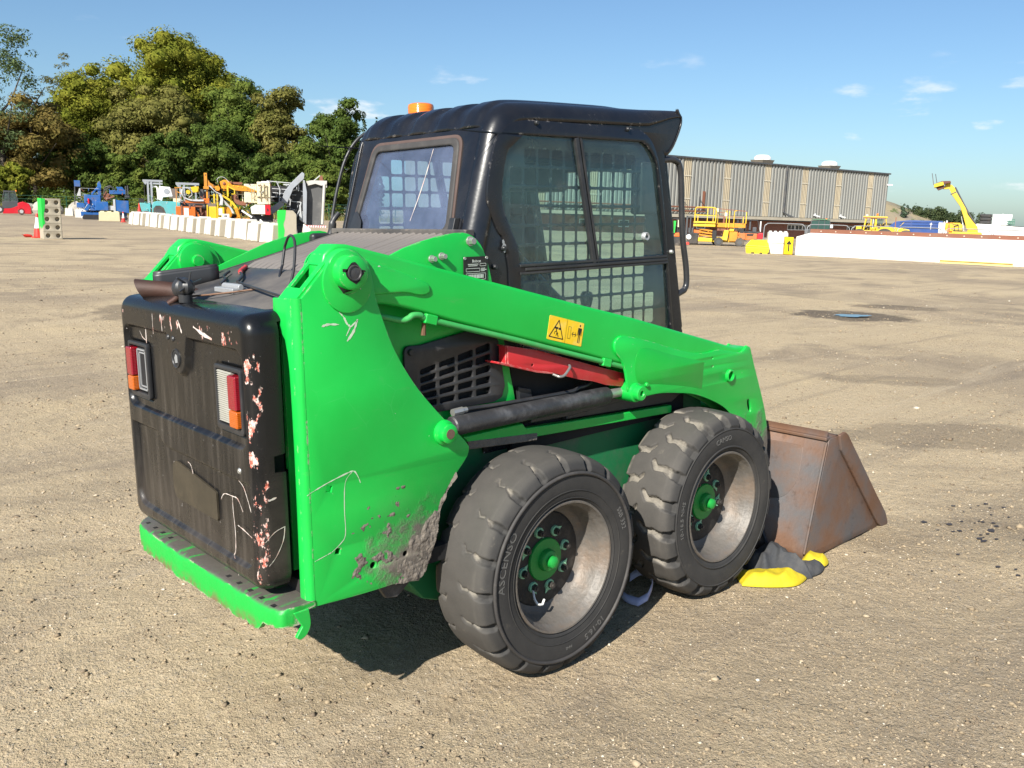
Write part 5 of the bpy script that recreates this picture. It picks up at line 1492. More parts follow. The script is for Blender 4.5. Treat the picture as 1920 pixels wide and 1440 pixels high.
# ---- cab
def cab():
    P = [(-0.235, 1.12), (-0.199, 1.25), (-0.137, 1.469), (-0.060, 1.742), (-0.040, 1.800), (-0.010, 1.846), (0.030, 1.873), (0.085, 1.886), (0.25, 1.895), (0.60, 1.906), (0.90, 1.915), (0.935, 1.913), (0.948, 1.898), (0.946, 1.860), (0.908, 1.790), (0.872, 1.753), (0.838, 1.746)]
    Q = [Vector(p) for p in cr(P, 5, False, 75)]
    n = len(Q)
    RR = [0.062 if q.x < 0.84 and q.y > 1.0 else 0.014 for q in Q]
    for i, q in enumerate(Q):
        if i > 0 and q.y > 1.75:
            RR[i] = 0.062 - 0.040 * float(sstep(0.70, 0.93, q.x))
        if i > n * 0.72: RR[i] = min(RR[i], 0.016 if q.y < 1.90 else 0.022)
    H = 0.412
    nb = 7
    yin = np.linspace(-1, 1, 61)
    vs = []; pin = []
    for i, q in enumerate(Q):
        a = Q[max(i - 1, 0)]; b = Q[min(i + 1, n - 1)]
        t = (b - a).normalized(); nr = Vector((-t.y, t.x))   # outward
        r = RR[i]
        pin.append(q - nr * r)
        row = []
        for k in range(nb):
            ang = pi / 2 * (1 - k / nb)
            row.append((-(H - r + r * sin(ang)), r * (1 - cos(ang))))
        for u in yin:
            row.append((u * (H - r), 0.0))
        for k in range(nb - 1, -1, -1):
            ang = pi / 2 * (1 - k / nb)
            row.append(((H - r + r * sin(ang)), r * (1 - cos(ang))))
        roof = float(sstep(1.77, 1.85, q.y)) * float(sstep(0.80, 0.55, q.x))
        for y, dn in row:
            off = -dn
            if abs(y) < 0.36 and roof > 0:
                ph = (y + 0.36) / 0.144
                fr = abs((ph % 1.0) - 0.5)
                off += 0.011 * roof * float(sstep(0.16, 0.28, 0.5 - fr) * sstep(0.36, 0.33, abs(y)))
            vs.append((q.x + nr.x * off, y, q.y + nr.y * off))
    m = nb * 2 + 61
    fs = []
    ylist = [v[1] for v in vs[:m]]
    for i in range(n - 1):
        for k in range(m - 1):
            zmid = (Q[i].y + Q[i + 1].y) / 2
            ym = (vs[i * m + k][1] + vs[i * m + k + 1][1]) / 2
            if zmid < 1.80 and Q[i].x < 0.2 and abs(ym) < 0.345:
                continue
            fs.append((i * m + k, i * m + k + 1, (i + 1) * m + k + 1, (i + 1) * m + k))
    mb = MB().add(vs, fs)
    shell = mb.build('cab_shell', M['cab'], L, smooth=55)
    md = shell.modifiers.new('thickness', 'SOLIDIFY'); md.thickness = 0.004; md.offset = -1
    # rear wall with the window opening
    hole = fillet([(0.300, 1.452), (0.252, 1.772), (-0.252, 1.772), (-0.300, 1.452)], 0.045, 6)
    outer = [(0.352, 1.15), (0.352, 1.806), (-0.352, 1.806), (-0.352, 1.15)]
    slope = (-0.060 + 0.137) / (1.742 - 1.469)
    def lean(o):
        for v in o.data.vertices:
            v.co.x += -0.137 + (v.co.z - 1.469) * slope
        o.data.update()
        return o
    lean(plate('rear_wall', outer, [hole], 0.0, 0.006, M['cab_flat'], L, 0.001, 'yz'))
    g_in = fillet([(0.276, 1.470), (0.232, 1.752), (-0.232, 1.752), (-0.276, 1.470)], 0.032, 6)
    g_out = fillet([(0.304, 1.448), (0.256, 1.776), (-0.256, 1.776), (-0.304, 1.448)], 0.048, 6)
    lean(plate('rear_window_gasket', g_out, [g_in], -0.010, 0.006, M['gasket'], L, 0.006, 'yz', 2))
    s_out = fillet([(0.314, 1.440), (0.266, 1.786), (-0.266, 1.786), (-0.314, 1.440)], 0.055, 6)
    lean(plate('rear_window_seal', s_out, [fillet([(0.303, 1.449), (0.255, 1.775), (-0.255, 1.775), (-0.303, 1.449)], 0.047, 6)], -0.004, 0.004, M['seal'], L, 0.001, 'yz'))
    gl = lean(plate('rear_window', fillet([(0.284, 1.462), (0.240, 1.760), (-0.240, 1.760), (-0.284, 1.462)], 0.036, 6), [], 0.000, 0.004, M['glass_rear'], L, 0.0005, 'yz'))
    # pale crack or smear running down the rear glass
    pts = [(-0.113, 1.745), (-0.100, 1.66), (-0.083, 1.58), (-0.06, 1.50)]
    o = ribbon('window_crack', pts, 0.0045, 'yz', M['scratch'], L, -0.0012)
    lean(o)
    o = plate('rear_corner_plate', fillet([(0.31, 1.455), (0.285, 1.55), (0.235, 1.50), (0.225, 1.455)], 0.02, 4), [], -0.013, -0.010, M['plastic'], L, 0.0005, 'yz'); lean(o)
    o = MB().box(-0.022, 0.0, -0.335, -0.305, 1.445, 1.510).build('window_hinge', M['plastic'], L, bevel=0.003); lean(o)
    # cab sides
    side = [tuple(p) for p in pin]
    side = side[:] + [(0.850, 1.690), (0.885, 1.549), (0.924, 1.383), (0.963, 1.174), (0.990, 1.030), (1.010, 0.90), (1.0, 0.72), (-0.10, 0.72), (-0.14, 1.0)]
    seam = [(-0.030, 1.10), (0.017, 1.286), (-0.008, 1.434), (-0.031, 1.462), (-0.067, 1.529), (-0.078, 1.572), (-0.069, 1.653), (-0.047, 1.734), (-0.02, 1.778), (0.024, 1.813), (0.085, 1.828), (0.192, 1.832), (0.622, 1.836), (0.702, 1.826), (0.764, 1.786), (0.809, 1.698), (0.842, 1.556), (0.871, 1.383), (0.926, 1.057), (0.94, 0.95), (0.03, 0.95)]
    seam_s = cr(seam, 3, True, 50)
    sp_ = plate('cab_side', side, [cr([(x + (0.012 if x < 0.3 else -0.012), z - (0.012 if z > 1.2 else -0.012)) for x, z in seam], 3, True, 50)], -0.412, -0.404, M['cab'], L, 0.002)
    win = [(0.014, 1.722), (0.036, 1.742), (0.084, 1.776), (0.12, 1.780), (0.64, 1.788), (0.700, 1.785), (0.735, 1.768), (0.785, 1.715), (0.803, 1.640), (0.864, 1.362), (0.066, 1.352), (0.060, 1.405), (0.040, 1.445), (0.003, 1.517), (-0.012, 1.572), (-0.004, 1.655)]
    low = [(0.072, 1.318), (0.866, 1.328), (0.905, 1.060), (0.915, 0.97), (0.06, 0.97)]
    door = plate('side_window_frame', seam_s, [cr(win, 3, True, 45), low], -0.4165, -0.405, M['cab'], L, 0.0035)
    gu = plate('side_window', cr(win, 3, True, 45), [], -0.4085, -0.4055, M['glass_side'], L, 0.0004)
    glw = plate('lower_side_window', [(0.068, 1.322), (0.870, 1.332), (0.910, 1.060), (0.920, 0.965), (0.055, 0.965)], [], -0.4085, -0.4055, M['glass_side'], L, 0.0004)
    mb = MB()
    mb.beam((0.338, -0.412, 1.783), (0.440, -0.412, 1.345), 0.016, 0.018)
    mb.beam((0.362, -0.412, 1.783), (0.462, -0.412, 1.345), 0.012, 0.010)
    br = mb.build('window_divider', M['plastic'], L, bevel=0.002)
    mb = MB()
    mb.beam((0.065, -0.4135, 1.349), (0.862, -0.4135, 1.357), 0.014, 0.008)
    mb.beam((0.065, -0.4150, 1.322), (0.868, -0.4150, 1.332), 0.014, 0.008)
    mb.beam((0.090, -0.4170, 1.336), (0.866, -0.4170, 1.344), 0.008, 0.009)
    rl = mb.build('window_rail', M['plastic'], L, bevel=0.0015)
    kn = MB().lathe([(0.006, -0.425), (0.014, -0.427), (0.0165, -0.424), (0.0165, -0.409)], 20, 'y', (0.728, 0, 1.436)).build('window_knob', M['galv'], L, smooth=40)
    # bar guard behind the glass: a punched sheet
    holes_ = []
    px_, pz_ = 0.0655, 0.0655
    def inside(x, z):
        if z > 1.755 or z < 0.99: return False
        lo = 0.045 + (0.02 if z < 1.45 else 0.0); hi = 0.735 + 0.2 * max(0, 1.62 - z) * 0.72
        if z > 1.66: hi = 0.735 - (z - 1.66) * 0.9; lo = 0.06 + (z - 1.66) * 0.7
        return lo < x < hi
    for i in range(14):
        for j in range(13):
            x = 0.072 + i * px_; z = 0.992 + j * pz_
            if inside(x, z):
                h_ = 0.0275
                holes_.append(rect2(x - h_, z - h_, x + h_, z + h_, 0.008, 2))
    gd = plate('window_guard', [(-0.02, 0.95), (-0.06, 1.57), (-0.03, 1.72), (0.06, 1.80), (0.70, 1.81), (0.80, 1.73), (0.86, 1.40), (0.93, 0.95)], holes_, -0.392, -0.389, M['cab'], L, 0.0008)
    for o in (sp_, door, gu, glw, br, rl, gd):
        c = dup(o, L); c.scale = (1, -1, 1)
    # bolts on the frame
    for x, z in ((0.143, 1.822), (0.612, 1.830), (0.893, 1.373), (-0.007, 1.41), (-0.047, 1.350)):
        MB().lathe([(0.0, -0.424), (0.006, -0.424), (0.0085, -0.420), (0.009, -0.411)], 14, 'y', (x, 0, z)).build('frame_bolt', M['steel'] if x > 0.8 else M['plastic'], L, smooth=40)
    # paint knocked off by the frame
    ribbon('paint_scratch', [(-0.012, 1.438), (-0.006, 1.415), (-0.004, 1.395)], 0.016, 'xz', M['galv'], L, -0.4172)
    # front: posts, header, lower panel and glass
    mb = MB()
    for s_ in (-1, 1):
        mb.beam((0.842, s_ * 0.375, 1.745), (0.980, s_ * 0.375, 1.05), 0.060, 0.050)
        mb.beam((0.980, s_ * 0.375, 1.05), (1.005, s_ * 0.375, 0.60), 0.060, 0.050)
    mb.beam((0.850, -0.37, 1.735), (0.850, 0.37, 1.735), 0.05, 0.07)
    mb.build('front_post', M['cab'], L, bevel=0.008)
    fg = MB().add([(0.862, -0.345, 1.70), (0.862, 0.345, 1.70), (0.985, 0.345, 1.06), (0.985, -0.345, 1.06)], [(0, 1, 2, 3)]).build('front_window', M['glass_side'], L, smooth=0)
    md = fg.modifiers.new('thickness', 'SOLIDIFY'); md.thickness = 0.004
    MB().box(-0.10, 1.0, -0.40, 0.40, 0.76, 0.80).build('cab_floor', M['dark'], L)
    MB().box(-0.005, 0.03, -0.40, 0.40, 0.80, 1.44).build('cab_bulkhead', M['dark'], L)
    # roof lining
    MB().box(0.06, 0.80, -0.36, 0.36, 1.855, 1.865).build('roof_lining', M['seat'], L)
    # seat
    back = MB().prism(cr([(0.075, 1.02), (0.045, 1.25), (0.035, 1.50), (0.055, 1.545), (0.095, 1.545), (0.125, 1.50), (0.155, 1.25), (0.215, 1.02), (0.19, 0.99)], 3, True, 60), -0.215, 0.215).build('seat_back', M['seat'], L, bevel=0.02, seg=3)
    MB().box(0.12, 0.52, -0.22, 0.22, 0.90, 1.02).build('seat', M['seat'], L, bevel=0.03, seg=3)
    MB().box(0.08, 0.55, -0.36, 0.36, 0.80, 0.90).build('seat_base', M['plastic'], L, bevel=0.01)
    for s_ in (-1, 1):
        MB().tube(cr([(0.62, s_ * 0.27, 0.80), (0.60, s_ * 0.27, 1.02), (0.57, s_ * 0.26, 1.15), (0.58, s_ * 0.25, 1.22)], 4, False), [0.013] * 9 + [0.022, 0.026, 0.026, 0.020], 10).build('control_lever', M['seat'], L, smooth=50)
        MB().tube(cr([(0.10, s_ * 0.31, 1.42), (0.32, s_ * 0.31, 1.24), (0.52, s_ * 0.30, 1.10)], 4, False), 0.016, 10).build('seat_bar_arm', M['plastic'], L, smooth=50)
    MB().tube(cr([(0.52, -0.30, 1.10), (0.57, -0.26, 1.11), (0.58, 0.0, 1.115), (0.57, 0.26, 1.11), (0.52, 0.30, 1.10)], 4, False), 0.017, 10).build('seat_bar', M['plastic'], L, smooth=50)
    # instrument pods up in the front corners
    for s_ in (-1, 1):
        MB().box(0.72, 0.82, s_ * 0.37 - 0.03, s_ * 0.37 + 0.03, 1.52, 1.72).build('instrument_pod', M['plastic'], L, bevel=0.012)
    MB().box(0.60, 0.86, 0.12, 0.30, 1.62, 1.74).build('heater_box', M['seat'], L, bevel=0.02)
    # grab rail in front of the door post
    MB().tube(cr([(0.845, -0.395, 1.728), (0.905, -0.398, 1.733), (0.945, -0.400, 1.722), (0.962, -0.400, 1.680), (0.970, -0.400, 1.600), (0.985, -0.400, 1.439), (1.016, -0.400, 1.308), (1.022, -0.400, 1.240), (1.008, -0.400, 1.212), (0.965, -0.396, 1.196)], 6, False), 0.0125, 12).build('grab_rail', paint_black('rail_paint', (0.016, 0.017, 0.02), 0.2, 0.3, (0.4, 0.38, 0.36), 0.9), L, smooth=60)
    # amber beacon on the roof
    b = MB().cyl((0.150, 0.235, 1.885), (0.150, 0.235, 1.900), 0.048, 0.050, 20).build('beacon_base', M['plastic'], L, bevel=0.004)
    MB().lathe([(0.0, 1.944), (0.040, 1.944), (0.0480, 1.940), (0.0505, 1.932), (0.0495, 1.900)], 28, 'z', (0.150, 0.235, 0)).build('beacon_lens', M['beacon'], b, smooth=40)
    # wiper hose down the left rear corner
    MB().tube(cr([(0.06, 0.385, 1.86), (-0.02, 0.412, 1.82), (-0.075, 0.428, 1.74), (-0.115, 0.436, 1.62), (-0.145, 0.436, 1.50), (-0.165, 0.430, 1.44), (-0.21, 0.44, 1.40)], 6, False), 0.0065, 8).build('wiper_hose', M['plastic'], L, smooth=60)
    MB().tube(cr([(-0.120, 0.422, 1.53), (-0.145, 0.425, 1.50), (-0.15, 0.430, 1.46), (-0.17, 0.435, 1.41)], 5, False), [0.011] * 6 + [0.016] * 10, 8).build('wiper_motor', M['plastic'], L, smooth=60)
    MB().box(-0.25, -0.16, 0.405, 0.47, 1.36, 1.455).build('corner_bracket', M['plastic'], L, bevel=0.015)
cab()

# dark pressed pieces between arm and rail
mb = MB()
mb.prism([(0.03, 0.94), (0.09, 0.925), (0.10, 0.885), (0.035, 0.888)], -0.446, -0.425)
mb.prism([(0.08, 0.805), (0.28, 0.80), (0.60, 0.815), (0.60, 0.84), (0.26, 0.835), (0.09, 0.835)], -0.455, -0.435)
mb.prism([(0.26, 0.79), (0.88, 0.765), (0.95, 0.80), (0.60, 0.835), (0.27, 0.815)], -0.452, -0.43)
mb.build('cab_mount', M['plastic'], L, bevel=0.004)
MB().box(0.02, 1.0, -0.420, 0.420, 0.70, 1.02).build('cavity_shade', M['dark'], L)  # dark box put in as the shade of the cavity beneath the arm

# ---- bucket
def bucket():
    HW = 0.755
    sidep = [(1.468, 0.030), (1.500, 0.008), (1.60, 0.0), (2.175, 0.0), (2.232, 0.008), (1.760, 0.520), (1.715, 0.535), (1.622, 0.536)]
    for s_ in (-1, 1):
        y = s_ * HW
        b = plate('bucket_side', fillet([(a[0], a[1], 0.012) for a in sidep], 0.012, 3), [], y - 0.006, y + 0.006, M['bucket'], L, 0.002)
        cut = [(1.690, 0.545), (1.740, 0.552), (1.768, 0.535), (2.095, 0.185), (2.215, 0.060), (2.250, -0.004), (2.19, -0.012), (2.140, 0.020), (2.105, 0.055), (1.715, 0.470)]
        yy = s_ * (HW + 0.006)
        cu_ = plate('side_cutter', fillet([(a[0], a[1], 0.008) for a in cut], 0.01, 3), [], min(yy, yy + s_ * 0.014), max(yy, yy + s_ * 0.014), M['bucket'], L, 0.003)
    prof = cr([(1.715, 0.535), (1.622, 0.536), (1.610, 0.525), (1.468, 0.045), (1.472, 0.022), (1.500, 0.006), (1.60, 0.001), (2.19, 0.001)], 3, False, 40)
    vs = []; m = len(prof)
    for y in (-HW + 0.004, HW - 0.004):
        vs += [(x, y, z) for x, z in prof]
    mb = MB().add(vs, [(i, i + 1, m + i + 1, m + i) for i in range(m - 1)])
    bk = mb.build('bucket_shell', M['bucket'], L, smooth=30)
    md = bk.modifiers.new('thickness', 'SOLIDIFY'); md.thickness = 0.010; md.offset = 0
    # pressed strengthening shapes on the back
    slope = (1.610 - 1.468) / (0.525 - 0.045)
    for y0 in (-0.745,):
        sh = cr([(y0 + 0.09, 0.485), (y0 + 0.13, 0.492), (y0 + 0.30, 0.488), (y0 + 0.30, 0.24), (y0 + 0.22, 0.235), (y0 + 0.15, 0.25), (y0 + 0.11, 0.29), (y0 + 0.085, 0.36)], 4, True, 60)
        o = plate('back_pressing', sh, [], -0.004, 0.004, M['bucket'], L, 0.004, 'yz', 2)
        for v in o.data.vertices: v.co.x += 1.468 + (v.co.z - 0.045) * slope - 0.004
    mb = MB()
    mb.beam((1.612, -0.76, 0.538), (1.612, 0.76, 0.538), 0.035, 0.016)
    mb.beam((1.462, -0.757, 0.036), (1.604, -0.757, 0.524), 0.012, 0.012)
    mb.build('bucket_edge_weld', M['bucket'], L, bevel=0.005)
    MB().box(2.10, 2.245, -0.76, 0.76, -0.010, 0.010).build('cutting_edge', M['rust'], L, bevel=0.004)
    # hitch between the arms and the bucket
    mb = MB()
    for y in (-0.34, 0.34):
        mb.box(1.38, 1.56, y - 0.05, y + 0.05, 0.12, 0.50)
    mb.box(1.38, 1.46, -0.40, 0.40, 0.30, 0.42)
    mb.build('hitch', M['dark'], L, bevel=0.008)
    MB().tube(cr([(1.44, -0.46, 0.36), (1.47, -0.50, 0.20), (1.45, -0.56, 0.08), (1.42, -0.60, 0.05)], 5, False), 0.010, 8).build('hose', M['plastic'], L, smooth=60)
bucket()

# ---- things lying on the ground beside the wheels
JK = thing('work_jacket', 'crumpled charcoal and yellow waterproof jacket on the dirt by the front wheel', 'jacket', (1.24, -0.74, 0.0))
def cloth(name, outline, mat, peak, seed, base=0.0, fold=0.02, n=60):
    """a heap of cloth over an outline on the ground: high in the middle, falling in creases to the rim"""
    P = np.array(cr([tuple(q) for q in outline], 8, True, 75)); m = len(P)
    c = P.mean(0)
    k = 20
    V = []; rng = np.random.default_rng(seed)
    def ridge(x, y, sd): return 1 - np.abs(2 * vnoise(x + 60, y + 60, sd) - 1)
    for i in range(k + 1):
        t = 1 - i / k
        q = c + (P - c) * (0.015 + 0.985 * t)
        u, v = q[:, 0] * 0.8 + q[:, 1] * 0.6, q[:, 1] * 0.8 - q[:, 0] * 0.6
        R1 = ridge(u * 7, v * 15, seed); R2 = ridge(v * 30 + u * 8, u * 13, seed + 1)
        fall = 1 - t ** 3.0
        z = base + peak * fall * (0.35 + 0.75 * R1) + fold * 0.35 * R2 * (0.25 + 0.75 * fall)
        V.append(np.column_stack([q, np.maximum(z, base + 0.0005)]))
    V = V[::-1]
    V.append(np.column_stack([P, np.full(m, base - 0.004)]))
    V = np.vstack(V)
    a = np.arange(k + 1)[:, None] * m; j_ = np.arange(m)[None, :]
    F = np.stack([a + j_, a + (j_ + 1) % m, a + m + (j_ + 1) % m, a + m + j_], -1).reshape(-1, 4)
    return link(name, np_mesh(name, V, F, mat, True), JK)
cloth('body', [(-0.02, 0.13), (0.10, 0.20), (0.22, 0.17), (0.24, 0.06), (0.17, -0.06), (0.10, -0.13), (0.02, -0.08), (-0.06, 0.02)], M['cloth_k'], 0.075, 3, 0.0, 0.05)
cloth('yellow_panel', [(-0.20, 0.02), (-0.12, 0.10), (-0.02, 0.07), (0.05, -0.03), (0.06, -0.125), (-0.04, -0.13), (-0.13, -0.065)], M['cloth_y'], 0.040, 6, 0.006, 0.045)
cloth('sleeve', [(0.09, -0.05), (0.17, -0.01), (0.25, -0.04), (0.25, -0.10), (0.17, -0.13), (0.09, -0.12)], M['cloth_k'], 0.036, 12, 0.004, 0.04)
cloth('cuff', [(0.20, -0.02), (0.28, 0.01), (0.31, -0.05), (0.29, -0.10), (0.23, -0.11), (0.20, -0.07)], M['cloth_y'], 0.034, 15, 0.010, 0.04)
def strap():
    P = cr([(0.70, -0.40, 0.02), (0.715, -0.44, 0.055), (0.70, -0.50, 0.075), (0.655, -0.555, 0.060), (0.60, -0.575, 0.025), (0.565, -0.555, 0.006), (0.56, -0.50, 0.006), (0.585, -0.45, 0.006)], 6, False)
    mb = MB(); vs = []
    for i, p in enumerate(P):
        t = i / (len(P) - 1)
        w = Vector((0.02, 0.012, 0.045 * (1 - t) ** 0.5 + 0.004)).normalized() * 0.020
        vs += [Vector(p) - w * 0.0, Vector(p) + w * 1.7]
    mb.add(vs, [(2 * i, 2 * i + 1, 2 * i + 3, 2 * i + 2) for i in range(len(P) - 1)])
    o = mb.build('strap', M['strap'], smooth=60)
    md = o.modifiers.new('thickness', 'SOLIDIFY'); md.thickness = 0.003
    tag(o, 'loop of pale lilac webbing on the ground behind the rear wheel', 'strap')
strap()

# ------------------------------------------------------------------ THE YARD'S OTHER MACHINES AND THE BACKGROUND
def flat(name, col, rough=0.5, dirt=0.35, **k):
    if name not in M:
        M[name] = simple(name, col, rough, 0, 0.18, 1.2, dirt, k.pop('dirtcol', (0.20, 0.16, 0.12)), k.pop('dscale', 1.1), **k)
    return M[name]
BLUE = flat('rig_blue', (0.016, 0.105, 0.34), 0.45, 0.55)
BLUE2 = flat('container_blue', (0.018, 0.060, 0.22), 0.45, 0.2)
TEAL = flat('teal_paint', (0.10, 0.40, 0.42), 0.45, 0.5)
WHITE = flat('white_paint', (0.78, 0.77, 0.74), 0.45, 0.2)
CREAM = flat('cream_paint', (0.66, 0.60, 0.42), 0.5, 0.35)
ORANGE = flat('orange_paint', (0.56, 0.13, 0.014), 0.5, 0.55)
AMBER = flat('amber_paint', (0.62, 0.25, 0.014), 0.5, 0.65, dirtcol=(0.22, 0.10, 0.04))
YELLOW = flat('yellow_paint', (0.66, 0.45, 0.022), 0.45, 0.45)
LEMON = flat('lemon_plastic', (0.80, 0.64, 0.020), 0.4, 0.12)
FRED = flat('red_forklift_paint', (0.55, 0.010, 0.022), 0.4, 0.15)
GREY = flat('grey_frame', (0.30, 0.32, 0.35), 0.5, 0.3)
LGREY = flat('pale_grey_frame', (0.46, 0.47, 0.47), 0.5, 0.35)
DGREY = flat('charcoal_frame', (0.060, 0.064, 0.070), 0.55, 0.35)
BLK = flat('black_frame', (0.016, 0.016, 0.018), 0.6, 0.35)
TYR = flat('far_tyre', (0.055, 0.050, 0.046), 0.85, 0.6)
BROWN = flat('rusty_brown', (0.21, 0.080, 0.045), 0.7, 0.4)
CONC = simple('raw_concrete', (0.38, 0.335, 0.255), 0.9, 0, 0.25, 2.5, 0.5, (0.22, 0.19, 0.14), 2.5, 0.3, 14)
LIME = simple('limewashed_concrete', (0.58, 0.565, 0.52), 0.85, 0, 0.1, 1.5, 0.35, (0.50, 0.45, 0.36), 2.0, 0.2, 10)
PGREEN = flat('marker_green', (0.015, 0.52, 0.055), 0.5, 0.25)
CONE_O = flat('cone_red', (0.66, 0.035, 0.022), 0.5, 0.15)
WALLW = simple('white_wall_paint', (0.68, 0.675, 0.655), 0.85, 0, 0.08, 0.8, 0.55, (0.42, 0.39, 0.34), 0.7, 0.15, 8)

class Plan:
    """a side view laid out on a grid of cells of `s` metres, with its own origin"""
    def __init__(self, ax, ay, s):
        self.ax = ax; self.ay = ay; self.s = s
    def X(self, a): return (a - self.ax) * self.s
    def Z(self, b): return (self.ay - b) * self.s
    def box(self, mb, a0, a1, b0, b1, y0, y1): return mb.box(self.X(a0), self.X(a1), y0, y1, self.Z(b1), self.Z(b0))
    def poly(self, mb, pts, y0, y1): return mb.prism([(self.X(a), self.Z(b)) for a, b in pts], y0, y1)
    def bar(self, mb, a0, b0, a1, b1, w, y, d=None): return mb.beam((self.X(a0), y, self.Z(b0)), (self.X(a1), y, self.Z(b1)), d or w * self.s, w * self.s, (0, 0, 1) if abs(a1 - a0) > 1e-6 else (1, 0, 0))
    def tube(self, mb, pts, r, y=0.0): return mb.tube(cr([(self.X(a), y + (c[0] if c else 0), self.Z(b)) for a, b, *c in pts], 4, False), r * self.s, 7)
    def wheel(self, mb, a, b, r, y0, y1, n=18): return mb.cyl((self.X(a), y0, self.Z(b)), (self.X(a), y1, self.Z(b)), r * self.s, n=n)

def part(name, fn, mat, parent, bevel=0.0, smooth=35):
    mb = MB(); fn(mb)
    return mb.build(name, mat, parent, smooth=smooth, bevel=bevel)

def fittings(t, p, a0, a1, b0, b1, y0, y1, n, mats, seed):
    """valves, hoses, brackets and guards too small to pick apart"""
    rg = random.Random(seed)
    for mt in mats:
        mb = MB()
        for k in range(n):
            a = rg.uniform(a0, a1); b = rg.uniform(b0, b1); y = rg.uniform(y0, y1)
            q = rg.random()
            if q < 0.35: p.box(mb, a, a + rg.uniform(0.6, 2.2), b, b + rg.uniform(0.6, 2.2), y, y + rg.uniform(0.03, 0.2))
            elif q < 0.7: p.bar(mb, a, b, a + rg.uniform(-5, 5), b + rg.uniform(-5, 5), rg.uniform(0.4, 0.9), y, 0.03)
            else: p.tube(mb, [(a, b), (a + rg.uniform(-3, 3), b - rg.uniform(0, 4)), (a + rg.uniform(-6, 6), b + rg.uniform(-1, 5))], rg.uniform(0.25, 0.5), y)
        mb.build('small_fittings', mt, t, smooth=0)['kind'] = 'stuff'

# ---- red counterbalance forklift at the far left
p = Plan(28, 403, 0.0518)
t = thing('forklift', 'red counterbalance forklift with a glazed cab at the far left edge of the yard', 'forklift', (21.19, 94.47, 2.04), -0.234, far=True)
part('counterweight', lambda m: p.poly(m, [(35, 400), (35, 381), (44, 378), (54, 382), (57, 390), (57, 401)], -0.62, 0.62), FRED, t, 0.06)
part('chassis', lambda m: p.poly(m, [(10, 401), (10, 392), (24, 391), (35, 386), (50, 386), (50, 400)], -0.60, 0.60), FRED, t, 0.04)
part('cowl', lambda m: p.poly(m, [(10, 392), (10, 378), (36, 377), (36, 387), (24, 391)], -0.58, 0.58), DGREY, t, 0.04)
part('cab_glass', lambda m: p.poly(m, [(12, 378), (15, 362), (31, 361), (35, 378)], -0.54, 0.54), M['glass_bg'], t)
cf = part('cab_frame', lambda m: [p.bar(m, a, b, c, d, 1.2, y) for y in (-0.56, 0.56) for a, b, c, d in ((10, 378, 14, 361), (14, 361, 32, 360), (32, 360, 36, 378), (22, 361, 22, 378))], DGREY, t)
part('cab_roof', lambda m: p.box(m, 13, 33, 359, 361, -0.58, 0.58), DGREY, t, 0.03)
part('mast', lambda m: [p.box(m, a, a + 2.4, 358, 399, y - 0.07, y + 0.07) for a in (-1, 4) for y in (-0.4, 0.4)] + [p.box(m, -1, 6, b, b + 2, -0.4, 0.4) for b in (359, 374, 392)], DGREY, t)
part('beacon', lambda m: m.lathe([(0.0, p.Z(357)), (0.07, p.Z(357.2)), (0.09, p.Z(360))], 12, 'z', (p.X(34), 0, 0)), M['beacon'], t)
for a, b, r in ((5.5, 393.5, 6.6), (40.5, 396.2, 6.2)):
    for y in (-0.62, 0.40):
        w = part('wheel', lambda m: p.wheel(m, a, b, r, y, y + 0.24), TYR, t, 0.03)
        part('rim', lambda m: p.wheel(m, a, b, r * 0.52, y - 0.012, y + 0.252), LGREY, w)

# ---- traffic cones
def cone_proto():
    t = thing('traffic_cone', '', 'traffic cone', (0, 0, 0), 0, 'red and white traffic cones', far=True)
    MB().box(-0.22, 0.22, -0.22, 0.22, 0.0, 0.05).build('base', CONE_O, t, bevel=0.012)
    MB().lathe([(0.175, 0.05), (0.150, 0.30), (0.086, 0.62), (0.040, 0.98), (0.030, 1.0), (0.0, 1.0)], 20, 'z').build('cone', CONE_O, t, smooth=50)
    MB().lathe([(0.132, 0.40), (0.079, 0.70), (0.062, 0.84)], 20, 'z').build('white_band', WHITE, t, smooth=50)
    return t
C0 = cone_proto()
for i, (loc, sc, lab) in enumerate([((8.26, 36.95, 0.81), 0.97, 'red cone with white band standing left of the dimpled concrete block'),
                                    ((22.37, 68.11, 1.33), 0.80, 'red and white cone standing alone by the blue drilling rig'),
                                    ((18.19, 34.10, 0.53), 0.80, 'red and white cone in front of the green-edged concrete block'),
                                    ((19.05, 34.6, 0.51), 0.72, 'red cone half hidden between the concrete block and the white sheet')]):
    c = C0 if i == 0 else dup(C0)
    c.location = loc; c.scale = (sc, sc, sc); c['label'] = lab
rc = dup(C0); rc.location = Vector((21.5, 62.3, 1.19)) + UP * 0.78; rc.scale = (0.72,) * 3
rc['label'] = 'plain red cone standing on top of the first white block of the row'
for ch in rc.children:
    if ch.name.startswith('white_band'): ch.data = ch.data.copy(); ch.data.materials.clear(); ch.data.materials.append(CONE_O)
t = MB().lathe([(0.02, 0.0), (0.02, 0.03), (0.10, 0.05), (0.22, 0.10), (0.25, 0.13)], 16, 'x').build('traffic_cone', CONE_O)
t.location = (7.75, 37.35, 0.96); t.rotation_euler = (0, 0.25, 0.6); t.scale = (3.0, 0.7, 0.35)
tag(t, 'flattened red cone lying on the ground left of the standing cone', 'traffic cone', 'red and white traffic cones')

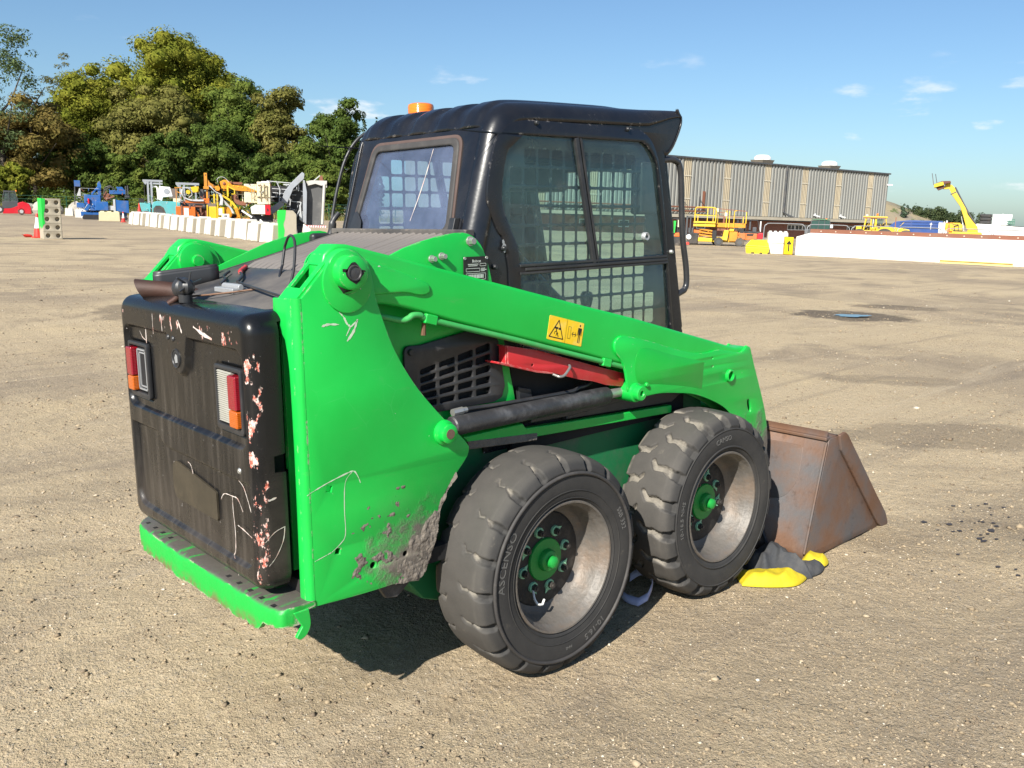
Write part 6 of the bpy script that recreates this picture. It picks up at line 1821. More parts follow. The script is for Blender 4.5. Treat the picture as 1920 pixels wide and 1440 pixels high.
# ---- concrete blocks
def stud_block(name, label, loc, rz, w, d, h, mat, group=None, studs=3, taper=0.03, far=True):
    t = thing(name, label, 'concrete block', loc, rz, group, far)
    MB().frus(-w / 2, w / 2, -d / 2, d / 2, 0, h, taper, taper).build('block', mat, t, bevel=0.03)
    for k in range(studs):
        x = -w / 2 + w * (k + 0.5) / studs
        MB().frus(x - w * 0.30 / studs, x + w * 0.30 / studs, -d * 0.26, d * 0.26, h, h + 0.07, 0.02, 0.02).build('stud', mat, t)
    return t
# upright block with two rows of sockets, its left face painted green
t = thing('concrete_block', 'upright concrete block with ten round sockets and a green painted edge', 'concrete block', (8.45, 35.90, 0.78), -0.265 + 0.18, far=True)
w, h, dd_ = 0.68, 1.57, 0.74
socks = [circle2(x, z, 0.085, 18) for x in (-0.17, 0.19) for z in (0.14, 0.46, 0.78, 1.10, 1.42)]
o = plate('block', fillet([(-w / 2, 0, 0.02), (w / 2, 0, 0.02), (w / 2, h, 0.03), (-w / 2, h, 0.03)], 0.03, 3), socks, -dd_ / 2, -dd_ / 2 + 0.13, CONC, t, 0.012)
MB().box(-w / 2 + 0.002, w / 2 - 0.002, -dd_ / 2 + 0.125, dd_ / 2, 0.0, h - 0.002).build('block_body', CONC, t, bevel=0.02)
for k in range(4):
    MB().box(-w / 2 - 0.001, w / 2 + 0.001, -dd_ / 2 - 0.004, -dd_ / 2 + 0.05, 0.30 + 0.315 * k - 0.004, 0.30 + 0.315 * k + 0.004).build('joint', flat('damp_concrete', (0.20, 0.17, 0.12), 0.9, 0.3), t)
MB().prism(cr([(-dd_ / 2 - 0.002, 0.48), (-dd_ / 2 - 0.002, h + 0.004), (dd_ / 2, h + 0.004), (dd_ / 2, 0.30), (0.10, 0.52), (-0.1, 0.40)], 2, True, 30), -w / 2 - 0.006, -w / 2 - 0.001, 'yz').build('green_paint', PGREEN, t, smooth=0)
MB().prism(cr([(-w / 2, 0.52), (-w / 2 + 0.09, 0.62), (-w / 2 + 0.05, 0.9), (-w / 2 + 0.11, 1.2), (-w / 2 + 0.13, h - 0.01), (-w / 2, h)], 2, True, 30), -dd_ / 2 - 0.005, -dd_ / 2 - 0.001).build('green_paint', PGREEN, t, smooth=0)
# second upright block, chamfered
t = thing('concrete_block', 'upright concrete block with a broad bright green painted strip and chamfered top', 'concrete block', (16.33, 31.41, 0.50), -0.494 + 0.05, far=True)
MB().prism([(-0.37, 0), (0.37, 0), (0.37, 1.22), (0.24, 1.37), (-0.33, 1.38), (-0.37, 1.34)], -0.37, 0.37).build('block', CONC, t, bevel=0.02)
MB().prism(cr([(-0.374, 0.0), (-0.13, 0.0), (-0.15, 0.3), (-0.12, 0.55), (-0.16, 0.8), (-0.10, 1.0), (-0.07, 1.2), (-0.05, 1.376), (-0.33, 1.384), (-0.374, 1.345)], 3, True, 30), -0.376, -0.371).build('green_paint', PGREEN, t, smooth=0)
MB().box(-0.377, -0.372, -0.375, 0.37, 0.0, 1.34).build('green_paint', PGREEN, t)
# the long row
A = Vector((21.10, 61.81, 1.19)); B = Vector((16.05, 31.95, 0.50))
NB = 17
rngb = random.Random(12)
ang = atan2(B.y - A.y, B.x - A.x)
desc = ['far end', 'second', 'third', 'fourth', 'fifth', 'sixth', 'seventh', 'eighth', 'ninth', 'tenth', 'eleventh', 'twelfth', 'thirteenth', 'fourteenth', 'fifteenth', 'sixteenth', 'near end']
for i in range(NB):
    q = A + (B - A) * (i / (NB - 1))
    q.z = gz(q.x, q.y)
    lab = ('white limewashed block at the %s of the long row before the machines' % desc[i]) if 'end' in desc[i] else 'white limewashed block, %s from the far end of the long row' % desc[i]
    t = thing('concrete_block', lab, 'concrete block', q, ang + pi / 2 + rngb.uniform(-0.14, 0.14), 'white blocks in the long row', True)
    hh = 0.80 + rngb.uniform(-0.05, 0.05); hd = 0.66 + rngb.uniform(-0.06, 0.06)
    MB().frus(-0.43, 0.43, -hd, hd, 0, hh, 0.10, 0.04).build('block', CONC, t, bevel=0.03)
    wz = [(-hd + 0.02, 0.0 + rngb.uniform(0, 0.12))] + [(-hd + 2 * hd * f, rngb.uniform(0.0, 0.10)) for f in (0.25, 0.5, 0.75)] + [(hd - 0.02, 0.02), (hd - 0.05, hh - 0.01), (-hd + 0.05, hh - 0.01)]
    mb = MB(); sl_ = 0.10 / hh
    mb.add([(-0.436 + z * sl_, y, z) for y, z in wz] + [(-0.428 + z * sl_, y, z) for y, z in wz], [tuple(range(7)), tuple(range(13, 6, -1))] + [(a, (a + 1) % 7, 7 + (a + 1) % 7, 7 + a) for a in range(7)])
    mb.build('white_paint', LIME, t, smooth=0)
    for k in range(3):
        MB().frus(-0.26, 0.22, -0.52 + 0.40 * k, -0.24 + 0.40 * k, hh, hh + 0.075, 0.04, 0.03).build('stud', LIME, t)
for loc, lab, w, m in (((26.15, 94.23, 1.93), 'small white concrete block left of the grey generator', 0.75, LIME), ((24.6, 85.2, 1.72), 'white concrete block just left in front of the blue rig', 1.1, LIME), ((24.15, 82.0, 1.65), 'white concrete block in the middle before the blue rig', 1.1, LIME), ((23.5, 78.6, 1.57), 'third white concrete block before the blue rig, beside the cream one', 1.1, LIME), ((22.5, 71.5, 1.41), 'long cream coloured bare concrete block in front of the blue rig', 1.55, flat('cream_concrete', (0.55, 0.47, 0.30), 0.9, 0.3))):
    stud_block('concrete_block', lab, loc, -0.30 - 0.1, w, 0.7, 0.72, m, 'concrete blocks before the blue rig', 3)

# ---- grey generator, boulders
t = thing('generator', 'small grey site generator standing between white blocks at far left', 'generator', (27.2, 92.5, 1.90), -0.287, far=True)
MB().box(-0.55, 0.55, -0.4, 0.4, 0.15, 0.85).build('housing', GREY, t, bevel=0.05)
MB().box(-0.4, 0.15, -0.3, 0.3, 0.85, 1.15).build('engine', DGREY, t, bevel=0.04)
MB().cyl((0.25, 0, 0.85), (0.25, 0, 1.35), 0.05, n=10).build('exhaust', BLK, t)
for x in (-0.4, 0.4):
    MB().cyl((x, -0.45, 0.15), (x, 0.45, 0.15), 0.15, n=14).build('wheel', TYR, t)
rngr = random.Random(31)
BOULD = flat('boulder_stone', (0.36, 0.33, 0.28), 0.95, 0.4, bump=0.4, bscale=4)
for i in range(8):
    a = (i + 0.5 * rngr.random()) / 8
    x, y = 26.9 + a * 4.4 + rngr.uniform(-1, 1), 108.6 - a * 3.0 + rngr.uniform(0, 1.5)
    mb = MB().ball((0, 0, 0.35), 0.9, 9, 6, (rngr.uniform(0.8, 1.3), 1, rngr.uniform(0.7, 1.1)))
    mb.v = [(v[0] * (1 + rngr.uniform(-.15, .15)), v[1] * (1 + rngr.uniform(-.15, .15)), v[2] * (1 + rngr.uniform(-.15, .15))) for v in mb.v]
    o = mb.build('boulder', BOULD, smooth=0); o.location = (x, y, gz(x, y))
    tag(o, ['first', 'second', 'third', 'fourth', 'fifth', 'sixth', 'seventh', 'eighth'][i] + ' pale boulder from the left in the rubble behind the dimpled block', 'boulder', 'boulders of the rubble heap')

# ---- blue drilling rig
p = Plan(196, 414, 0.0455)
t = thing('drilling_rig', 'blue crawler drilling rig with raised masts and looping hoses', 'drilling rig', (23.98, 77.49, 1.54), -0.313, far=True)
for y in (-0.95, 0.65):
    tr = part('track', lambda m: p.poly(m, cr([(160, 411), (163, 405), (232, 405), (238, 410), (233, 416), (163, 415)], 3), y, y + 0.32), BLK, t)
part('chassis', lambda m: p.box(m, 158, 236, 400, 408, -0.6, 0.6), BLUE, t, 0.03)
part('engine_housing', lambda m: p.box(m, 165, 193, 369, 398, -0.75, 0.75), BLUE, t, 0.05)
part('hydraulic_tank', lambda m: p.box(m, 183, 205, 381, 397, -0.95, -0.2), BLUE, t, 0.04)
part('tool_box', lambda m: p.box(m, 152, 166, 384, 393, -0.8, 0.2), BLUE, t, 0.03)
part('control_panel', lambda m: p.box(m, 150, 160, 344, 355, -0.5, -0.2), BLUE, t, 0.02)
part('panel_post', lambda m: (p.bar(m, 150.5, 355, 149, 388, 1.6, -0.35), p.bar(m, 159, 355, 159, 386, 1.2, -0.35)), DGREY, t)
part('seat', lambda m: p.poly(m, [(153, 372), (158, 358), (160, 358), (160, 372)], -0.4, 0.1), LGREY, t, 0.02)
part('upright_mast', lambda m: (p.box(m, 188.5, 194, 347, 376, -0.35, 0.0), p.poly(m, [(187, 360), (190, 345), (193, 344), (195, 352), (194, 360)], -0.4, 0.05)), BLUE, t, 0.02)
part('stay', lambda m: p.bar(m, 178, 368, 189, 355, 3.2, -0.2), BLUE, t, 0.02)
part('feed_beam', lambda m: (p.poly(m, [(208, 360), (236, 358), (236, 366), (208, 367)], -0.5, -0.1), p.poly(m, [(220, 353), (231, 353), (236, 362), (224, 362)], -0.3, 0.1)), BLUE, t, 0.03)
part('drill_mast', lambda m: (p.box(m, 235, 237, 351, 374, -0.5, -0.3), p.box(m, 238.5, 240.5, 350, 372, -0.5, -0.3), p.box(m, 234, 242, 368, 372, -0.55, -0.2)), DGREY, t)
part('side_panel', lambda m: p.poly(m, [(214, 376), (226, 378), (240, 378), (240, 401), (216, 397)], -0.9, -0.3), BLUE, t, 0.03)
part('drum', lambda m: m.cyl((p.X(204), -0.4, p.Z(372)), (p.X(204), 0.4, p.Z(372)), 0.32, n=18), BROWN, t)
part('winch_frame', lambda m: [p.bar(m, a, 372, a + 6, 362, 2, y) for a in (197, 205) for y in (-0.4, 0.3)] + [p.bar(m, 202, 376, 216, 370, 3, -0.5)], BROWN, t)
for r0, cx, cy in ((9, 210, 360), (7.5, 211, 361), (6, 205, 363), (11, 209, 363)):
    part('hose', lambda m: p.tube(m, [(cx - r0, cy + 4, -0.3), (cx - r0 * 0.8, cy - r0 * 0.7, -0.35), (cx, cy - r0, -0.4), (cx + r0 * 0.8, cy - r0 * 0.4, -0.35), (cx + r0, cy + 3, -0.3)], 0.6), DGREY, t, smooth=60)
part('hand_rail', lambda m: p.bar(m, 160, 357.5, 190, 357.5, 0.5, -0.4), LGREY, t)
part('fire_extinguisher', lambda m: m.cyl((p.X(172.5), -0.85, p.Z(385)), (p.X(172.5), -0.85, p.Z(376)), 0.075, n=12), FRED, t)
part('front_leg', lambda m: (p.box(m, 213.5, 217, 376, 401, -0.95, -0.7), p.box(m, 205, 214, 388, 396, -0.8, -0.3)), LGREY, t)

fittings(t, p, 155, 238, 358, 400, -0.95, -0.3, 26, (BLK, BLUE, LGREY, BROWN), 1)
# ---- turquoise reach forklift
p = Plan(305, 417, 0.0432)
t = thing('forklift', 'turquoise heavy forklift with a white engine hood behind the block row', 'forklift', (26.11, 70.20, 1.30), -0.368, far=True)
part('body', lambda m: p.poly(m, [(289, 405), (289.5, 385), (292, 380), (298, 378), (326, 378), (338, 380), (338, 404), (313, 406), (312, 398), (309, 390), (303, 386.5), (296, 387), (292, 392), (291, 405)], -1.3, 1.3), TEAL, t, 0.05)
part('chassis', lambda m: p.box(m, 292, 336, 393, 405, -1.1, 1.1), BLK, t)
part('front_fender', lambda m: p.poly(m, [(268, 382), (287, 382), (287, 402), (275, 402), (271, 396)], -1.2, 1.2), TEAL, t, 0.05)
part('engine_hood', lambda m: p.poly(m, [(299, 365), (303, 351), (322, 352), (326, 369), (309, 371), (307, 378), (302, 376)], -0.9, 0.9), WHITE, t, 0.05)
part('hood_vent', lambda m: m.lathe([(0.0, -0.925), (0.22, -0.925), (0.22, -0.90)], 18, 'y', (p.X(315.5), 0, p.Z(360))), GREY, t)
part('overhead_guard', lambda m: [p.bar(m, a, b, c, d, 2.0, y) for y in (-0.7, 0.7) for a, b, c, d in ((288, 378, 289, 354), (289, 354, 293, 351), (293, 351, 299, 352), (299, 352, 300, 376))], WHITE, t)
part('mast', lambda m: (p.box(m, 275, 309, 340, 343.5, -0.9, -0.6), [p.box(m, a, a + 3.4, 343, 396, -0.9, -0.6) for a in (282, 288)], [p.box(m, a, a + 2, 343, 378, 0.5, 0.8) for a in (282, 303)], p.box(m, 284, 309, 345, 348, -0.85, -0.6), p.poly(m, [(275, 343), (283, 343), (280, 350)], -0.9, -0.6)), GREY, t)
part('mirror_post', lambda m: p.bar(m, 277.5, 346, 277.5, 380, 0.8, -1.0), BLK, t)
part('mudflap', lambda m: p.box(m, 267, 276, 374, 381, -1.1, -0.3), BLK, t)
for a, b, r in ((301, 399, 13.5), (279, 405, 9)):
    for y in (-1.28, 0.85):
        w = part('wheel', lambda m: p.wheel(m, a, b, r, y, y + 0.42, 22), TYR, t, 0.05)
        part('rim', lambda m: p.wheel(m, a, b, r * 0.5, y - 0.01, y + 0.43), DGREY, w)
part('striped_panel', lambda m: p.box(m, 326, 338, 372, 379, -1.0, -0.9), CREAM, t)

fittings(t, p, 278, 334, 366, 402, -1.32, -0.9, 9, (BLK, LGREY, TEAL), 2)
# ---- grey forklift behind it
p = Plan(356, 417, 0.0451)
t = thing('forklift', 'grey mast forklift mostly hidden behind the orange rig', 'forklift', (29.04, 71.84, 1.28), -0.395, far=True)
part('mast', lambda m: (p.box(m, 335, 376, 344.5, 348.5, -0.3, 0.0), [p.box(m, a, a + 3, 348, 410, -0.3, 0.0) for a in (341, 348, 368)], p.poly(m, [(335, 348), (343, 348), (340, 354)], -0.3, 0.0), p.box(m, 346, 372, 352, 355, -0.25, 0.0)), GREY, t)
part('cab', lambda m: p.box(m, 376, 392, 360, 378, -0.6, 0.6), DGREY, t, 0.05)
part('load_guard', lambda m: p.box(m, 323, 338, 356, 374, -0.2, 0.1), flat('weathered_brown', (0.16, 0.125, 0.105), 0.7, 0.3), t)
part('chassis', lambda m: p.box(m, 336, 396, 378, 404, -0.8, 0.8), DGREY, t, 0.05)
for a in (345, 388):
    part('wheel', lambda m: p.wheel(m, a, 408, 9, -0.9, -0.5), TYR, t)

# ---- orange rig
p = Plan(368, 426, 0.0360)
t = thing('drilling_rig', 'orange compact drilling rig with yellow hose reel above', 'drilling rig', (23.03, 56.42, 1.01), -0.401, far=True)
part('tool_cabinet', lambda m: p.box(m, 335, 369, 388.5, 409.5, -0.7, 0.3), ORANGE, t, 0.03)
part('white_panel', lambda m: p.box(m, 349, 357, 391, 407, -0.715, -0.69), WHITE, t)
part('cabinet_post', lambda m: (p.box(m, 343.5, 346.5, 386, 411, -0.73, -0.70), p.box(m, 358, 360, 384, 392, -0.73, -0.6)), BROWN, t)
part('track', lambda m: [p.poly(m, cr([(340, 418), (344, 411), (392, 411), (396, 416), (391, 422), (344, 422)], 3), y, y + 0.3) for y in (-0.6, 0.5)], BLK, t)
part('base_frame', lambda m: (p.box(m, 338, 396, 409, 414, -0.5, 0.6), p.bar(m, 369, 395, 377, 410, 3.4, -0.5), p.bar(m, 371, 409, 392, 412, 3.5, -0.55)), ORANGE, t)
part('engine_frame', lambda m: (p.bar(m, 378, 388, 378, 410, 3, -0.3), p.bar(m, 388, 388, 388, 410, 2.6, -0.3), p.box(m, 369, 394, 386, 389, -0.4, 0.5), p.box(m, 380, 387, 393, 409, -0.1, 0.4)), BROWN, t)
part('engine', lambda m: (m.ball((p.X(374), -0.2, p.Z(396)), 0.2, 8, 6), p.box(m, 369, 392, 384, 400, 0.1, 0.6), m.ball((p.X(386), -0.3, p.Z(388)), 0.22, 8, 6)), BLK, t)
part('deck_beam', lambda m: (p.box(m, 352, 394, 377.5, 382, -0.45, -0.1), p.box(m, 384, 394, 372, 380, -0.4, 0.2)), ORANGE, t, 0.02)
part('reel', lambda m: (m.cyl((p.X(357.5), -0.5, p.Z(362)), (p.X(357.5), 0.1, p.Z(362)), 0.14, n=14), m.cyl((p.X(369.5), -0.5, p.Z(357)), (p.X(369.5), 0.2, p.Z(357)), 0.20, n=14), p.poly(m, [(362, 353), (376, 351), (377, 362), (365, 363)], -0.3, 0.2)), YELLOW, t)
for k in range(3):
    part('hose', lambda m: p.tube(m, [(346 + k, 356 + k), (345 + k, 364 + k), (350, 371 + k), (360, 375.5 + k * 0.8), (372, 376 + k), (384, 375.5 + k)], 0.75, -0.45 - 0.04 * k), LGREY, t, smooth=60)
part('hose', lambda m: p.tube(m, [(347, 362), (349, 355.5), (356, 354), (364, 360), (364, 368), (358, 372)], 0.7, -0.5), LGREY, t, smooth=60)
part('roof_rail', lambda m: (p.bar(m, 334, 355.3, 347, 354.6, 1.5, -0.5), p.bar(m, 336.5, 355, 336.5, 388, 1.0, -0.5), p.bar(m, 338, 362, 347, 366, 1.4, -0.45)), AMBER, t)
part('radiator', lambda m: (p.box(m, 378, 384, 356, 371, -0.2, 0.3), p.box(m, 384, 395, 360, 372, 0.0, 0.3)), DGREY, t)
part('marker_post', lambda m: (p.box(m, 328, 331, 402, 411, -0.9, -0.82), p.box(m, 361.5, 363.5, 404, 413, -0.9, -0.82)), ORANGE, t)

fittings(t, p, 340, 396, 366, 414, -0.6, 0.2, 30, (BLK, ORANGE, BROWN, LGREY), 3)
# ---- yellow rig
p = Plan(430, 436, 0.0302)
t = thing('drilling_rig', 'yellow drilling rig with tall orange mast, slatted canopy and draped hoses', 'drilling rig', (20.35, 45.62, 0.78), -0.434, far=True)
part('hydraulic_tank', lambda m: p.box(m, 394, 410.5, 389, 416, -0.6, 0.2), YELLOW, t, 0.03)
part('tank_lid', lambda m: p.box(m, 395, 409, 383, 389, -0.5, 0.1), flat('weathered_brown', (0.16, 0.125, 0.105), 0.7, 0.3), t)
cb = part('cabinet', lambda m: p.box(m, 411.5, 424, 390, 412, -0.62, 0.2), YELLOW, t, 0.03)
part('white_label', lambda m: p.box(m, 412.5, 420, 392, 404, -0.635, -0.625), WHITE, cb)
part('warning_sticker', lambda m: p.box(m, 419, 432, 401.5, 409, -0.65, -0.64), WHITE, t)
part('sticker_print', lambda m: (p.poly(m, [(414.5, 407), (417.5, 407), (416, 403.5)], -0.645, -0.640), p.box(m, 422.5, 424.5, 404.5, 406.5, -0.655, -0.651), p.box(m, 425, 428, 404, 406.8, -0.655, -0.651)), M['ink'], t)
part('orange_cowl', lambda m: p.poly(m, [(422, 389), (432, 389), (438, 400), (434, 412), (420, 412)], -0.5, 0.3), AMBER, t, 0.03)
part('cabinet_frame', lambda m: (p.box(m, 393, 395, 386, 419, -0.66, -0.62), p.box(m, 411, 413, 384, 420, -0.66, -0.62), p.box(m, 393, 426, 415, 418, -0.66, -0.60), p.box(m, 405, 408, 366, 390, -0.4, -0.3), p.box(m, 410.5, 413.5, 366, 390, -0.4, -0.3), p.box(m, 412, 430, 409, 412, -0.68, -0.60)), YELLOW, t)
part('mast', lambda m: (p.box(m, 390, 395.5, 329, 356, -0.5, -0.3), p.poly(m, [(395, 338), (400, 346), (414, 354), (416, 358), (393, 352)], -0.45, -0.25), p.box(m, 388.5, 398, 353, 358, -0.55, -0.25), p.box(m, 393, 396, 356, 375, -0.4, -0.3)), AMBER, t, 0.015)
part('mast_hole', lambda m: p.box(m, 392.2, 393.6, 331.5, 334, -0.505, -0.50), BLK, t)
part('drill_head', lambda m: (p.poly(m, [(417, 344), (424, 340), (431, 340), (436, 346), (440, 350), (430, 357), (420, 356)], -0.4, 0.2), p.box(m, 422, 434, 350, 360, -0.3, 0.2), m.cyl((p.X(413), -0.5, p.Z(356)), (p.X(413), 0.1, p.Z(356)), 0.14, n=14)), AMBER, t, 0.02)
part('head_motor', lambda m: (m.ball((p.X(425), -0.35, p.Z(347)), 0.11, 8, 6), p.box(m, 424, 438, 342, 346, -0.1, 0.3), p.box(m, 436, 457, 343, 347, 0.0, 0.3)), BROWN, t)
can = part('canopy', lambda m: p.poly(m, [(428, 349.5), (431, 348.5), (462, 350), (482, 358), (482, 360.5), (446, 358.5)], -0.7, 0.9), AMBER, t)
for k in range(6):
    part('canopy_slat', lambda m: m.beam((p.X(433 + 8 * k), -0.72, p.Z(349.2 + 1.25 * k)), (p.X(440 + 8 * k), 0.9, p.Z(349.8 + 1.25 * k)), 0.05, 0.06), YELLOW, can)
part('canopy_post', lambda m: (p.box(m, 429, 432, 350, 370, -0.68, -0.6), p.box(m, 441.5, 443.5, 356, 366, -0.68, -0.6), p.box(m, 437, 444, 364.5, 366, -0.68, -0.6), p.bar(m, 429.5, 351, 444, 358.5, 2, -0.7)), YELLOW, t)
part('boom', lambda m: (p.bar(m, 421, 368, 436, 378, 4, -0.4), p.box(m, 434.5, 437, 369, 388, -0.45, -0.35), p.bar(m, 436, 378, 448, 394, 4, -0.4), p.bar(m, 424, 378, 446, 394, 2.4, -0.3)), YELLOW, t, 0.01)
part('saddle', lambda m: p.poly(m, cr([(437, 368), (446, 365), (449, 372), (452, 378), (459, 378), (462, 370), (466, 369), (473, 371), (472, 382), (464, 385), (450, 385), (442, 380)], 2, True, 50), -0.4, 0.3), BROWN, t, 0.02)
part('saddle_frame', lambda m: (p.box(m, 449, 462, 364.5, 366, -0.35, -0.3), p.box(m, 455.5, 457.5, 360, 378, -0.3, -0.25), p.box(m, 446, 449, 360, 384, -0.2, 0.1)), CREAM, t)
part('lower_link', lambda m: (p.bar(m, 444, 390, 451, 416, 6, -0.4), p.bar(m, 448, 392, 449, 418, 5, -0.2), p.box(m, 441, 470, 408, 413, -0.3, 0.4), p.poly(m, [(472, 416), (481, 417), (483, 425), (473, 424)], -0.4, 0.2)), AMBER, t, 0.02)
part('clutter', lambda m: (p.box(m, 430, 478, 412, 420, -0.3, 0.7), p.bar(m, 448, 392, 459, 404, 6, 0.1), p.box(m, 428, 450, 402, 412, 0.0, 0.6)), BLK, t)
part('track', lambda m: [p.poly(m, cr([(398, 425), (402, 418), (470, 418), (476, 424), (470, 432), (402, 432)], 3), y, y + 0.35) for y in (-0.5, 0.6)], BLK, t)
for k in range(4):
    part('hose', lambda m: p.tube(m, [(398 + k, 352), (406 + k, 359 + k), (414 + k * 1.3, 366), (418 + k * 1.2, 374), (416 + k * 1.5, 386)], 0.8, -0.62 - 0.03 * k), LGREY, t, smooth=60)
for k in range(3):
    part('hose', lambda m: p.tube(m, [(418 + k, 374), (426 + k, 384 - k), (434 + k, 391), (438 + k * 1.2, 400)], 0.9, -0.60 - 0.03 * k), LGREY, t, smooth=60)
part('hose', lambda m: p.tube(m, [(414, 345), (412.5, 340), (416, 336), (422, 335), (428, 338), (433, 344)], 0.5, -0.4), LGREY, t, smooth=60)

fittings(t, p, 398, 474, 346, 420, -0.6, 0.1, 38, (BLK, YELLOW, BROWN, LGREY, AMBER), 4)
# ---- cream machine body
p = Plan(490, 438, 0.0300)
t = thing('tracked_crusher', 'cream and white crusher plant with red end panel between the yellow rig and conveyor', 'crusher', (21.75, 44.45, 0.72), -0.466, far=True)
part('engine_cabin', lambda m: p.box(m, 484, 508, 343, 384, -0.7, 0.9), CREAM, t, 0.04)
part('cabin_roof', lambda m: p.poly(m, [(490, 345), (493, 342), (505, 342), (507, 345)], -0.72, 0.9), WHITE, t)
part('side_cabin', lambda m: p.box(m, 461, 484, 347.5, 382, -0.2, 0.9), CREAM, t, 0.04)
part('pipework', lambda m: [p.box(m, a, b, c, d, -0.76, -0.70) for a, b, c, d in ((490, 491.5, 352, 378), (496, 497.5, 347, 371), (496, 503, 350, 352), (501, 502.5, 350, 376), (488, 496, 360, 361.5), (496, 502, 366, 367.5), (484, 508, 370, 371.2), (474, 475.5, 356, 380), (478.5, 480, 356, 380))], flat('brown_pipe', (0.30, 0.24, 0.14), 0.6, 0.3), t)
part('lower_body', lambda m: p.poly(m, [(472, 390), (480, 385), (498, 385), (498, 402), (474, 402)], -0.85, 0.8), WHITE, t, 0.03)
part('red_panel', lambda m: p.box(m, 498.2, 507.5, 385, 403, -0.86, 0.8), FRED, t, 0.02)
part('panel_emblem', lambda m: p.poly(m, [(502.6, 390), (504.2, 394), (502.6, 398), (501, 394)], -0.87, -0.865), BLK, t)
part('grey_patch', lambda m: p.poly(m, [(482, 390), (488, 386), (488, 401), (481, 398)], -0.86, -0.852), LGREY, t)
part('undercarriage', lambda m: (p.box(m, 470, 512, 403, 416, -0.5, 0.7), p.poly(m, cr([(476, 432), (480, 418), (530, 418), (536, 428), (528, 437), (482, 437)], 3), -0.6, 0.6)), BLK, t)
part('stripped_parts', lambda m: (p.bar(m, 456, 396, 474, 408, 3, -0.6), p.poly(m, [(456, 428), (462, 419), (470, 418), (472, 428)], -0.9, -0.7), p.bar(m, 488, 412, 496, 420, 3, -0.6)), WHITE, t)

fittings(t, p, 464, 510, 346, 416, -0.85, -0.2, 22, (BLK, CREAM, LGREY, BROWN), 5)
# ---- grey conveyor and screen
p = Plan(555, 437, 0.0319)
t = thing('conveyor_screen', 'grey conveyor screen with raised boom, dark hopper side and striped board', 'conveyor', (24.52, 45.59, 0.69), -0.503, far=True)
part('boom', lambda m: (p.poly(m, [(511, 392), (514, 404), (536, 386), (534, 376)], -0.9, -0.6), p.poly(m, [(531, 380), (541, 384), (553, 356), (572, 338), (573, 329), (569, 326), (549, 346), (537, 362)], -0.95, -0.55)), GREY, t, 0.02)
part('frame', lambda m: [p.bar(m, a, b, c, d, w, y) for a, b, c, d, w, y in ((506, 344, 563, 347, 1.4, -0.7), (508, 343, 508, 385, 2.2, -0.7), (523, 344, 529, 358, 1.4, -0.75), (529, 358, 527, 385, 1.6, -0.75), (515, 357, 545, 358, 1.2, -0.6), (516, 364, 540, 366, 1.4, -0.6), (562, 345, 562, 360, 2, -0.7), (545, 362, 563, 356, 2, -0.6), (512, 372, 524, 372, 1.5, -0.6), (530, 378, 566, 380, 1.6, -0.5), (535, 349, 546, 349, 2.2, -0.4), (566, 380, 562, 400, 2, -0.7), (562, 395, 556, 410, 1.3, -0.8))], LGREY, t)
part('hopper', lambda m: (p.poly(m, [(548, 356), (571, 344), (571, 430), (524, 430), (540, 392)], -0.45, 0.8), p.poly(m, [(512, 362), (524, 360), (526, 372), (514, 374)], -0.4, 0.5), p.box(m, 508, 545, 352, 380, 0.1, 0.7)), BLK, t)
part('guard', lambda m: (p.bar(m, 543, 366, 547, 378, 2, -0.9), p.bar(m, 547, 378, 546, 388, 1.6, -0.9), p.bar(m, 546, 388, 540, 388, 1.6, -0.9), p.bar(m, 541, 370, 541, 385, 1.6, -0.9)), LGREY, t)
part('screen_beam', lambda m: p.poly(m, [(570, 340), (573.5, 341), (577, 362), (575, 420), (569, 416)], -1.0, -0.5), GREY, t, 0.02)
part('screen_panel', lambda m: p.poly(m, [(575, 345), (607, 342), (605, 421), (575, 421)], -0.6, 0.7), flat('dusty_rubber_sheet', (0.085, 0.085, 0.085), 0.7, 0.6, dirtcol=(0.24, 0.23, 0.21)), t)
part('screen_edge', lambda m: (m.cyl((p.X(604), -0.75, p.Z(419)), (p.X(608.5), -0.75, p.Z(345)), 0.085, n=12), p.poly(m, [(576, 342), (586, 340), (608, 340), (613, 342), (612, 347), (603, 349), (592, 346), (578, 350)], -0.8, -0.5), p.box(m, 607, 613, 340, 352, -0.75, 0.2)), flat('pale_dusty_steel', (0.50, 0.48, 0.44), 0.6, 0.4), t)
part('lifted_arm', lambda m: p.bar(m, 590, 340, 601, 330.5, 1.8, -0.4), LGREY, t)
part('arm_end', lambda m: p.poly(m, [(599, 340), (601, 332), (605, 330), (606, 338), (611, 344), (605, 346)], -0.6, -0.3), BROWN, t)
part('support_beam', lambda m: (p.box(m, 508, 512, 404, 428, -0.4, 0), p.bar(m, 497, 425, 515, 402, 4, -0.5)), DGREY, t)
part('side_link', lambda m: (p.bar(m, 564, 385, 566, 412, 2.5, -0.8), p.poly(m, [(562, 398), (569, 396), (569, 416), (563, 412)], -0.75, -0.6)), LGREY, t)
hb = part('hazard_board', lambda m: p.box(m, 575, 611, 421, 429.5, -1.05, -1.0), flat('faded_red', (0.46, 0.15, 0.16), 0.6, 0.3), t)
for k in range(8):
    part('board_stripe', lambda m: p.poly(m, [(576.5 + 4.3 * k, 429), (578.6 + 4.3 * k, 429), (580.6 + 4.3 * k, 421.5), (578.5 + 4.3 * k, 421.5)], -1.06, -1.052), WHITE, hb)
part('track', lambda m: [p.poly(m, cr([(516, 434), (520, 424), (570, 424), (576, 432), (570, 441), (520, 441)], 3), y, y + 0.4) for y in (-0.7, 0.5)], BLK, t)
fittings(t, p, 508, 572, 346, 424, -0.95, -0.4, 30, (BLK, GREY, LGREY, DGREY), 6)
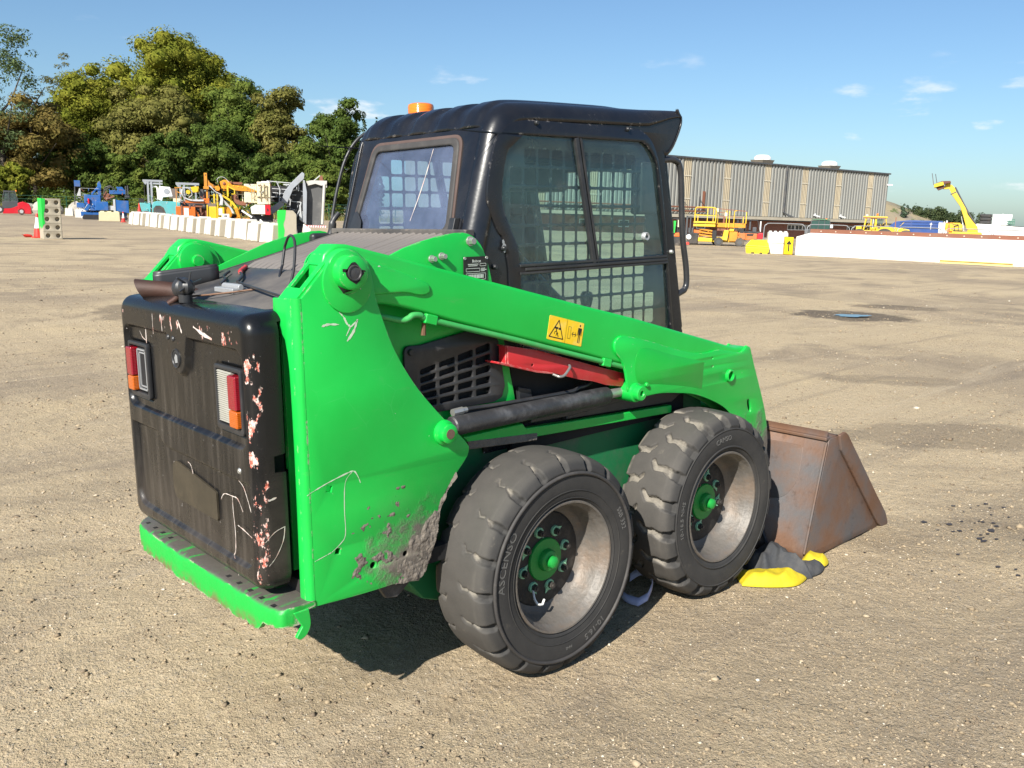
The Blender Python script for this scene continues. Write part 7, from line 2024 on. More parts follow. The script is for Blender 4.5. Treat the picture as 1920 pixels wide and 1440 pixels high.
t = thing('concrete_block', 'low brown concrete block under the striped board', 'concrete block', (19.9, 34.9, 0.49), -0.53, far=True)
MB().frus(-0.85, 0.85, -0.4, 0.4, 0.0, 0.62, 0.08, 0.05).build('block', flat('brown_concrete', (0.30, 0.24, 0.17), 0.9, 0.3), t, bevel=0.03)
t = thing('board', 'white sheet leaning on its corner beside the striped board', 'board', (18.95, 34.05, 0.51), -0.515, far=True)
MB().prism([(-0.33, 0.78), (0.0, 0.55), (-0.15, 0.0), (-0.36, 0.42)], -0.02, 0.02).build('sheet', WHITE, t)

# ---- yellow scissor lift
p = Plan(1352, 463.5, 0.0320)
t = thing('scissor_lift', 'yellow rough-terrain scissor lift lowered in front of the warehouse', 'scissor lift', (43.20, 28.30, -0.15), -0.969, far=True)
part('platform', lambda m: p.box(m, 1338, 1392, 422, 430, -0.2, 1.0), AMBER, t, 0.02)  # amber colour stands in for the yellow platform's shaded side
part('extension_deck', lambda m: (p.box(m, 1298, 1338, 420, 423.5, -0.6, 1.0), p.box(m, 1298, 1338, 425, 429.5, -0.62, 1.0)), YELLOW, t, 0.02)
def rails(m):
    fr = cr([(1300, 420), (1300, 400), (1301.5, 396), (1305, 394.6), (1330, 394.6), (1335, 395.5), (1337.5, 399), (1337.5, 420)], 3, False, 60)
    m.tube([(p.X(a), -0.58, p.Z(b)) for a, b in fr], 0.035, 7)
    p.bar(m, 1300, 408.5, 1337, 409.2, 1.6, -0.58)
    for a in (1304.5, 1322.5, 1333): p.bar(m, a, 396 if a > 1310 else 408, a, 420, 1.4, -0.56 if a > 1310 else 0.6)
    for a, b0, b1 in ((1341, 396, 424), (1357, 399, 430), (1362, 400, 430), (1370.5, 403, 430), (1387, 410, 422), (1392, 401, 422)): p.bar(m, a, b0, a, b1, 1.5, -0.25)
    p.tube(m, [(1370.5, 430), (1370.5, 404), (1371.5, 400), (1375, 399)], 0.8, -0.27)
rl = part('guard_rail', rails, YELLOW, t, smooth=50)
part('rear_rail', lambda m: (p.bar(m, 1338, 395.8, 1392, 399.5, 1.2, 0.6), p.bar(m, 1300, 396.5, 1338, 396.8, 1.0, 0.9), p.bar(m, 1341, 402.5, 1362, 404, 1.2, -0.2), p.bar(m, 1340, 409.6, 1392, 411, 1.2, 0.9), p.box(m, 1351, 1354, 410, 422, 0.8, 0.9)), BROWN, t)
part('control_box', lambda m: (p.box(m, 1353, 1358, 403, 410, -0.3, -0.1), p.box(m, 1337, 1342, 396, 403, -0.4, -0.2)), CREAM, t, 0.02)
def scis(m):
    for k in range(4):
        p.bar(m, 1309, 434 + k * 5.2, 1333, 437 + k * 5.0, 2.6, -0.35)
        p.bar(m, 1309, 437 + k * 5.2, 1333, 434 + k * 5.0, 2.4, 0.1)
part('scissor_arms', scis, AMBER, t, 0.01)
part('chassis', lambda m: (p.box(m, 1308, 1334, 450, 457, -0.5, 0.9), p.box(m, 1330, 1384, 448, 457, -0.3, 0.9)), YELLOW, t, 0.03)
part('side_tray', lambda m: (p.poly(m, [(1354, 435), (1363, 435), (1361, 454), (1351, 453)], -0.55, 0.2), p.box(m, 1363.5, 1372, 432, 437, -0.5, 0.2)), YELLOW, t, 0.03)
part('engine_tray', lambda m: p.box(m, 1364, 1379, 437, 455, -0.45, 0.4), AMBER, t, 0.03)
part('battery_box', lambda m: p.box(m, 1333, 1341, 436, 453, -0.4, 0.3), BLK, t, 0.02)
part('lift_frame', lambda m: p.box(m, 1328, 1364, 431, 436, -0.1, 0.8), BROWN, t)
for a in (1345.5, 1383.3):
    for y in (-0.72, 0.75):
        w = part('wheel', lambda m: p.wheel(m, a, 456.3, 8.2, y, y + 0.3, 20), TYR, t, 0.04)
        part('rim', lambda m: p.wheel(m, a, 456.3, 4.2, y - 0.01, y + 0.31), DGREY, w)
part('wheel', lambda m: p.wheel(m, 1340, 456, 7.5, 0.7, 1.0, 18), TYR, t)

fittings(t, p, 1306, 1384, 430, 456, -0.5, 0.1, 16, (BLK, AMBER, BROWN), 7)
# ---- forklifts by the warehouse
p = Plan(1410, 453, 0.0426)
t = thing('forklift', 'orange forklift with red tail facing away, right of the scissor lift', 'forklift', (60.0, 37.4, -0.28), -1.004, far=True)
part('counterweight', lambda m: (p.box(m, 1394, 1427, 440, 453, -0.7, 0.7), p.box(m, 1393, 1404, 439, 448, -0.75, 0.0)), ORANGE, t, 0.06)
part('tail_panel', lambda m: p.box(m, 1427, 1437, 439, 450, -0.7, 0.6), FRED, t, 0.05)
part('cowl', lambda m: p.box(m, 1394, 1430, 437, 440, -0.72, 0.6), BLK, t, 0.02)
part('maker_plate', lambda m: p.poly(m, [(1407.5, 441.5), (1420.5, 441), (1419, 445), (1408, 445)], -0.715, -0.705), M['ink'], t)
part('seat', lambda m: p.box(m, 1417.5, 1425, 429, 438, -0.3, 0.3), DGREY, t, 0.05)
part('overhead_guard', lambda m: [p.bar(m, a, b, c, d, 1.3, y) for y in (-0.5, 0.5) for a, b, c, d in ((1403, 438, 1401, 416), (1401, 416, 1426, 416.5), (1426, 416.5, 1431, 438))], BLK, t)
part('mast', lambda m: (p.box(m, 1411, 1414, 415, 440, 0.6, 0.8), p.box(m, 1397, 1400, 414, 440, 0.6, 0.8), p.box(m, 1431, 1433, 417, 438, 0.2, 0.3)), DGREY, t)
part('gas_bottle', lambda m: m.cyl((p.X(1431.5), -0.4, p.Z(437)), (p.X(1431.5), -0.4, p.Z(418)), 0.055, n=10), WHITE, t)
for a in (1397, 1424):
    part('wheel', lambda m: p.wheel(m, a, 455.5, 5.5, -0.75, -0.45), TYR, t, 0.03)
p = Plan(1385, 455, 0.0394)
t = thing('forklift', 'dark masted orange forklift half hidden behind the scissor lift', 'forklift', (54.92, 34.92, -0.22), -0.988, far=True)
part('body', lambda m: p.box(m, 1376, 1398, 440, 452, -0.6, 0.6), ORANGE, t, 0.05)
part('mast', lambda m: (p.box(m, 1387, 1394, 416, 452, -0.5, -0.3), p.box(m, 1380, 1384, 416, 440, 0.2, 0.5), p.box(m, 1379, 1398, 426, 436, 0.0, 0.4)), BLK, t)
part('mast_cap', lambda m: p.box(m, 1384, 1391, 427, 431, -0.55, -0.4), WHITE, t, 0.02)
part('wheel', lambda m: p.wheel(m, 1396, 457, 5, -0.65, -0.35), TYR, t, 0.03)
p = Plan(1285, 463, 0.0321)
t = thing('forklift', 'black forklift with a white disc on its body, left of the scissor lift', 'forklift', (41.92, 30.06, -0.08), -0.931, far=True)
part('body', lambda m: p.poly(m, [(1288, 462), (1288, 443), (1296, 440), (1308, 441), (1309, 461)], -0.5, 0.5), BLK, t, 0.05)
part('white_disc', lambda m: m.lathe([(0.0, -0.53), (0.14, -0.53), (0.15, -0.49)], 20, 'y', (p.X(1291.5), 0, p.Z(448.5))), WHITE, t)
part('mast', lambda m: (p.box(m, 1285, 1288, 410, 446, -0.3, -0.1), p.box(m, 1292, 1294, 411, 442, -0.3, -0.1), p.box(m, 1285, 1298, 411, 413, -0.3, -0.1), p.box(m, 1289, 1299, 432, 441, -0.1, 0.3), p.box(m, 1298, 1300, 420, 442, 0.1, 0.2)), DGREY, t)
part('red_wheel', lambda m: p.wheel(m, 1290, 461, 3.2, -0.55, -0.3), CONE_O, t, 0.02)
part('cowl', lambda m: p.box(m, 1300, 1312, 435, 442, -0.3, 0.3), ORANGE, t)
p = Plan(1268, 463, 0.0305)
t = thing('forklift', 'small forklift with a bright green post and orange cover beside the grab rail', 'forklift', (39.36, 28.78, -0.05), -0.921, far=True)
part('body', lambda m: p.box(m, 1262, 1278, 447, 461, -0.45, 0.45), BLK, t, 0.05)
part('cover', lambda m: p.poly(m, [(1264, 447), (1265, 440), (1275, 439), (1277, 447)], -0.45, 0.45), ORANGE, t, 0.03)
part('green_post', lambda m: p.poly(m, [(1261.5, 418), (1266, 418), (1264.6, 440), (1263, 440)], -0.5, -0.4), PGREEN, t)
part('mast', lambda m: (p.box(m, 1260, 1275, 413, 415, -0.4, -0.2), p.box(m, 1274, 1277, 413, 440, -0.4, -0.2), p.box(m, 1267, 1270, 413, 440, 0.0, 0.2), p.box(m, 1266, 1273, 428, 440, -0.2, 0.3)), BLK, t)
part('gas_bottle', lambda m: m.cyl((p.X(1271), -0.35, p.Z(429)), (p.X(1271), -0.35, p.Z(416)), 0.06, n=10), CREAM, t)
part('wheel', lambda m: p.wheel(m, 1270, 462, 4, -0.5, -0.2), TYR, t, 0.03)

# ---- yellow grit bin
p = Plan(1421, 475, 0.0252)
t = thing('grit_bin', 'bright yellow grit bin with a sloping lid on the gravel', 'grit bin', (35.01, 20.70, -0.17), -1.008, far=True)
MB().frus(-0.53, 0.50, -0.35, 0.35, 0.05, 0.34, -0.02, -0.02).build('body', LEMON, t, bevel=0.02)
MB().box(-0.55, 0.54, -0.37, 0.37, 0.22, 0.27).build('rib', LEMON, t, bevel=0.01)
MB().add([(-0.56, -0.40, 0.33), (0.44, -0.40, 0.31), (0.56, 0.36, 0.60), (-0.34, 0.36, 0.58), (-0.56, -0.40, 0.37), (0.44, -0.40, 0.35), (0.56, 0.36, 0.64), (-0.34, 0.36, 0.62)], [(0, 3, 2, 1), (4, 5, 6, 7), (0, 1, 5, 4), (1, 2, 6, 5), (2, 3, 7, 6), (3, 0, 4, 7)]).build('lid', LEMON, t, bevel=0.02)
MB().add([(-0.52, -0.36, 0.30), (0.48, -0.36, 0.30), (0.54, 0.34, 0.30), (-0.34, 0.34, 0.30), (-0.52, -0.36, 0.34), (0.44, -0.36, 0.32), (0.54, 0.34, 0.60), (-0.34, 0.34, 0.58)], [(0, 3, 2, 1), (4, 5, 6, 7), (0, 1, 5, 4), (1, 2, 6, 5), (2, 3, 7, 6), (3, 0, 4, 7)]).build('hopper', LEMON, t)
for x in (-0.4, -0.02, 0.34):
    MB().box(x - 0.11, x + 0.11, -0.34, 0.34, 0.0, 0.06).build('foot', LEMON, t)
# ---- white stacked block beside it
for z0, lab in ((0.0, 'lower white block of the pair left of the yellow arrow sign'), (0.50, 'upper white block of the pair left of the yellow arrow sign')):
    q = Vector((35.75, 20.15, -0.20)) + UP * z0
    stud_block('concrete_block', lab, q, -1.028 + 0.1, 0.92, 0.8, 0.495, LIME, 'white blocks by the arrow sign', 4, 0.02)

# ---- yellow arrow sign
t = thing('arrow_sign', 'yellow box sign with black upward arrows on the end of the white wall', 'sign', (35.30, 19.28, -0.22), -1.042 + 0.22, far=True)
MB().box(-0.21, 0.21, -0.10, 0.10, 0.03, 0.84).build('panel', flat('sign_yellow', (0.80, 0.55, 0.006), 0.4, 0.05), t, bevel=0.02)
mb = MB()
def arrow(mb, fx, y0, axis='x'):
    def q(u, v): return (u, y0, v) if axis == 'x' else (y0, u, v)
    for poly in ([(-0.030, 0.16), (0.030, 0.16), (0.030, 0.50), (-0.030, 0.50)], [(-0.030, 0.50), (-0.105, 0.46), (-0.105, 0.535), (0.0, 0.67)], [(0.030, 0.50), (0.105, 0.46), (0.105, 0.535), (0.0, 0.67)], [(-0.030, 0.50), (0.030, 0.50), (0.0, 0.67)]):
        mb.add([q(a * fx, b) for a, b in poly], [tuple(range(len(poly)))])
arrow(mb, 1.0, -0.1025)
mb.build('arrow', M['ink'], t, smooth=0)
mb = MB(); arrow(mb, 0.6, -0.2125, 'y'); mb.build('arrow', M['ink'], t, smooth=0)
mb = MB()
for a, b, c, d in ((-0.20, 0.20, 0.82, 0.845), (0.185, 0.205, 0.05, 0.83), (-0.205, -0.185, 0.05, 0.83)):
    mb.box(a, b, -0.104, -0.09, c, d)
mb.build('sign_edge', M['ink'], t)

# ---- long white wall with the rusty beam on top
A = Vector((35.75, 19.16, 0)); B = Vector((37.48, 9.98, 0)); d = (B - A).normalized(); wang = atan2(d.y, d.x)
zA, zB = -0.25, -0.52
wall = thing('yard_wall', 'long white painted concrete wall with a rusty steel beam along its top', 'wall', (A.x, A.y, zA), 0)
Ln = 22.0
sl = (zB - zA) / (B - A).length
wall.rotation_quaternion = Quaternion((0, 0, 1), wang) @ Quaternion((0, 1, 0), -math.atan(sl))
nseg = 11
for k in range(nseg):
    x0 = k * Ln / nseg; x1 = (k + 1) * Ln / nseg - 0.006
    if k == 0:
        MB().prism([(0.0, -0.3), (x1, -0.3), (x1, 1.055), (0.62, 1.055), (0.0, 0.86)], 0.0, 0.6).build('wall_panel', WALLW, wall, bevel=0.01)
    else:
        MB().box(x0, x1, 0.0, 0.6, -0.3, 1.055).build('wall_panel', WALLW, wall, bevel=0.01)
bm_ = MB().box(0.60, Ln, 0.05, 0.30, 1.055, 1.235).build('rusty_beam', BROWN, wall, bevel=0.008)
BOLT = flat('pale_bolt', (0.55, 0.45, 0.36), 0.6, 0.2)
bolt = MB().cyl((0, 0.05, 0), (0, 0.025, 0), 0.028, n=8).mesh('beam_bolt'); bolt.materials.append(BOLT)
for k in range(30):
    o = link('beam_bolt', bolt, bm_); o.location = (1.1 + 0.66 * k, 0, 1.145)
t = thing('steel_beam', 'yellow painted steel beam lying on the dirt along the foot of the white wall', 'steel beam', (37.82, 12.6, -0.45), 0)
t.rotation_quaternion = Quaternion((0, 0, 1), wang - 0.05) @ Quaternion((0, 1, 0), -math.atan(sl))
t.location = (36.90, 12.95, -0.44)
mb = MB(); mb.box(0, 2.75, -0.46, -0.32, 0.0, 0.025); mb.box(0, 2.75, -0.46, -0.32, 0.14, 0.165); mb.box(0, 2.75, -0.40, -0.38, 0.02, 0.145)
mb.build('beam', flat('pale_yellow_paint', (0.78, 0.62, 0.22), 0.5, 0.2), t)

# ---- galvanised barrier behind the wall
t = thing('barrier_fence', 'thin galvanised barrier rails between the white wall and the warehouse', 'barrier', (44.60, 21.00, -0.37), -1.101, far=True)
for k in range(0, 8):
    x = k * 2.3 - 4.6
    part('hoop', lambda m: m.tube(cr([(x, 0, 0), (x, 0, 1.15), (x + 0.12, 0, 1.33), (x + 0.3, 0, 1.40), (x + 1.9, 0, 1.40), (x + 2.08, 0, 1.33), (x + 2.2, 0, 1.15), (x + 2.2, 0, 0)], 3, False, 70), 0.025, 6), M['galv'], t, smooth=60)

# ---- machines behind the wall
p = Plan(1655, 461, 0.0377)
t = thing('tow_tractor', 'yellow tow tractor with an open-fronted cab and beacon behind the white wall', 'tractor', (59.71, 26.50, -0.54), -1.130, far=True)
part('cab', lambda m: (p.box(m, 1636, 1638.5, 409, 432, -0.7, 0.7), p.box(m, 1643.5, 1647, 409, 432, -0.7, 0.7), p.box(m, 1636, 1647, 427, 432, -0.7, 0.7), p.box(m, 1636, 1647, 408, 411, -0.7, 0.7), [p.bar(m, 1625, 432, 1628.5, 409, 2.6, y) for y in (-0.68, 0.68)], [p.bar(m, 1662, 410, 1664, 421, 1.6, y) for y in (-0.68, 0.68)]), YELLOW, t, 0.02)
part('cab_window', lambda m: p.box(m, 1638.6, 1643.4, 411.2, 427, -0.66, 0.66), M['glass_bg'], t)
part('window_bar', lambda m: p.box(m, 1640.3, 1641.2, 411, 428, -0.69, -0.67), WHITE, t)
part('rear_window', lambda m: p.box(m, 1647.3, 1658, 411, 422, -0.62, 0.62), M['glass_bg'], t)
part('roof', lambda m: p.box(m, 1623, 1665, 406.5, 409.2, -0.75, 0.75), YELLOW, t, 0.03)
part('roof_strip', lambda m: p.box(m, 1623, 1662, 408.3, 410.2, -0.77, -0.7), BROWN, t)
part('bonnet', lambda m: p.poly(m, [(1647, 423.5), (1672, 425), (1694, 427), (1704, 429), (1705, 448), (1640, 448), (1640, 432), (1647, 432)], -0.8, 0.8), YELLOW, t, 0.04)
part('front_deck', lambda m: (p.box(m, 1612, 1622, 425.5, 446, -0.7, 0.7), p.box(m, 1621, 1640, 432, 448, -0.7, 0.7)), YELLOW, t, 0.04)
part('number_mark', lambda m: p.box(m, 1649, 1654, 426, 428.5, -0.815, -0.805), DGREY, t)
part('beacon', lambda m: m.lathe([(0.0, p.Z(401)), (0.07, p.Z(401.3)), (0.08, p.Z(405.5))], 12, 'z', (p.X(1647), 0, 0)), M['beacon'], t)
part('work_light', lambda m: p.box(m, 1627, 1631, 403.2, 406.5, -0.1, 0.1), LGREY, t)
part('stack_pipe', lambda m: p.bar(m, 1679.5, 407, 1679.5, 426, 1.6, 0.5), BROWN, t)
for a in (1662, 1698, 1618):
    part('wheel', lambda m: p.wheel(m, a, 444, 16 if a == 1662 else 14, -0.85, -0.5, 20), TYR, t, 0.05)
    part('wheel', lambda m: p.wheel(m, a, 444, 16 if a == 1662 else 14, 0.5, 0.85, 20), TYR, t, 0.05)
fittings(t, p, 1624, 1700, 418, 432, -0.82, -0.7, 10, (BLK, YELLOW), 8)
p = Plan(1543, 459, 0.0365)
t = thing('tractor', 'dark green glazed machine cab showing above the white wall', 'tractor', (54.72, 28.29, -0.39), -1.072, far=True)
part('cab_glass', lambda m: p.poly(m, [(1524, 430), (1526, 414), (1548, 412.5), (1557, 413.5), (1557, 430)], -0.6, 0.6), flat('dark_green_glass', (0.030, 0.070, 0.062), 0.12, 0.0), t, 0.02)
part('cab_frame', lambda m: [p.bar(m, a, b, c, d, 1.0, y) for y in (-0.62, 0.62) for a, b, c, d in ((1523, 430, 1525, 413), (1525, 413, 1556, 412), (1538, 413, 1537, 430), (1548, 412, 1548, 430), (1557, 413, 1558, 430))], DGREY, t)
part('white_panel', lambda m: p.box(m, 1558, 1563, 420, 427, -0.6, 0.6), WHITE, t, 0.02)
part('roof', lambda m: p.box(m, 1525, 1557, 411, 412.6, -0.65, 0.65), flat('dull_green', (0.04, 0.16, 0.07), 0.5, 0.3), t, 0.02)
part('beacon', lambda m: p.box(m, 1549, 1552, 409.5, 411.2, -0.06, 0.06), M['beacon'], t)
part('body', lambda m: p.box(m, 1515, 1570, 430, 450, -0.7, 0.7), DGREY, t, 0.05)
for a in (1524, 1562): part('wheel', lambda m: p.wheel(m, a, 448, 11, -0.8, -0.4), TYR, t)
# blue container
t = thing('skip_container', 'long dark blue ribbed steel container behind the white wall', 'container', (79.78, 32.99, -0.80), -1.160, far=True)
p = Plan(1715, 454, 0.0486)
part('shell', lambda m: p.poly(m, [(1671, 428), (1684, 416.5), (1710, 413.2), (1764, 413.6), (1767, 452), (1680, 452)], -1.0, 1.0), BLUE2, t, 0.03)
for b in (416.5, 421.5, 427): part('side_rib', lambda m: p.box(m, 1692, 1765, b, b + 0.8, -1.05, -1.0), BLUE2, t)
for a in (1711, 1745): part('upright_rib', lambda m: p.box(m, a, a + 1.0, 414, 452, -1.06, -1.0), BLUE2, t)
part('white_emblem', lambda m: (p.box(m, 1744.3, 1745.1, 417, 429, -1.085, -1.065), p.box(m, 1742.6, 1746.8, 419.0, 420.2, -1.085, -1.065)), WHITE, t)
t = thing('storage_tank', 'plain white square tank beside the blue container', 'tank', (73.43, 27.76, -0.80), -1.188, far=True)
p = Plan(1772, 459, 0.0437)
part('tank', lambda m: p.poly(m, [(1763.5, 418), (1779, 418), (1778, 459), (1765.5, 459)], -0.5, 0.5), WHITE, t, 0.03)
part('cap', lambda m: (p.box(m, 1772, 1774, 415.5, 418, -0.1, 0.1), p.box(m, 1775.5, 1778.5, 413.5, 418, -0.1, 0.1)), LGREY, t, 0.02)
# telehandler
p = Plan(1800, 466.5, 0.0365)
t = thing('telehandler', 'yellow telehandler with its boom raised and forks pointing at the sky', 'telehandler', (61.60, 22.02, -0.70), -1.201, far=True)
part('boom', lambda m: p.poly(m, [(1831, 440), (1821, 437), (1814, 428), (1806, 405), (1799, 388), (1782, 366), (1789, 361), (1802, 380), (1809, 390), (1813, 402), (1824, 416), (1832, 424), (1834, 434)], -0.22, 0.22), YELLOW, t, 0.03)
part('inner_boom', lambda m: p.poly(m, [(1782.5, 366), (1776, 354), (1777, 349), (1781, 349), (1787, 355), (1789.5, 361.5)], -0.17, 0.17), YELLOW, t, 0.02)
part('boom_collar', lambda m: p.bar(m, 1780.8, 366.5, 1789.5, 361.8, 1.6, 0.0, 0.5), DGREY, t)
part('hose_track', lambda m: (m.tube(cr([(p.X(a), -0.18, p.Z(b)) for a, b in ((1787.5, 354), (1795, 367), (1808, 389), (1820, 408), (1829, 420))], 4, False), 0.05, 7), m.beam((p.X(1787), -0.1, p.Z(353.5)), (p.X(1790), -0.1, p.Z(358.5)), 0.12, 0.09)), DGREY, t)
part('head', lambda m: (p.poly(m, [(1767, 357), (1770, 349), (1778, 344.5), (1779, 350), (1776, 357)], -0.2, 0.2), p.poly(m, [(1751, 349), (1766, 344), (1768, 350), (1752, 355)], -0.6, 0.6)), YELLOW, t, 0.02)
part('carriage', lambda m: (p.poly(m, [(1750, 349), (1764, 343), (1778, 342.5), (1779, 345.5), (1770, 348), (1752, 352)], -0.55, 0.55), p.poly(m, [(1755, 355), (1768, 350), (1769, 355), (1759, 359.5)], -0.4, 0.4)), flat('dark_red_brown', (0.10, 0.030, 0.020), 0.6, 0.3), t, 0.01)
for y, a in ((-0.35, 0), (0.35, 5.2)):
    part('fork', lambda m: m.beam((p.X(1745.8 + a), y, p.Z(329)), (p.X(1750.3 + a), y, p.Z(349 - a * 0.4)), 0.10, 0.045), DGREY, t)
part('lift_ram', lambda m: (p.bar(m, 1803, 406, 1806.5, 418, 0.9, 0.0, 0.05), p.bar(m, 1806.5, 418, 1810, 432, 2.0, 0.0, 0.09)), LGREY, t)
part('body', lambda m: (p.poly(m, [(1789, 436), (1791, 422), (1800, 420.5), (1807, 421), (1808, 436)], -0.8, 0.8), p.box(m, 1785, 1840, 434, 455, -0.9, 0.9), p.poly(m, [(1815, 436), (1818, 426), (1831, 428), (1834, 436)], -0.4, 0.4)), YELLOW, t, 0.04)
part('cab_frame', lambda m: (p.bar(m, 1793, 424, 1800, 421.5, 1.5, -0.85), p.bar(m, 1800, 421.5, 1801, 433, 1.2, -0.85), p.bar(m, 1793, 424, 1795, 433, 1.2, -0.85), p.box(m, 1792, 1808, 431.5, 434, -0.85, 0.8)), BLK, t)
part('cab_roof', lambda m: p.box(m, 1786, 1803, 418, 420, -0.5, 0.5), YELLOW, t)
cv = part('chevron_board', lambda m: p.box(m, 1778, 1791, 418.5, 434, -1.0, -0.95), flat('chevron_orange', (0.72, 0.16, 0.02), 0.5, 0.1), t)
for k in range(2):
    for sgn in (-1, 1):
        part('chevron_stripe', lambda m: p.poly(m, [(1784.5 + sgn * (1.0 + 2.6 * k), 420.0), (1784.5 + sgn * (2.4 + 2.6 * k), 420.0), (1784.5 + sgn * (5.2 + 0.8 * k), 433 - 6 * k), (1784.5 + sgn * (3.6 + 0.8 * k), 433 - 6 * k)], -1.012, -1.002), LEMON, cv)
for a in (1793, 1832):
    for y in (-1.0, 0.6):
        part('wheel', lambda m: p.wheel(m, a, 452, 14, y, y + 0.4, 20), TYR, t, 0.05)
# white trailer, tyres, container and stillage
p = Plan(1878, 465.3, 0.0401)
t = thing('flat_trailer', 'long white flat-topped trailer behind the right end of the wall', 'trailer', (70.26, 22.39, -0.87), -1.237 + 0.0, far=True)
tb = part('deck', lambda m: p.poly(m, [(1834, 421), (1880, 422.6), (1990, 429), (1990, 452), (1834, 452)], -1.1, 1.1), WHITE, t, 0.02)
part('top_edge', lambda m: p.poly(m, [(1871, 421.8), (1880, 422.0), (1990, 428.4), (1990, 429.6), (1880, 423.2)], -1.12, -1.1), DGREY, t)
for a in (1850, 1860, 1940, 1952): part('wheel', lambda m: p.wheel(m, a, 455, 10, -1.0, -0.6), TYR, t)
TY2 = flat('stack_tyre', (0.040, 0.039, 0.039), 0.85, 0.3)
tyre_me = MB().lathe([(0.24, -0.115), (0.33, -0.122), (0.40, -0.10), (0.42, -0.06), (0.42, 0.06), (0.40, 0.10), (0.33, 0.122), (0.24, 0.115)], 28, 'z', closed=True).mesh('tyre')
tyre_me.materials.append(TY2); tyre_me.polygons.foreach_set('use_smooth', [True] * len(tyre_me.polygons))
base = Vector((70.26, 22.39, -0.87)) + (TILT @ Quaternion((0, 0, 1), -1.237)) @ Vector((p.X(1853.5), -0.5, p.Z(421.4)))
for k, lab in enumerate(('bottom tyre of the stack of three on the white trailer', 'middle tyre of the stack of three on the white trailer', 'top tyre of the stack of three on the white trailer')):
    o = link('tyre', tyre_me); o.location = base + UP * (0.125 + 0.245 * k); o.rotation_mode = 'QUATERNION'; o.rotation_quaternion = TILT
    tag(o, lab, 'tyre', 'tyres stacked on the trailer')
t = thing('tank_container', 'plain white box container standing on the trailer right of the tyres', 'container', Vector((70.26, 22.39, -0.87)) + (TILT @ Quaternion((0, 0, 1), -1.237)) @ Vector((p.X(1880), 0.4, p.Z(422.7))), -1.237, far=True)
MB().box(-0.62, 0.66, -0.5, 0.5, 0.0, 0.80).build('shell', WHITE, t, bevel=0.02)
MB().box(0.0, 0.06, -0.03, 0.03, 0.80, 0.86).build('vent_cap', LGREY, t)
t = thing('stillage', 'green wire stillage standing at the right end of the trailer', 'stillage', Vector((70.26, 22.39, -0.87)) + (TILT @ Quaternion((0, 0, 1), -1.237)) @ Vector((p.X(1895), -0.5, p.Z(424.0))), -1.237, far=True)
mb = MB()
for x in (-0.24, -0.12, 0.0, 0.12, 0.24):
    mb.box(x - 0.012, x + 0.012, -0.25, -0.22, 0.0, 0.52); mb.box(x - 0.012, x + 0.012, 0.22, 0.25, 0.0, 0.52)
for z in (0.03, 0.18, 0.34, 0.50):
    mb.box(-0.25, 0.25, -0.25, -0.22, z - 0.012, z + 0.012); mb.box(-0.25, 0.25, 0.22, 0.25, z - 0.012, z + 0.012)
mb.build('wire_sides', flat('stillage_green', (0.03, 0.16, 0.10), 0.5, 0.2), t)
MB().box(-0.18, 0.2, -0.2, 0.2, 0.14, 0.42).build('contents', flat('grey_green_load', (0.16, 0.24, 0.21), 0.6, 0.3), t)

# ---- the warehouse
LB = Vector((87.638, 67.124, -1.25)); WANG = -0.14746
wh = thing('warehouse', 'long grey corrugated warehouse with pale translucent strips above a low red brick storey', 'warehouse', LB, WANG)
wh.rotation_quaternion = TILT @ Quaternion((0, 0, 1), WANG)
Z0c, Z1c = 3.30, 10.12
def clad_mat(name, col, streak):
    T = NT(name)
    n = T.noise(1.0, 5, 0.6, T.co((2.2, 2.2, 0.16)))
    c = T.mix(n, [x * 0.72 for x in col], [x * 1.22 for x in col])
    c = T.mix(T.math('MULTIPLY', T.ramp(T.noise(1.0, 6, 0.65, T.co((3.5, 3.5, 0.22), (5, 1, 2))), 0.52, 0.75), streak), c, (0.20, 0.155, 0.10))
    T.bsdf(c, 0.6, 0.15, None, 0.3)
    return T.m
CLAD = clad_mat('grey_cladding', (0.250, 0.250, 0.232), 0.55)
STRIP = clad_mat('translucent_strip', (0.42, 0.36, 0.26), 0.7)
def corrug(x0, x1, z0, z1, y, pitch, dep):
    mb = MB(); xs = []; x = x0
    while x < x1 - 1e-6:
        for f, yy in ((0.0, 0.0), (0.30, 0.0), (0.42, -dep), (0.86, -dep), (1.0, 0.0)):
            xx = x + f * pitch
            if xx <= x1: xs.append((xx, y + yy))
        x += pitch
    xs.append((x1, y))
    n = len(xs)
    mb.add([(a, b, z0) for a, b in xs] + [(a, b, z1) for a, b in xs], [(i, i + 1, n + i + 1, n + i) for i in range(n - 1)])
    return mb
strips = [-19.5, -12.0, -4.5, 3.11, 10.27, 18.07, 25.88, 33.42, 40.94]
prev = -24.0
for s_ in strips:
    corrug(prev, s_ - 0.62, Z0c, Z1c, 0.0, 0.62, 0.16).build('cladding_panel', CLAD, wh, smooth=0)
    st = corrug(s_ - 0.62, s_ + 0.62, Z0c, Z1c, -0.012, 0.31, 0.10).build('light_strip', STRIP, wh, smooth=0)
    for z in (Z0c + 1.9, Z0c + 4.7):
        MB().box(s_ - 0.62, s_ + 0.62, -0.14, -0.10, z - 0.05, z + 0.05).build('strip_joint', flat('pale_joint', (0.62, 0.56, 0.44), 0.6, 0.2), st)
    prev = s_ + 0.62
corrug(prev, 45.27, Z0c, Z1c, 0.0, 0.62, 0.16).build('cladding_panel', CLAD, wh, smooth=0)
MB().box(-24, 45.20, 0.10, 24, 0.0, Z1c - 0.05).build('shell', CLAD, wh)
MB().box(-24.2, 45.5, -0.30, 24.3, Z1c, Z1c + 0.20).build('roof_edge', DGREY, wh)
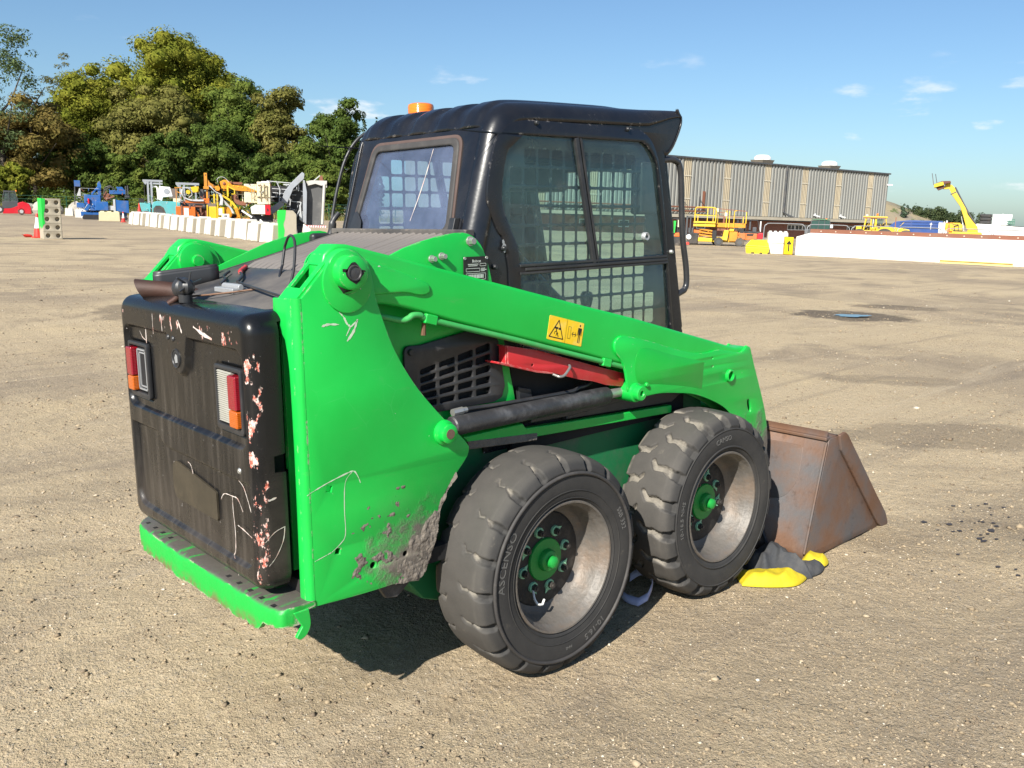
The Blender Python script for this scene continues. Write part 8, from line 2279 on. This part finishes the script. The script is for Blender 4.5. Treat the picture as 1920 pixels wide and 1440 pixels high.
MB().prism([(-24, 0.0), (45.3, 0.0), (45.3, 0.05), (-24, 0.05)], 0.0, 24).build('plinth', CONC, wh)
rf = MB().add([(-24.2, -0.28, Z1c + 0.2), (45.5, -0.28, Z1c + 0.2), (45.5, 12, Z1c + 0.75), (-24.2, 12, Z1c + 0.75), (45.5, 24.3, Z1c + 0.2), (-24.2, 24.3, Z1c + 0.2)], [(0, 1, 2, 3), (3, 2, 4, 5), (1, 4, 2), (0, 3, 5)]).build('roof', DGREY, wh, smooth=0)
for x in (19.26, 33.79):
    v = MB().frus(x - 0.95, x + 0.95, 1.2, 3.0, Z1c + 0.15, Z1c + 0.75, -0.25, -0.2).build('roof_vent', flat('vent_brown', (0.20, 0.17, 0.13), 0.6, 0.3), wh)
    MB().lathe([(1.15, Z1c + 0.75), (1.1, Z1c + 1.15), (0.75, Z1c + 1.4), (0.0, Z1c + 1.45)], 16, 'z', (x, 2.1, 0)).build('vent_hood', WHITE, v, smooth=60)
MB().box(-24, 45.6, -2.0, -0.05, 2.86, 3.24).build('canopy', flat('canopy_buff', (0.40, 0.36, 0.28), 0.7, 0.3), wh)
MB().box(-24, 45.6, -1.9, 0.0, 2.70, 2.86).build('canopy_shadow', BLK, wh)  # black slab painted in as the shadow under the canopy
def brick_mat():
    T = NT('red_brickwork')
    b = T.n('ShaderNodeTexBrick', i={'Vector': T.co((1, 1, 1), rot=(radians(90), 0, 0)), 'Color1': (0.22, 0.070, 0.045, 1), 'Color2': (0.30, 0.105, 0.070, 1), 'Mortar': (0.30, 0.25, 0.21, 1), 'Scale': 1.0, 'Brick Width': 0.225, 'Row Height': 0.075, 'Mortar Size': 0.008})
    T.bsdf(b.outputs['Color'], 0.85, 0, None, 0.2)
    return T.m
MB().box(-24, 45.25, -0.25, 0.05, 0.0, 2.70).build('brick_wall', brick_mat(), wh)
WFR = flat('white_window_frame', (0.80, 0.80, 0.79), 0.5, 0.05)
WGL = flat('dark_window_glass', (0.03, 0.035, 0.04), 0.1, 0.0)
for k in range(3):
    x0 = 22.69 + 1.62 * k
    fr = plate('window', rect2(x0, 1.55, x0 + 1.58, 2.32), [rect2(x0 + 0.10, 1.66, x0 + 1.48, 2.22)], -0.32, -0.26, WFR, wh, 0.01)
    MB().box(x0 + 0.10, x0 + 1.48, -0.29, -0.28, 1.66, 2.22).build('pane', WGL, fr)
    MB().box(x0 + 0.74, x0 + 0.84, -0.315, -0.27, 1.66, 2.22).build('mullion', WFR, fr)
for x0 in (-14, -8, -2.5, 5.0, 12.0, 36.0, 40.0):
    fr = plate('window', rect2(x0, 1.5, x0 + 1.6, 2.35), [rect2(x0 + 0.10, 1.6, x0 + 1.5, 2.25)], -0.32, -0.26, WFR, wh, 0.01)
    MB().box(x0 + 0.10, x0 + 1.5, -0.29, -0.28, 1.6, 2.25).build('pane', WGL, fr)
part('downpipe', lambda m: m.tube([(21.63, -0.28, Z1c), (21.63, -0.28, Z0c + 0.65), (22.3, -0.6, Z0c + 0.25), (23.1, -1.2, Z0c - 0.1)], 0.13, 8), DGREY, wh)
for x in (28.34, 34.16):
    part('floodlight', lambda m: (m.beam((x, -0.1, Z0c + 0.42), (x + 0.5, -0.9, Z0c + 0.22), 0.22, 0.16), m.ball((x + 0.1, -0.3, Z0c + 0.5), 0.16, 8, 6)), LGREY, wh)
part('floodlight', lambda m: m.beam((45.0, -0.1, Z1c - 1.5), (45.5, -0.7, Z1c - 1.55), 0.5, 0.18), WHITE, wh)
for k, x in enumerate((-0.6, 2.2, 5.4)):
    part('pipe_bracket', lambda m: (m.beam((x, -0.18, Z0c + 1.9), (x + 0.9, -0.5, Z0c + 0.9), 0.05, 0.05), m.box(x - 0.05, x + 0.05, -0.2, -0.15, Z0c + 0.9, Z0c + 2.2)), DGREY, wh)
MB().box(5.9, 6.3, -0.25, -0.17, Z0c + 0.6, Z0c + 2.9).build('rusty_patch', BROWN, wh)
for z in (0.35, 0.85):
    part('roof_pipe', lambda m: m.cyl((-20, -0.4, Z0c + z), (6.3, -0.4, Z0c + z), 0.09, n=8), BROWN, wh)

# ---- green mesh fence, weeds, trees
t = thing('mesh_fence', 'thin dark green mesh fence along the foot of the wood', 'fence', (26.4, 115.27, 2.45), 0, far=True)
FG = flat('fence_green', (0.012, 0.075, 0.040), 0.5, 0.1)
fA = Vector((26.4, 115.27, 2.45)); fB = Vector((59.92, 95.44, 1.23))
nf = 15
inv = TILT.inverted()
post_me = MB().box(-0.045, 0.045, -0.045, 0.045, 0, 2.05).mesh('post'); post_me.materials.append(FG)
for k in range(-4, nf + 4):
    o = link('post', post_me, t); o.location = inv @ ((fB - fA) * (k / (nf - 1)))
mb = MB()
for z in (0.1, 0.6, 1.1, 1.6, 2.0):
    a = inv @ ((fB - fA) * (-4 / (nf - 1))); b = inv @ ((fB - fA) * ((nf + 3) / (nf - 1)))
    mb.beam(a + Vector((0, 0, z)), b + Vector((0, 0, z)), 0.03, 0.03)
w = mb.build('fence_wires', FG, t); w['kind'] = 'stuff'

def leaf_cards(blobs, n, size, seed, flatness=0.4, shell=0.70):
    """n leaf sprays on the given clumps (cx, cy, cz, rx, ry, rz), thickest on their tops"""
    rng = np.random.default_rng(seed)
    B_ = np.array(blobs, float)
    wgt = (B_[:, 3] * B_[:, 4] + B_[:, 3] * B_[:, 5]) ; wgt /= wgt.sum()
    k = rng.choice(len(B_), n, p=wgt)
    d = rng.normal(size=(n, 3)); d[:, 2] += 0.35; d /= np.linalg.norm(d, axis=1)[:, None]
    lump = 0.88 + 0.26 * vnoise(d[:, 0] * 2.2 + k * 3.1 + 40, d[:, 1] * 2.2 + d[:, 2] * 2.0 + k * 1.7 + 40, seed % 97)
    r = rng.uniform(shell, 1.0, n) * lump * (1 + rng.normal(0, 0.05, n))
    P = B_[k, :3] + d * B_[k, 3:] * r[:, None]
    nrm = d * 1.1 + rng.normal(0, 0.42, (n, 3)) + np.array([0, 0, flatness])
    nrm /= np.linalg.norm(nrm, axis=1)[:, None]
    t1 = np.cross(nrm, rng.normal(size=(n, 3))); t1 /= np.linalg.norm(t1, axis=1)[:, None]
    t2 = np.cross(nrm, t1)
    s = size * np.exp(rng.normal(0, 0.35, n))[:, None]
    a = rng.uniform(0.7, 1.3, (n, 1))
    V = np.stack([P - t1 * s * a, P - t2 * s * 0.62 + nrm * s * 0.15, P + t1 * s * a, P + t2 * s * 0.62 + nrm * s * 0.15], 1).reshape(-1, 3)
    F = np.arange(n * 4).reshape(-1, 4)
    return V, F

def leaf_cores(blobs, seed, f=0.62):
    """the dense inside of each clump: a rough closed lump under the leaf sprays"""
    rng = np.random.default_rng(seed)
    n, m = 9, 6
    th = np.linspace(0, 2 * pi, n, endpoint=False); ph = np.linspace(-pi / 2, pi / 2, m)
    D = np.stack([np.cos(ph)[None] * np.cos(th)[:, None], np.cos(ph)[None] * np.sin(th)[:, None], np.repeat(np.sin(ph)[None], n, 0)], -1).reshape(-1, 3)
    B_ = np.array(blobs, float)
    V = B_[:, None, :3] + D[None] * B_[:, None, 3:] * (f * rng.uniform(0.72, 1.12, (len(B_), len(D), 1)))
    F = grid_faces(n, m, True)
    F = (F[None] + (np.arange(len(B_)) * len(D))[:, None, None]).reshape(-1, 4)
    return V.reshape(-1, 3), F

LEAF = {
    'y': leaf_mat('leaf_yellow_green', (0.125, 0.155, 0.022), (0.230, 0.230, 0.034), (0.270, 0.235, 0.040)),
    'g': leaf_mat('leaf_mid_green', (0.075, 0.120, 0.026), (0.140, 0.175, 0.038), (0.170, 0.180, 0.040)),
    'd': leaf_mat('leaf_dark_green', (0.058, 0.098, 0.024), (0.105, 0.145, 0.034), (0.12, 0.15, 0.034)),
    'r': leaf_mat('leaf_russet', (0.150, 0.120, 0.036), (0.215, 0.160, 0.052), (0.105, 0.125, 0.030)),
    'b': leaf_mat('leaf_olive_brown', (0.140, 0.140, 0.038), (0.205, 0.190, 0.056), (0.110, 0.135, 0.030)),
    'a': leaf_mat('leaf_ash_grey_green', (0.070, 0.110, 0.046), (0.120, 0.155, 0.065), (0.14, 0.15, 0.05)),
    't': leaf_mat('leaf_thin_olive', (0.100, 0.115, 0.045), (0.165, 0.160, 0.068), (0.20, 0.16, 0.055)),
    'c': leaf_mat('needle_grey_green', (0.055, 0.090, 0.060), (0.090, 0.125, 0.075), (0.09, 0.11, 0.07)),
}
BARK = simple('bark', (0.085, 0.070, 0.055), 0.9, 0, 0.3, 3, 0.3, (0.16, 0.15, 0.12), 2)
def tree(name, label, loc, h, w, kind, seed, dens=1.0, low=0.12):
    rng = np.random.default_rng(seed)
    t = thing(name, label, 'tree', loc, 0, 'trees of the wood behind the yard')
    blobs = []
    if kind == 'c':
        for j in range(26):
            f = j / 25; z = h * (0.12 + 0.88 * f); r = w * 0.5 * (1 - f) ** 0.8 + 0.15
            for q in range(3):
                a = rng.uniform(0, 2 * pi)
                blobs.append((r * 0.5 * cos(a), r * 0.5 * sin(a), z, r * 0.6, r * 0.6, h * 0.03))
        n = int(1500 * dens); size = 0.30
    else:
        airy = kind in 'at'
        zc = h * 0.54; rz = h * 0.46; rw = w * 0.52
        nb = int((80 if not airy else 80) * max(0.6, min(1.6, w * h / 260)))
        # branches carry the clumps: a few main limbs, each with clumps round its end
        heads = []
        for j in range(26 if not airy else 22):
            d = rng.normal(size=3); d[2] += 0.25; d /= np.linalg.norm(d)
            heads.append(d)
        for j in range(nb):
            d = heads[rng.integers(len(heads))] + rng.normal(0, 0.30, 3); d /= np.linalg.norm(d)
            rr = rng.uniform(0.45, 1.0)
            zz = zc + d[2] * rz * rr
            if zz < h * low: zz = h * low + rng.uniform(0, 1.2)
            prof = 1 - 0.30 * max(0, d[2])
            rb = (0.095 + 0.085 * rng.random()) * min(w, h * 0.75) * (0.62 if airy else 1)
            zz = min(zz, h - rb * 0.75)
            lim = sqrt(max(0.05, 1 - (max(0.0, zz / h - 0.45) / 0.58) ** 2))      # the crown narrows towards the top
            hx = hypot(d[0], d[1]) * rr; kk = min(1.0, lim / max(hx, 1e-3))
            blobs.append((d[0] * (rw - rb * 0.6) * rr * kk, d[1] * (rw - rb * 0.6) * rr * kk, zz, rb, rb, rb * 0.66))
        if not airy:
            for j in range(int(nb * 0.35)):
                d = rng.normal(size=3) * 0.40; d /= max(1.0, np.linalg.norm(d) / 0.62)
                rb = 0.13 * w
                blobs.append((d[0] * rw, d[1] * rw, max(h * low, zc + d[2] * rz), rb, rb, rb * 0.8))
        n = int((13000 if airy else 52000) * dens * max(0.34, w * h / 400)); size = 0.150 if not airy else 0.120
    V, F = leaf_cards(blobs, n, size, seed + 1)
    if kind not in 'atc':
        cv, cf = leaf_cores(blobs, seed + 2)
        V = np.vstack([V, cv]); F = np.vstack([F, cf + len(V) - len(cv)])
    link('crown', np_mesh('crown', V, F, LEAF[kind]), t)
    mb = MB()
    th = h * 0.62
    mb.tube([(0, 0, -0.3), (0.1, 0.05, h * 0.2), (0.0, 0.15, h * 0.45), (0.15, 0.0, th)], [0.022 * h, 0.017 * h, 0.012 * h, 0.005 * h], 8)
    for j in range(9 if kind != 'c' else 0):
        a = rng.uniform(0, 2 * pi); z0 = h * rng.uniform(0.22, 0.55); ln = w * rng.uniform(0.25, 0.45)
        mb.tube([(0, 0.1, z0), (ln * 0.5 * cos(a), ln * 0.5 * sin(a), z0 + h * 0.10), (ln * cos(a), ln * sin(a), z0 + h * rng.uniform(0.16, 0.30))], [0.008 * h, 0.005 * h, 0.002 * h], 6)
    mb.build('trunk', BARK, t, smooth=60)
    return t
TREES = [
 ('ash_tree', 28.9, 129.6, 2.79, 24.1, 14.0, 'a', 'airy grey-green ash tree at the left edge of the wood'),
 ('maple_tree', 32.3, 129.2, 2.70, 16.4, 13.5, 'r', 'round russet-brown tree in front of the airy ash'),
 ('birch_tree', 46.0, 160.9, 3.24, 25.5, 10.0, 't', 'thin pale tree standing behind between ash and yellow-green crown'),
 ('lime_tree', 44.4, 140.2, 2.74, 21.8, 13.8, 'y', 'yellow-green rounded tree second in height left of the tallest one'),
 ('oak_tree', 54.1, 136.8, 2.45, 27.5, 19.2, 'y', 'tallest broad yellow-green tree in the middle of the wood'),
 ('oak_tree', 61.1, 135.9, 2.28, 25.5, 11.2, 'y', 'tall yellow-green tree forming the right shoulder of the tallest one'),
 ('oak_tree', 48.3, 128.3, 2.35, 18.2, 17.0, 'b', 'wide olive-brown tree in front of the tallest one'),
 ('oak_tree', 61.7, 127.0, 2.03, 20.9, 14.0, 'g', 'mid-green tree right of the tallest one'),
 ('maple_tree', 63.7, 119.7, 1.80, 19.1, 10.4, 'b', 'olive-brown topped tree above the conveyor screen'),
 ('oak_tree', 67.2, 110.9, 1.50, 18.0, 10.1, 'd', 'dark green rounded tree standing apart next to the cab'),
 ('oak_tree', 61.9, 110.3, 1.59, 11.6, 9.7, 'g', 'low mid-green tree between the olive and the dark green one'),
 ('oak_tree', 37.8, 129.7, 2.60, 10.9, 12.5, 'd', 'low dark green tree right of the russet one'),
 ('oak_tree', 52.5, 116.2, 1.94, 12.5, 14.0, 'd', 'wide dark green tree low behind the orange rig'),
 ('hazel_tree', 40.8, 118.7, 2.25, 7.8, 8.4, 'g', 'low bushy green tree behind the blue rig'),
 ('oak_tree', 46.0, 116.6, 2.09, 10.9, 10.7, 'd', 'dark green low tree behind the turquoise forklift'),
 ('hazel_tree', 27.0, 120.2, 2.58, 6.3, 7.2, 'y', 'low yellow-green bush tree above the red forklift'),
 ('hazel_tree', 60.6, 103.1, 1.43, 7.9, 8.6, 'g', 'low green bush tree right of the conveyor'),
 ('hazel_tree', 54.9, 105.6, 1.62, 8.4, 8.4, 'd', 'dark low tree just behind the yellow rig'),
 ('spruce_tree', 116.9, 178.6, 2.21, 23.2, 3.0, 'c', 'slender far spruce left of the cab roof, the tallest of three'),
 ('spruce_tree', 121.9, 181.0, 2.17, 22.5, 2.6, 'c', 'slender far spruce nearest the cab roof'),
 ('spruce_tree', 112.7, 175.6, 2.22, 21.8, 2.0, 'c', 'thin far spruce nearest the dark green tree'),
]
for i, (nm, x, y, z, h, w, k, lab) in enumerate(TREES):
    tree(nm, lab, (x, y, z), h, w, k, 100 + i * 7)
# dark backing of the wood further in, one mass
def wood_mass():
    rng = np.random.default_rng(77)
    blobs = []
    a = Vector((20, 152, 3.2)); b = Vector((84, 124, 1.4))
    for k in range(150):
        f = rng.random(); p_ = a + (b - a) * f
        hh = (15 - 5 * f) if f < 0.75 else 10
        blobs.append((p_.x + rng.normal(0, 3), p_.y + rng.normal(0, 3) + 6, p_.z + rng.uniform(1, hh), 3.0, 3.0, 2.2))
    V, F = leaf_cards(blobs, 40000, 0.26, 78, 0.5, 0.4)
    o = link('wood', np_mesh('wood', V, F, LEAF['d']))
    tag(o, 'dark depth of the wood behind the front trees', 'wood', kind='stuff')
wood_mass()
def undergrowth():
    rng = np.random.default_rng(88); blobs = []
    a = Vector((22, 120, 2.5)); b = Vector((66, 97, 1.2))
    for k in range(170):
        f = rng.random(); p_ = a + (b - a) * f
        z = gz(p_.x, p_.y)
        s_ = rng.uniform(0.7, 1.7)
        blobs.append((p_.x + rng.normal(0, 1.2), p_.y + rng.normal(0, 1.2) + 2.4, z + s_ * 0.7, s_ * 1.2, s_ * 1.2, s_))
    V, F = leaf_cards(blobs, 30000, 0.12, 89)
    o = link('undergrowth', np_mesh('undergrowth', V, F, LEAF['g']))
    tag(o, 'mixed low scrub along the foot of the wood', 'undergrowth', kind='stuff')
    # dry weeds in front
    n = 15000
    f = rng.random(n); off = np.abs(rng.normal(0, 2.2, n))
    P = np.array(a)[None] + (np.array(b) - np.array(a))[None] * (f[:, None] * 1.25 - 0.1)
    x = P[:, 0] - off * 0.35; y = P[:, 1] - off * 0.9
    z = ground_z(x, y)
    h = rng.uniform(0.3, 1.1, n) * (0.4 + vnoise(x * 0.5, y * 0.5, 5))
    th = rng.uniform(0, 2 * pi, n); wd = 0.05
    lx = rng.normal(0, 0.25, n) * h; ly = rng.normal(0, 0.25, n) * h
    V = np.stack([np.stack([x - wd * np.cos(th), y - wd * np.sin(th), z], -1), np.stack([x + wd * np.cos(th), y + wd * np.sin(th), z], -1), np.stack([x + lx, y + ly, z + h], -1)], 1).reshape(-1, 3)
    o = link('weeds', np_mesh('weeds', V, np.arange(n * 3).reshape(-1, 3), leaf_mat('dry_weeds', (0.19, 0.18, 0.060), (0.30, 0.26, 0.105), (0.12, 0.15, 0.04))))
    tag(o, 'dry yellow-green weeds along the edge of the yard', 'weeds', kind='stuff')
undergrowth()

# ---- spoil hill and far wood on the right
def hill():
    nx, ny = 60, 24
    A_ = Vector((425, 252, -3)); B_ = Vector((530, 165, -6))
    d = (B_ - A_); 
    nrm = Vector((d.y, -d.x, 0)).normalized() * -1
    if nrm.dot(Vector((1, 0.5, 0))) < 0: nrm = -nrm
    us = np.linspace(0, 1, nx); vs_ = np.linspace(-1, 1, ny)
    V = []
    for u in us:
        prof = float(np.interp(u, [0, 0.12, 0.28, 0.40, 0.47, 0.56, 0.64, 0.75, 1.0], [13, 17, 19, 19, 18, 14.6, 10.2, 5.5, 3.5]))
        for v in vs_:
            c = A_ + d * u + nrm * (v * 45 + 45)
            z = gz(c.x, c.y) + prof * max(0, 1 - v * v) ** 0.8 + (float(vnoise(u * 30, v * 8, 3)) - 0.5) * 1.2 * (1 - v * v)
            V.append((c.x, c.y, z - 0.5))
    T = NT('hill_soil')
    c = T.mix(T.ramp(T.noise(0.05, 7, 0.65), 0.42, 0.58), (0.19, 0.165, 0.130), (0.26, 0.215, 0.135))
    c = T.mix(T.ramp(T.noise(0.11, 6, 0.7), 0.54, 0.62), c, (0.10, 0.12, 0.05))
    T.bsdf(c, 0.95, 0, None, 0.1)
    o = link('hill', np_mesh('hill', V, grid_faces(nx, ny), T.m, True))
    tag(o, 'bare brown spoil hill in the distance beyond the warehouse', 'hill', kind='structure')
hill()
def far_wood():
    rng = np.random.default_rng(55); blobs = []
    a = Vector((493.1, 219.68, -4.64)); b = Vector((523.6, 191.6, -6.0))
    for k in range(46):
        f = k / 45
        p_ = a + (b - a) * f
        hh = float(np.interp(f, [0, 0.06, 0.12, 0.3, 0.45, 0.62, 0.70, 0.8, 0.9, 1.0], [5, 9, 12.5, 11.5, 10.5, 8.6, 10.2, 7.6, 8.0, 5.5])) * rng.uniform(0.82, 1.12)
        con = rng.random() < 0.45
        cx, cy = p_.x + rng.normal(0, 4), p_.y + rng.normal(0, 4)
        z = gz(cx, cy)
        w = hh * (0.20 if con else 0.34)
        for j in range(9):
            g = j / 8
            r = w * ((1 - g) ** 0.7 + 0.1) if con else w * (0.55 + 0.45 * sin(pi * (0.15 + 0.8 * g)))
            blobs.append((cx + rng.normal(0, w * 0.15), cy + rng.normal(0, w * 0.15), z + hh * (0.12 + 0.86 * g), r, r, hh * 0.08))
    V, F = leaf_cards(blobs, 30000, 0.34, 56)
    o = link('far_wood', np_mesh('far_wood', V, F, leaf_mat('far_wood_leaf', (0.050, 0.078, 0.040), (0.095, 0.115, 0.050), (0.035, 0.060, 0.040))))
    tag(o, 'mixed green wood on the right horizon behind the telehandler', 'wood', kind='stuff')
    t = thing('pine_tree', 'lone small pine on the shoulder of the spoil hill', 'tree', (483, 213.8, gz(483, 213.8) + 4.5))
    bl = [(rng.normal(0, 0.6), rng.normal(0, 0.6), 2 + 1.6 * j * 0.6, 1.8 - 0.2 * j, 1.8 - 0.2 * j, 0.9) for j in range(7)]
    V, F = leaf_cards(bl, 500, 0.4, 57)
    link('crown', np_mesh('crown', V, F, LEAF['c']), t)
    MB().tube([(0, 0, -1), (0, 0, 4)], [0.25, 0.1], 6).build('trunk', BARK, t)
far_wood()
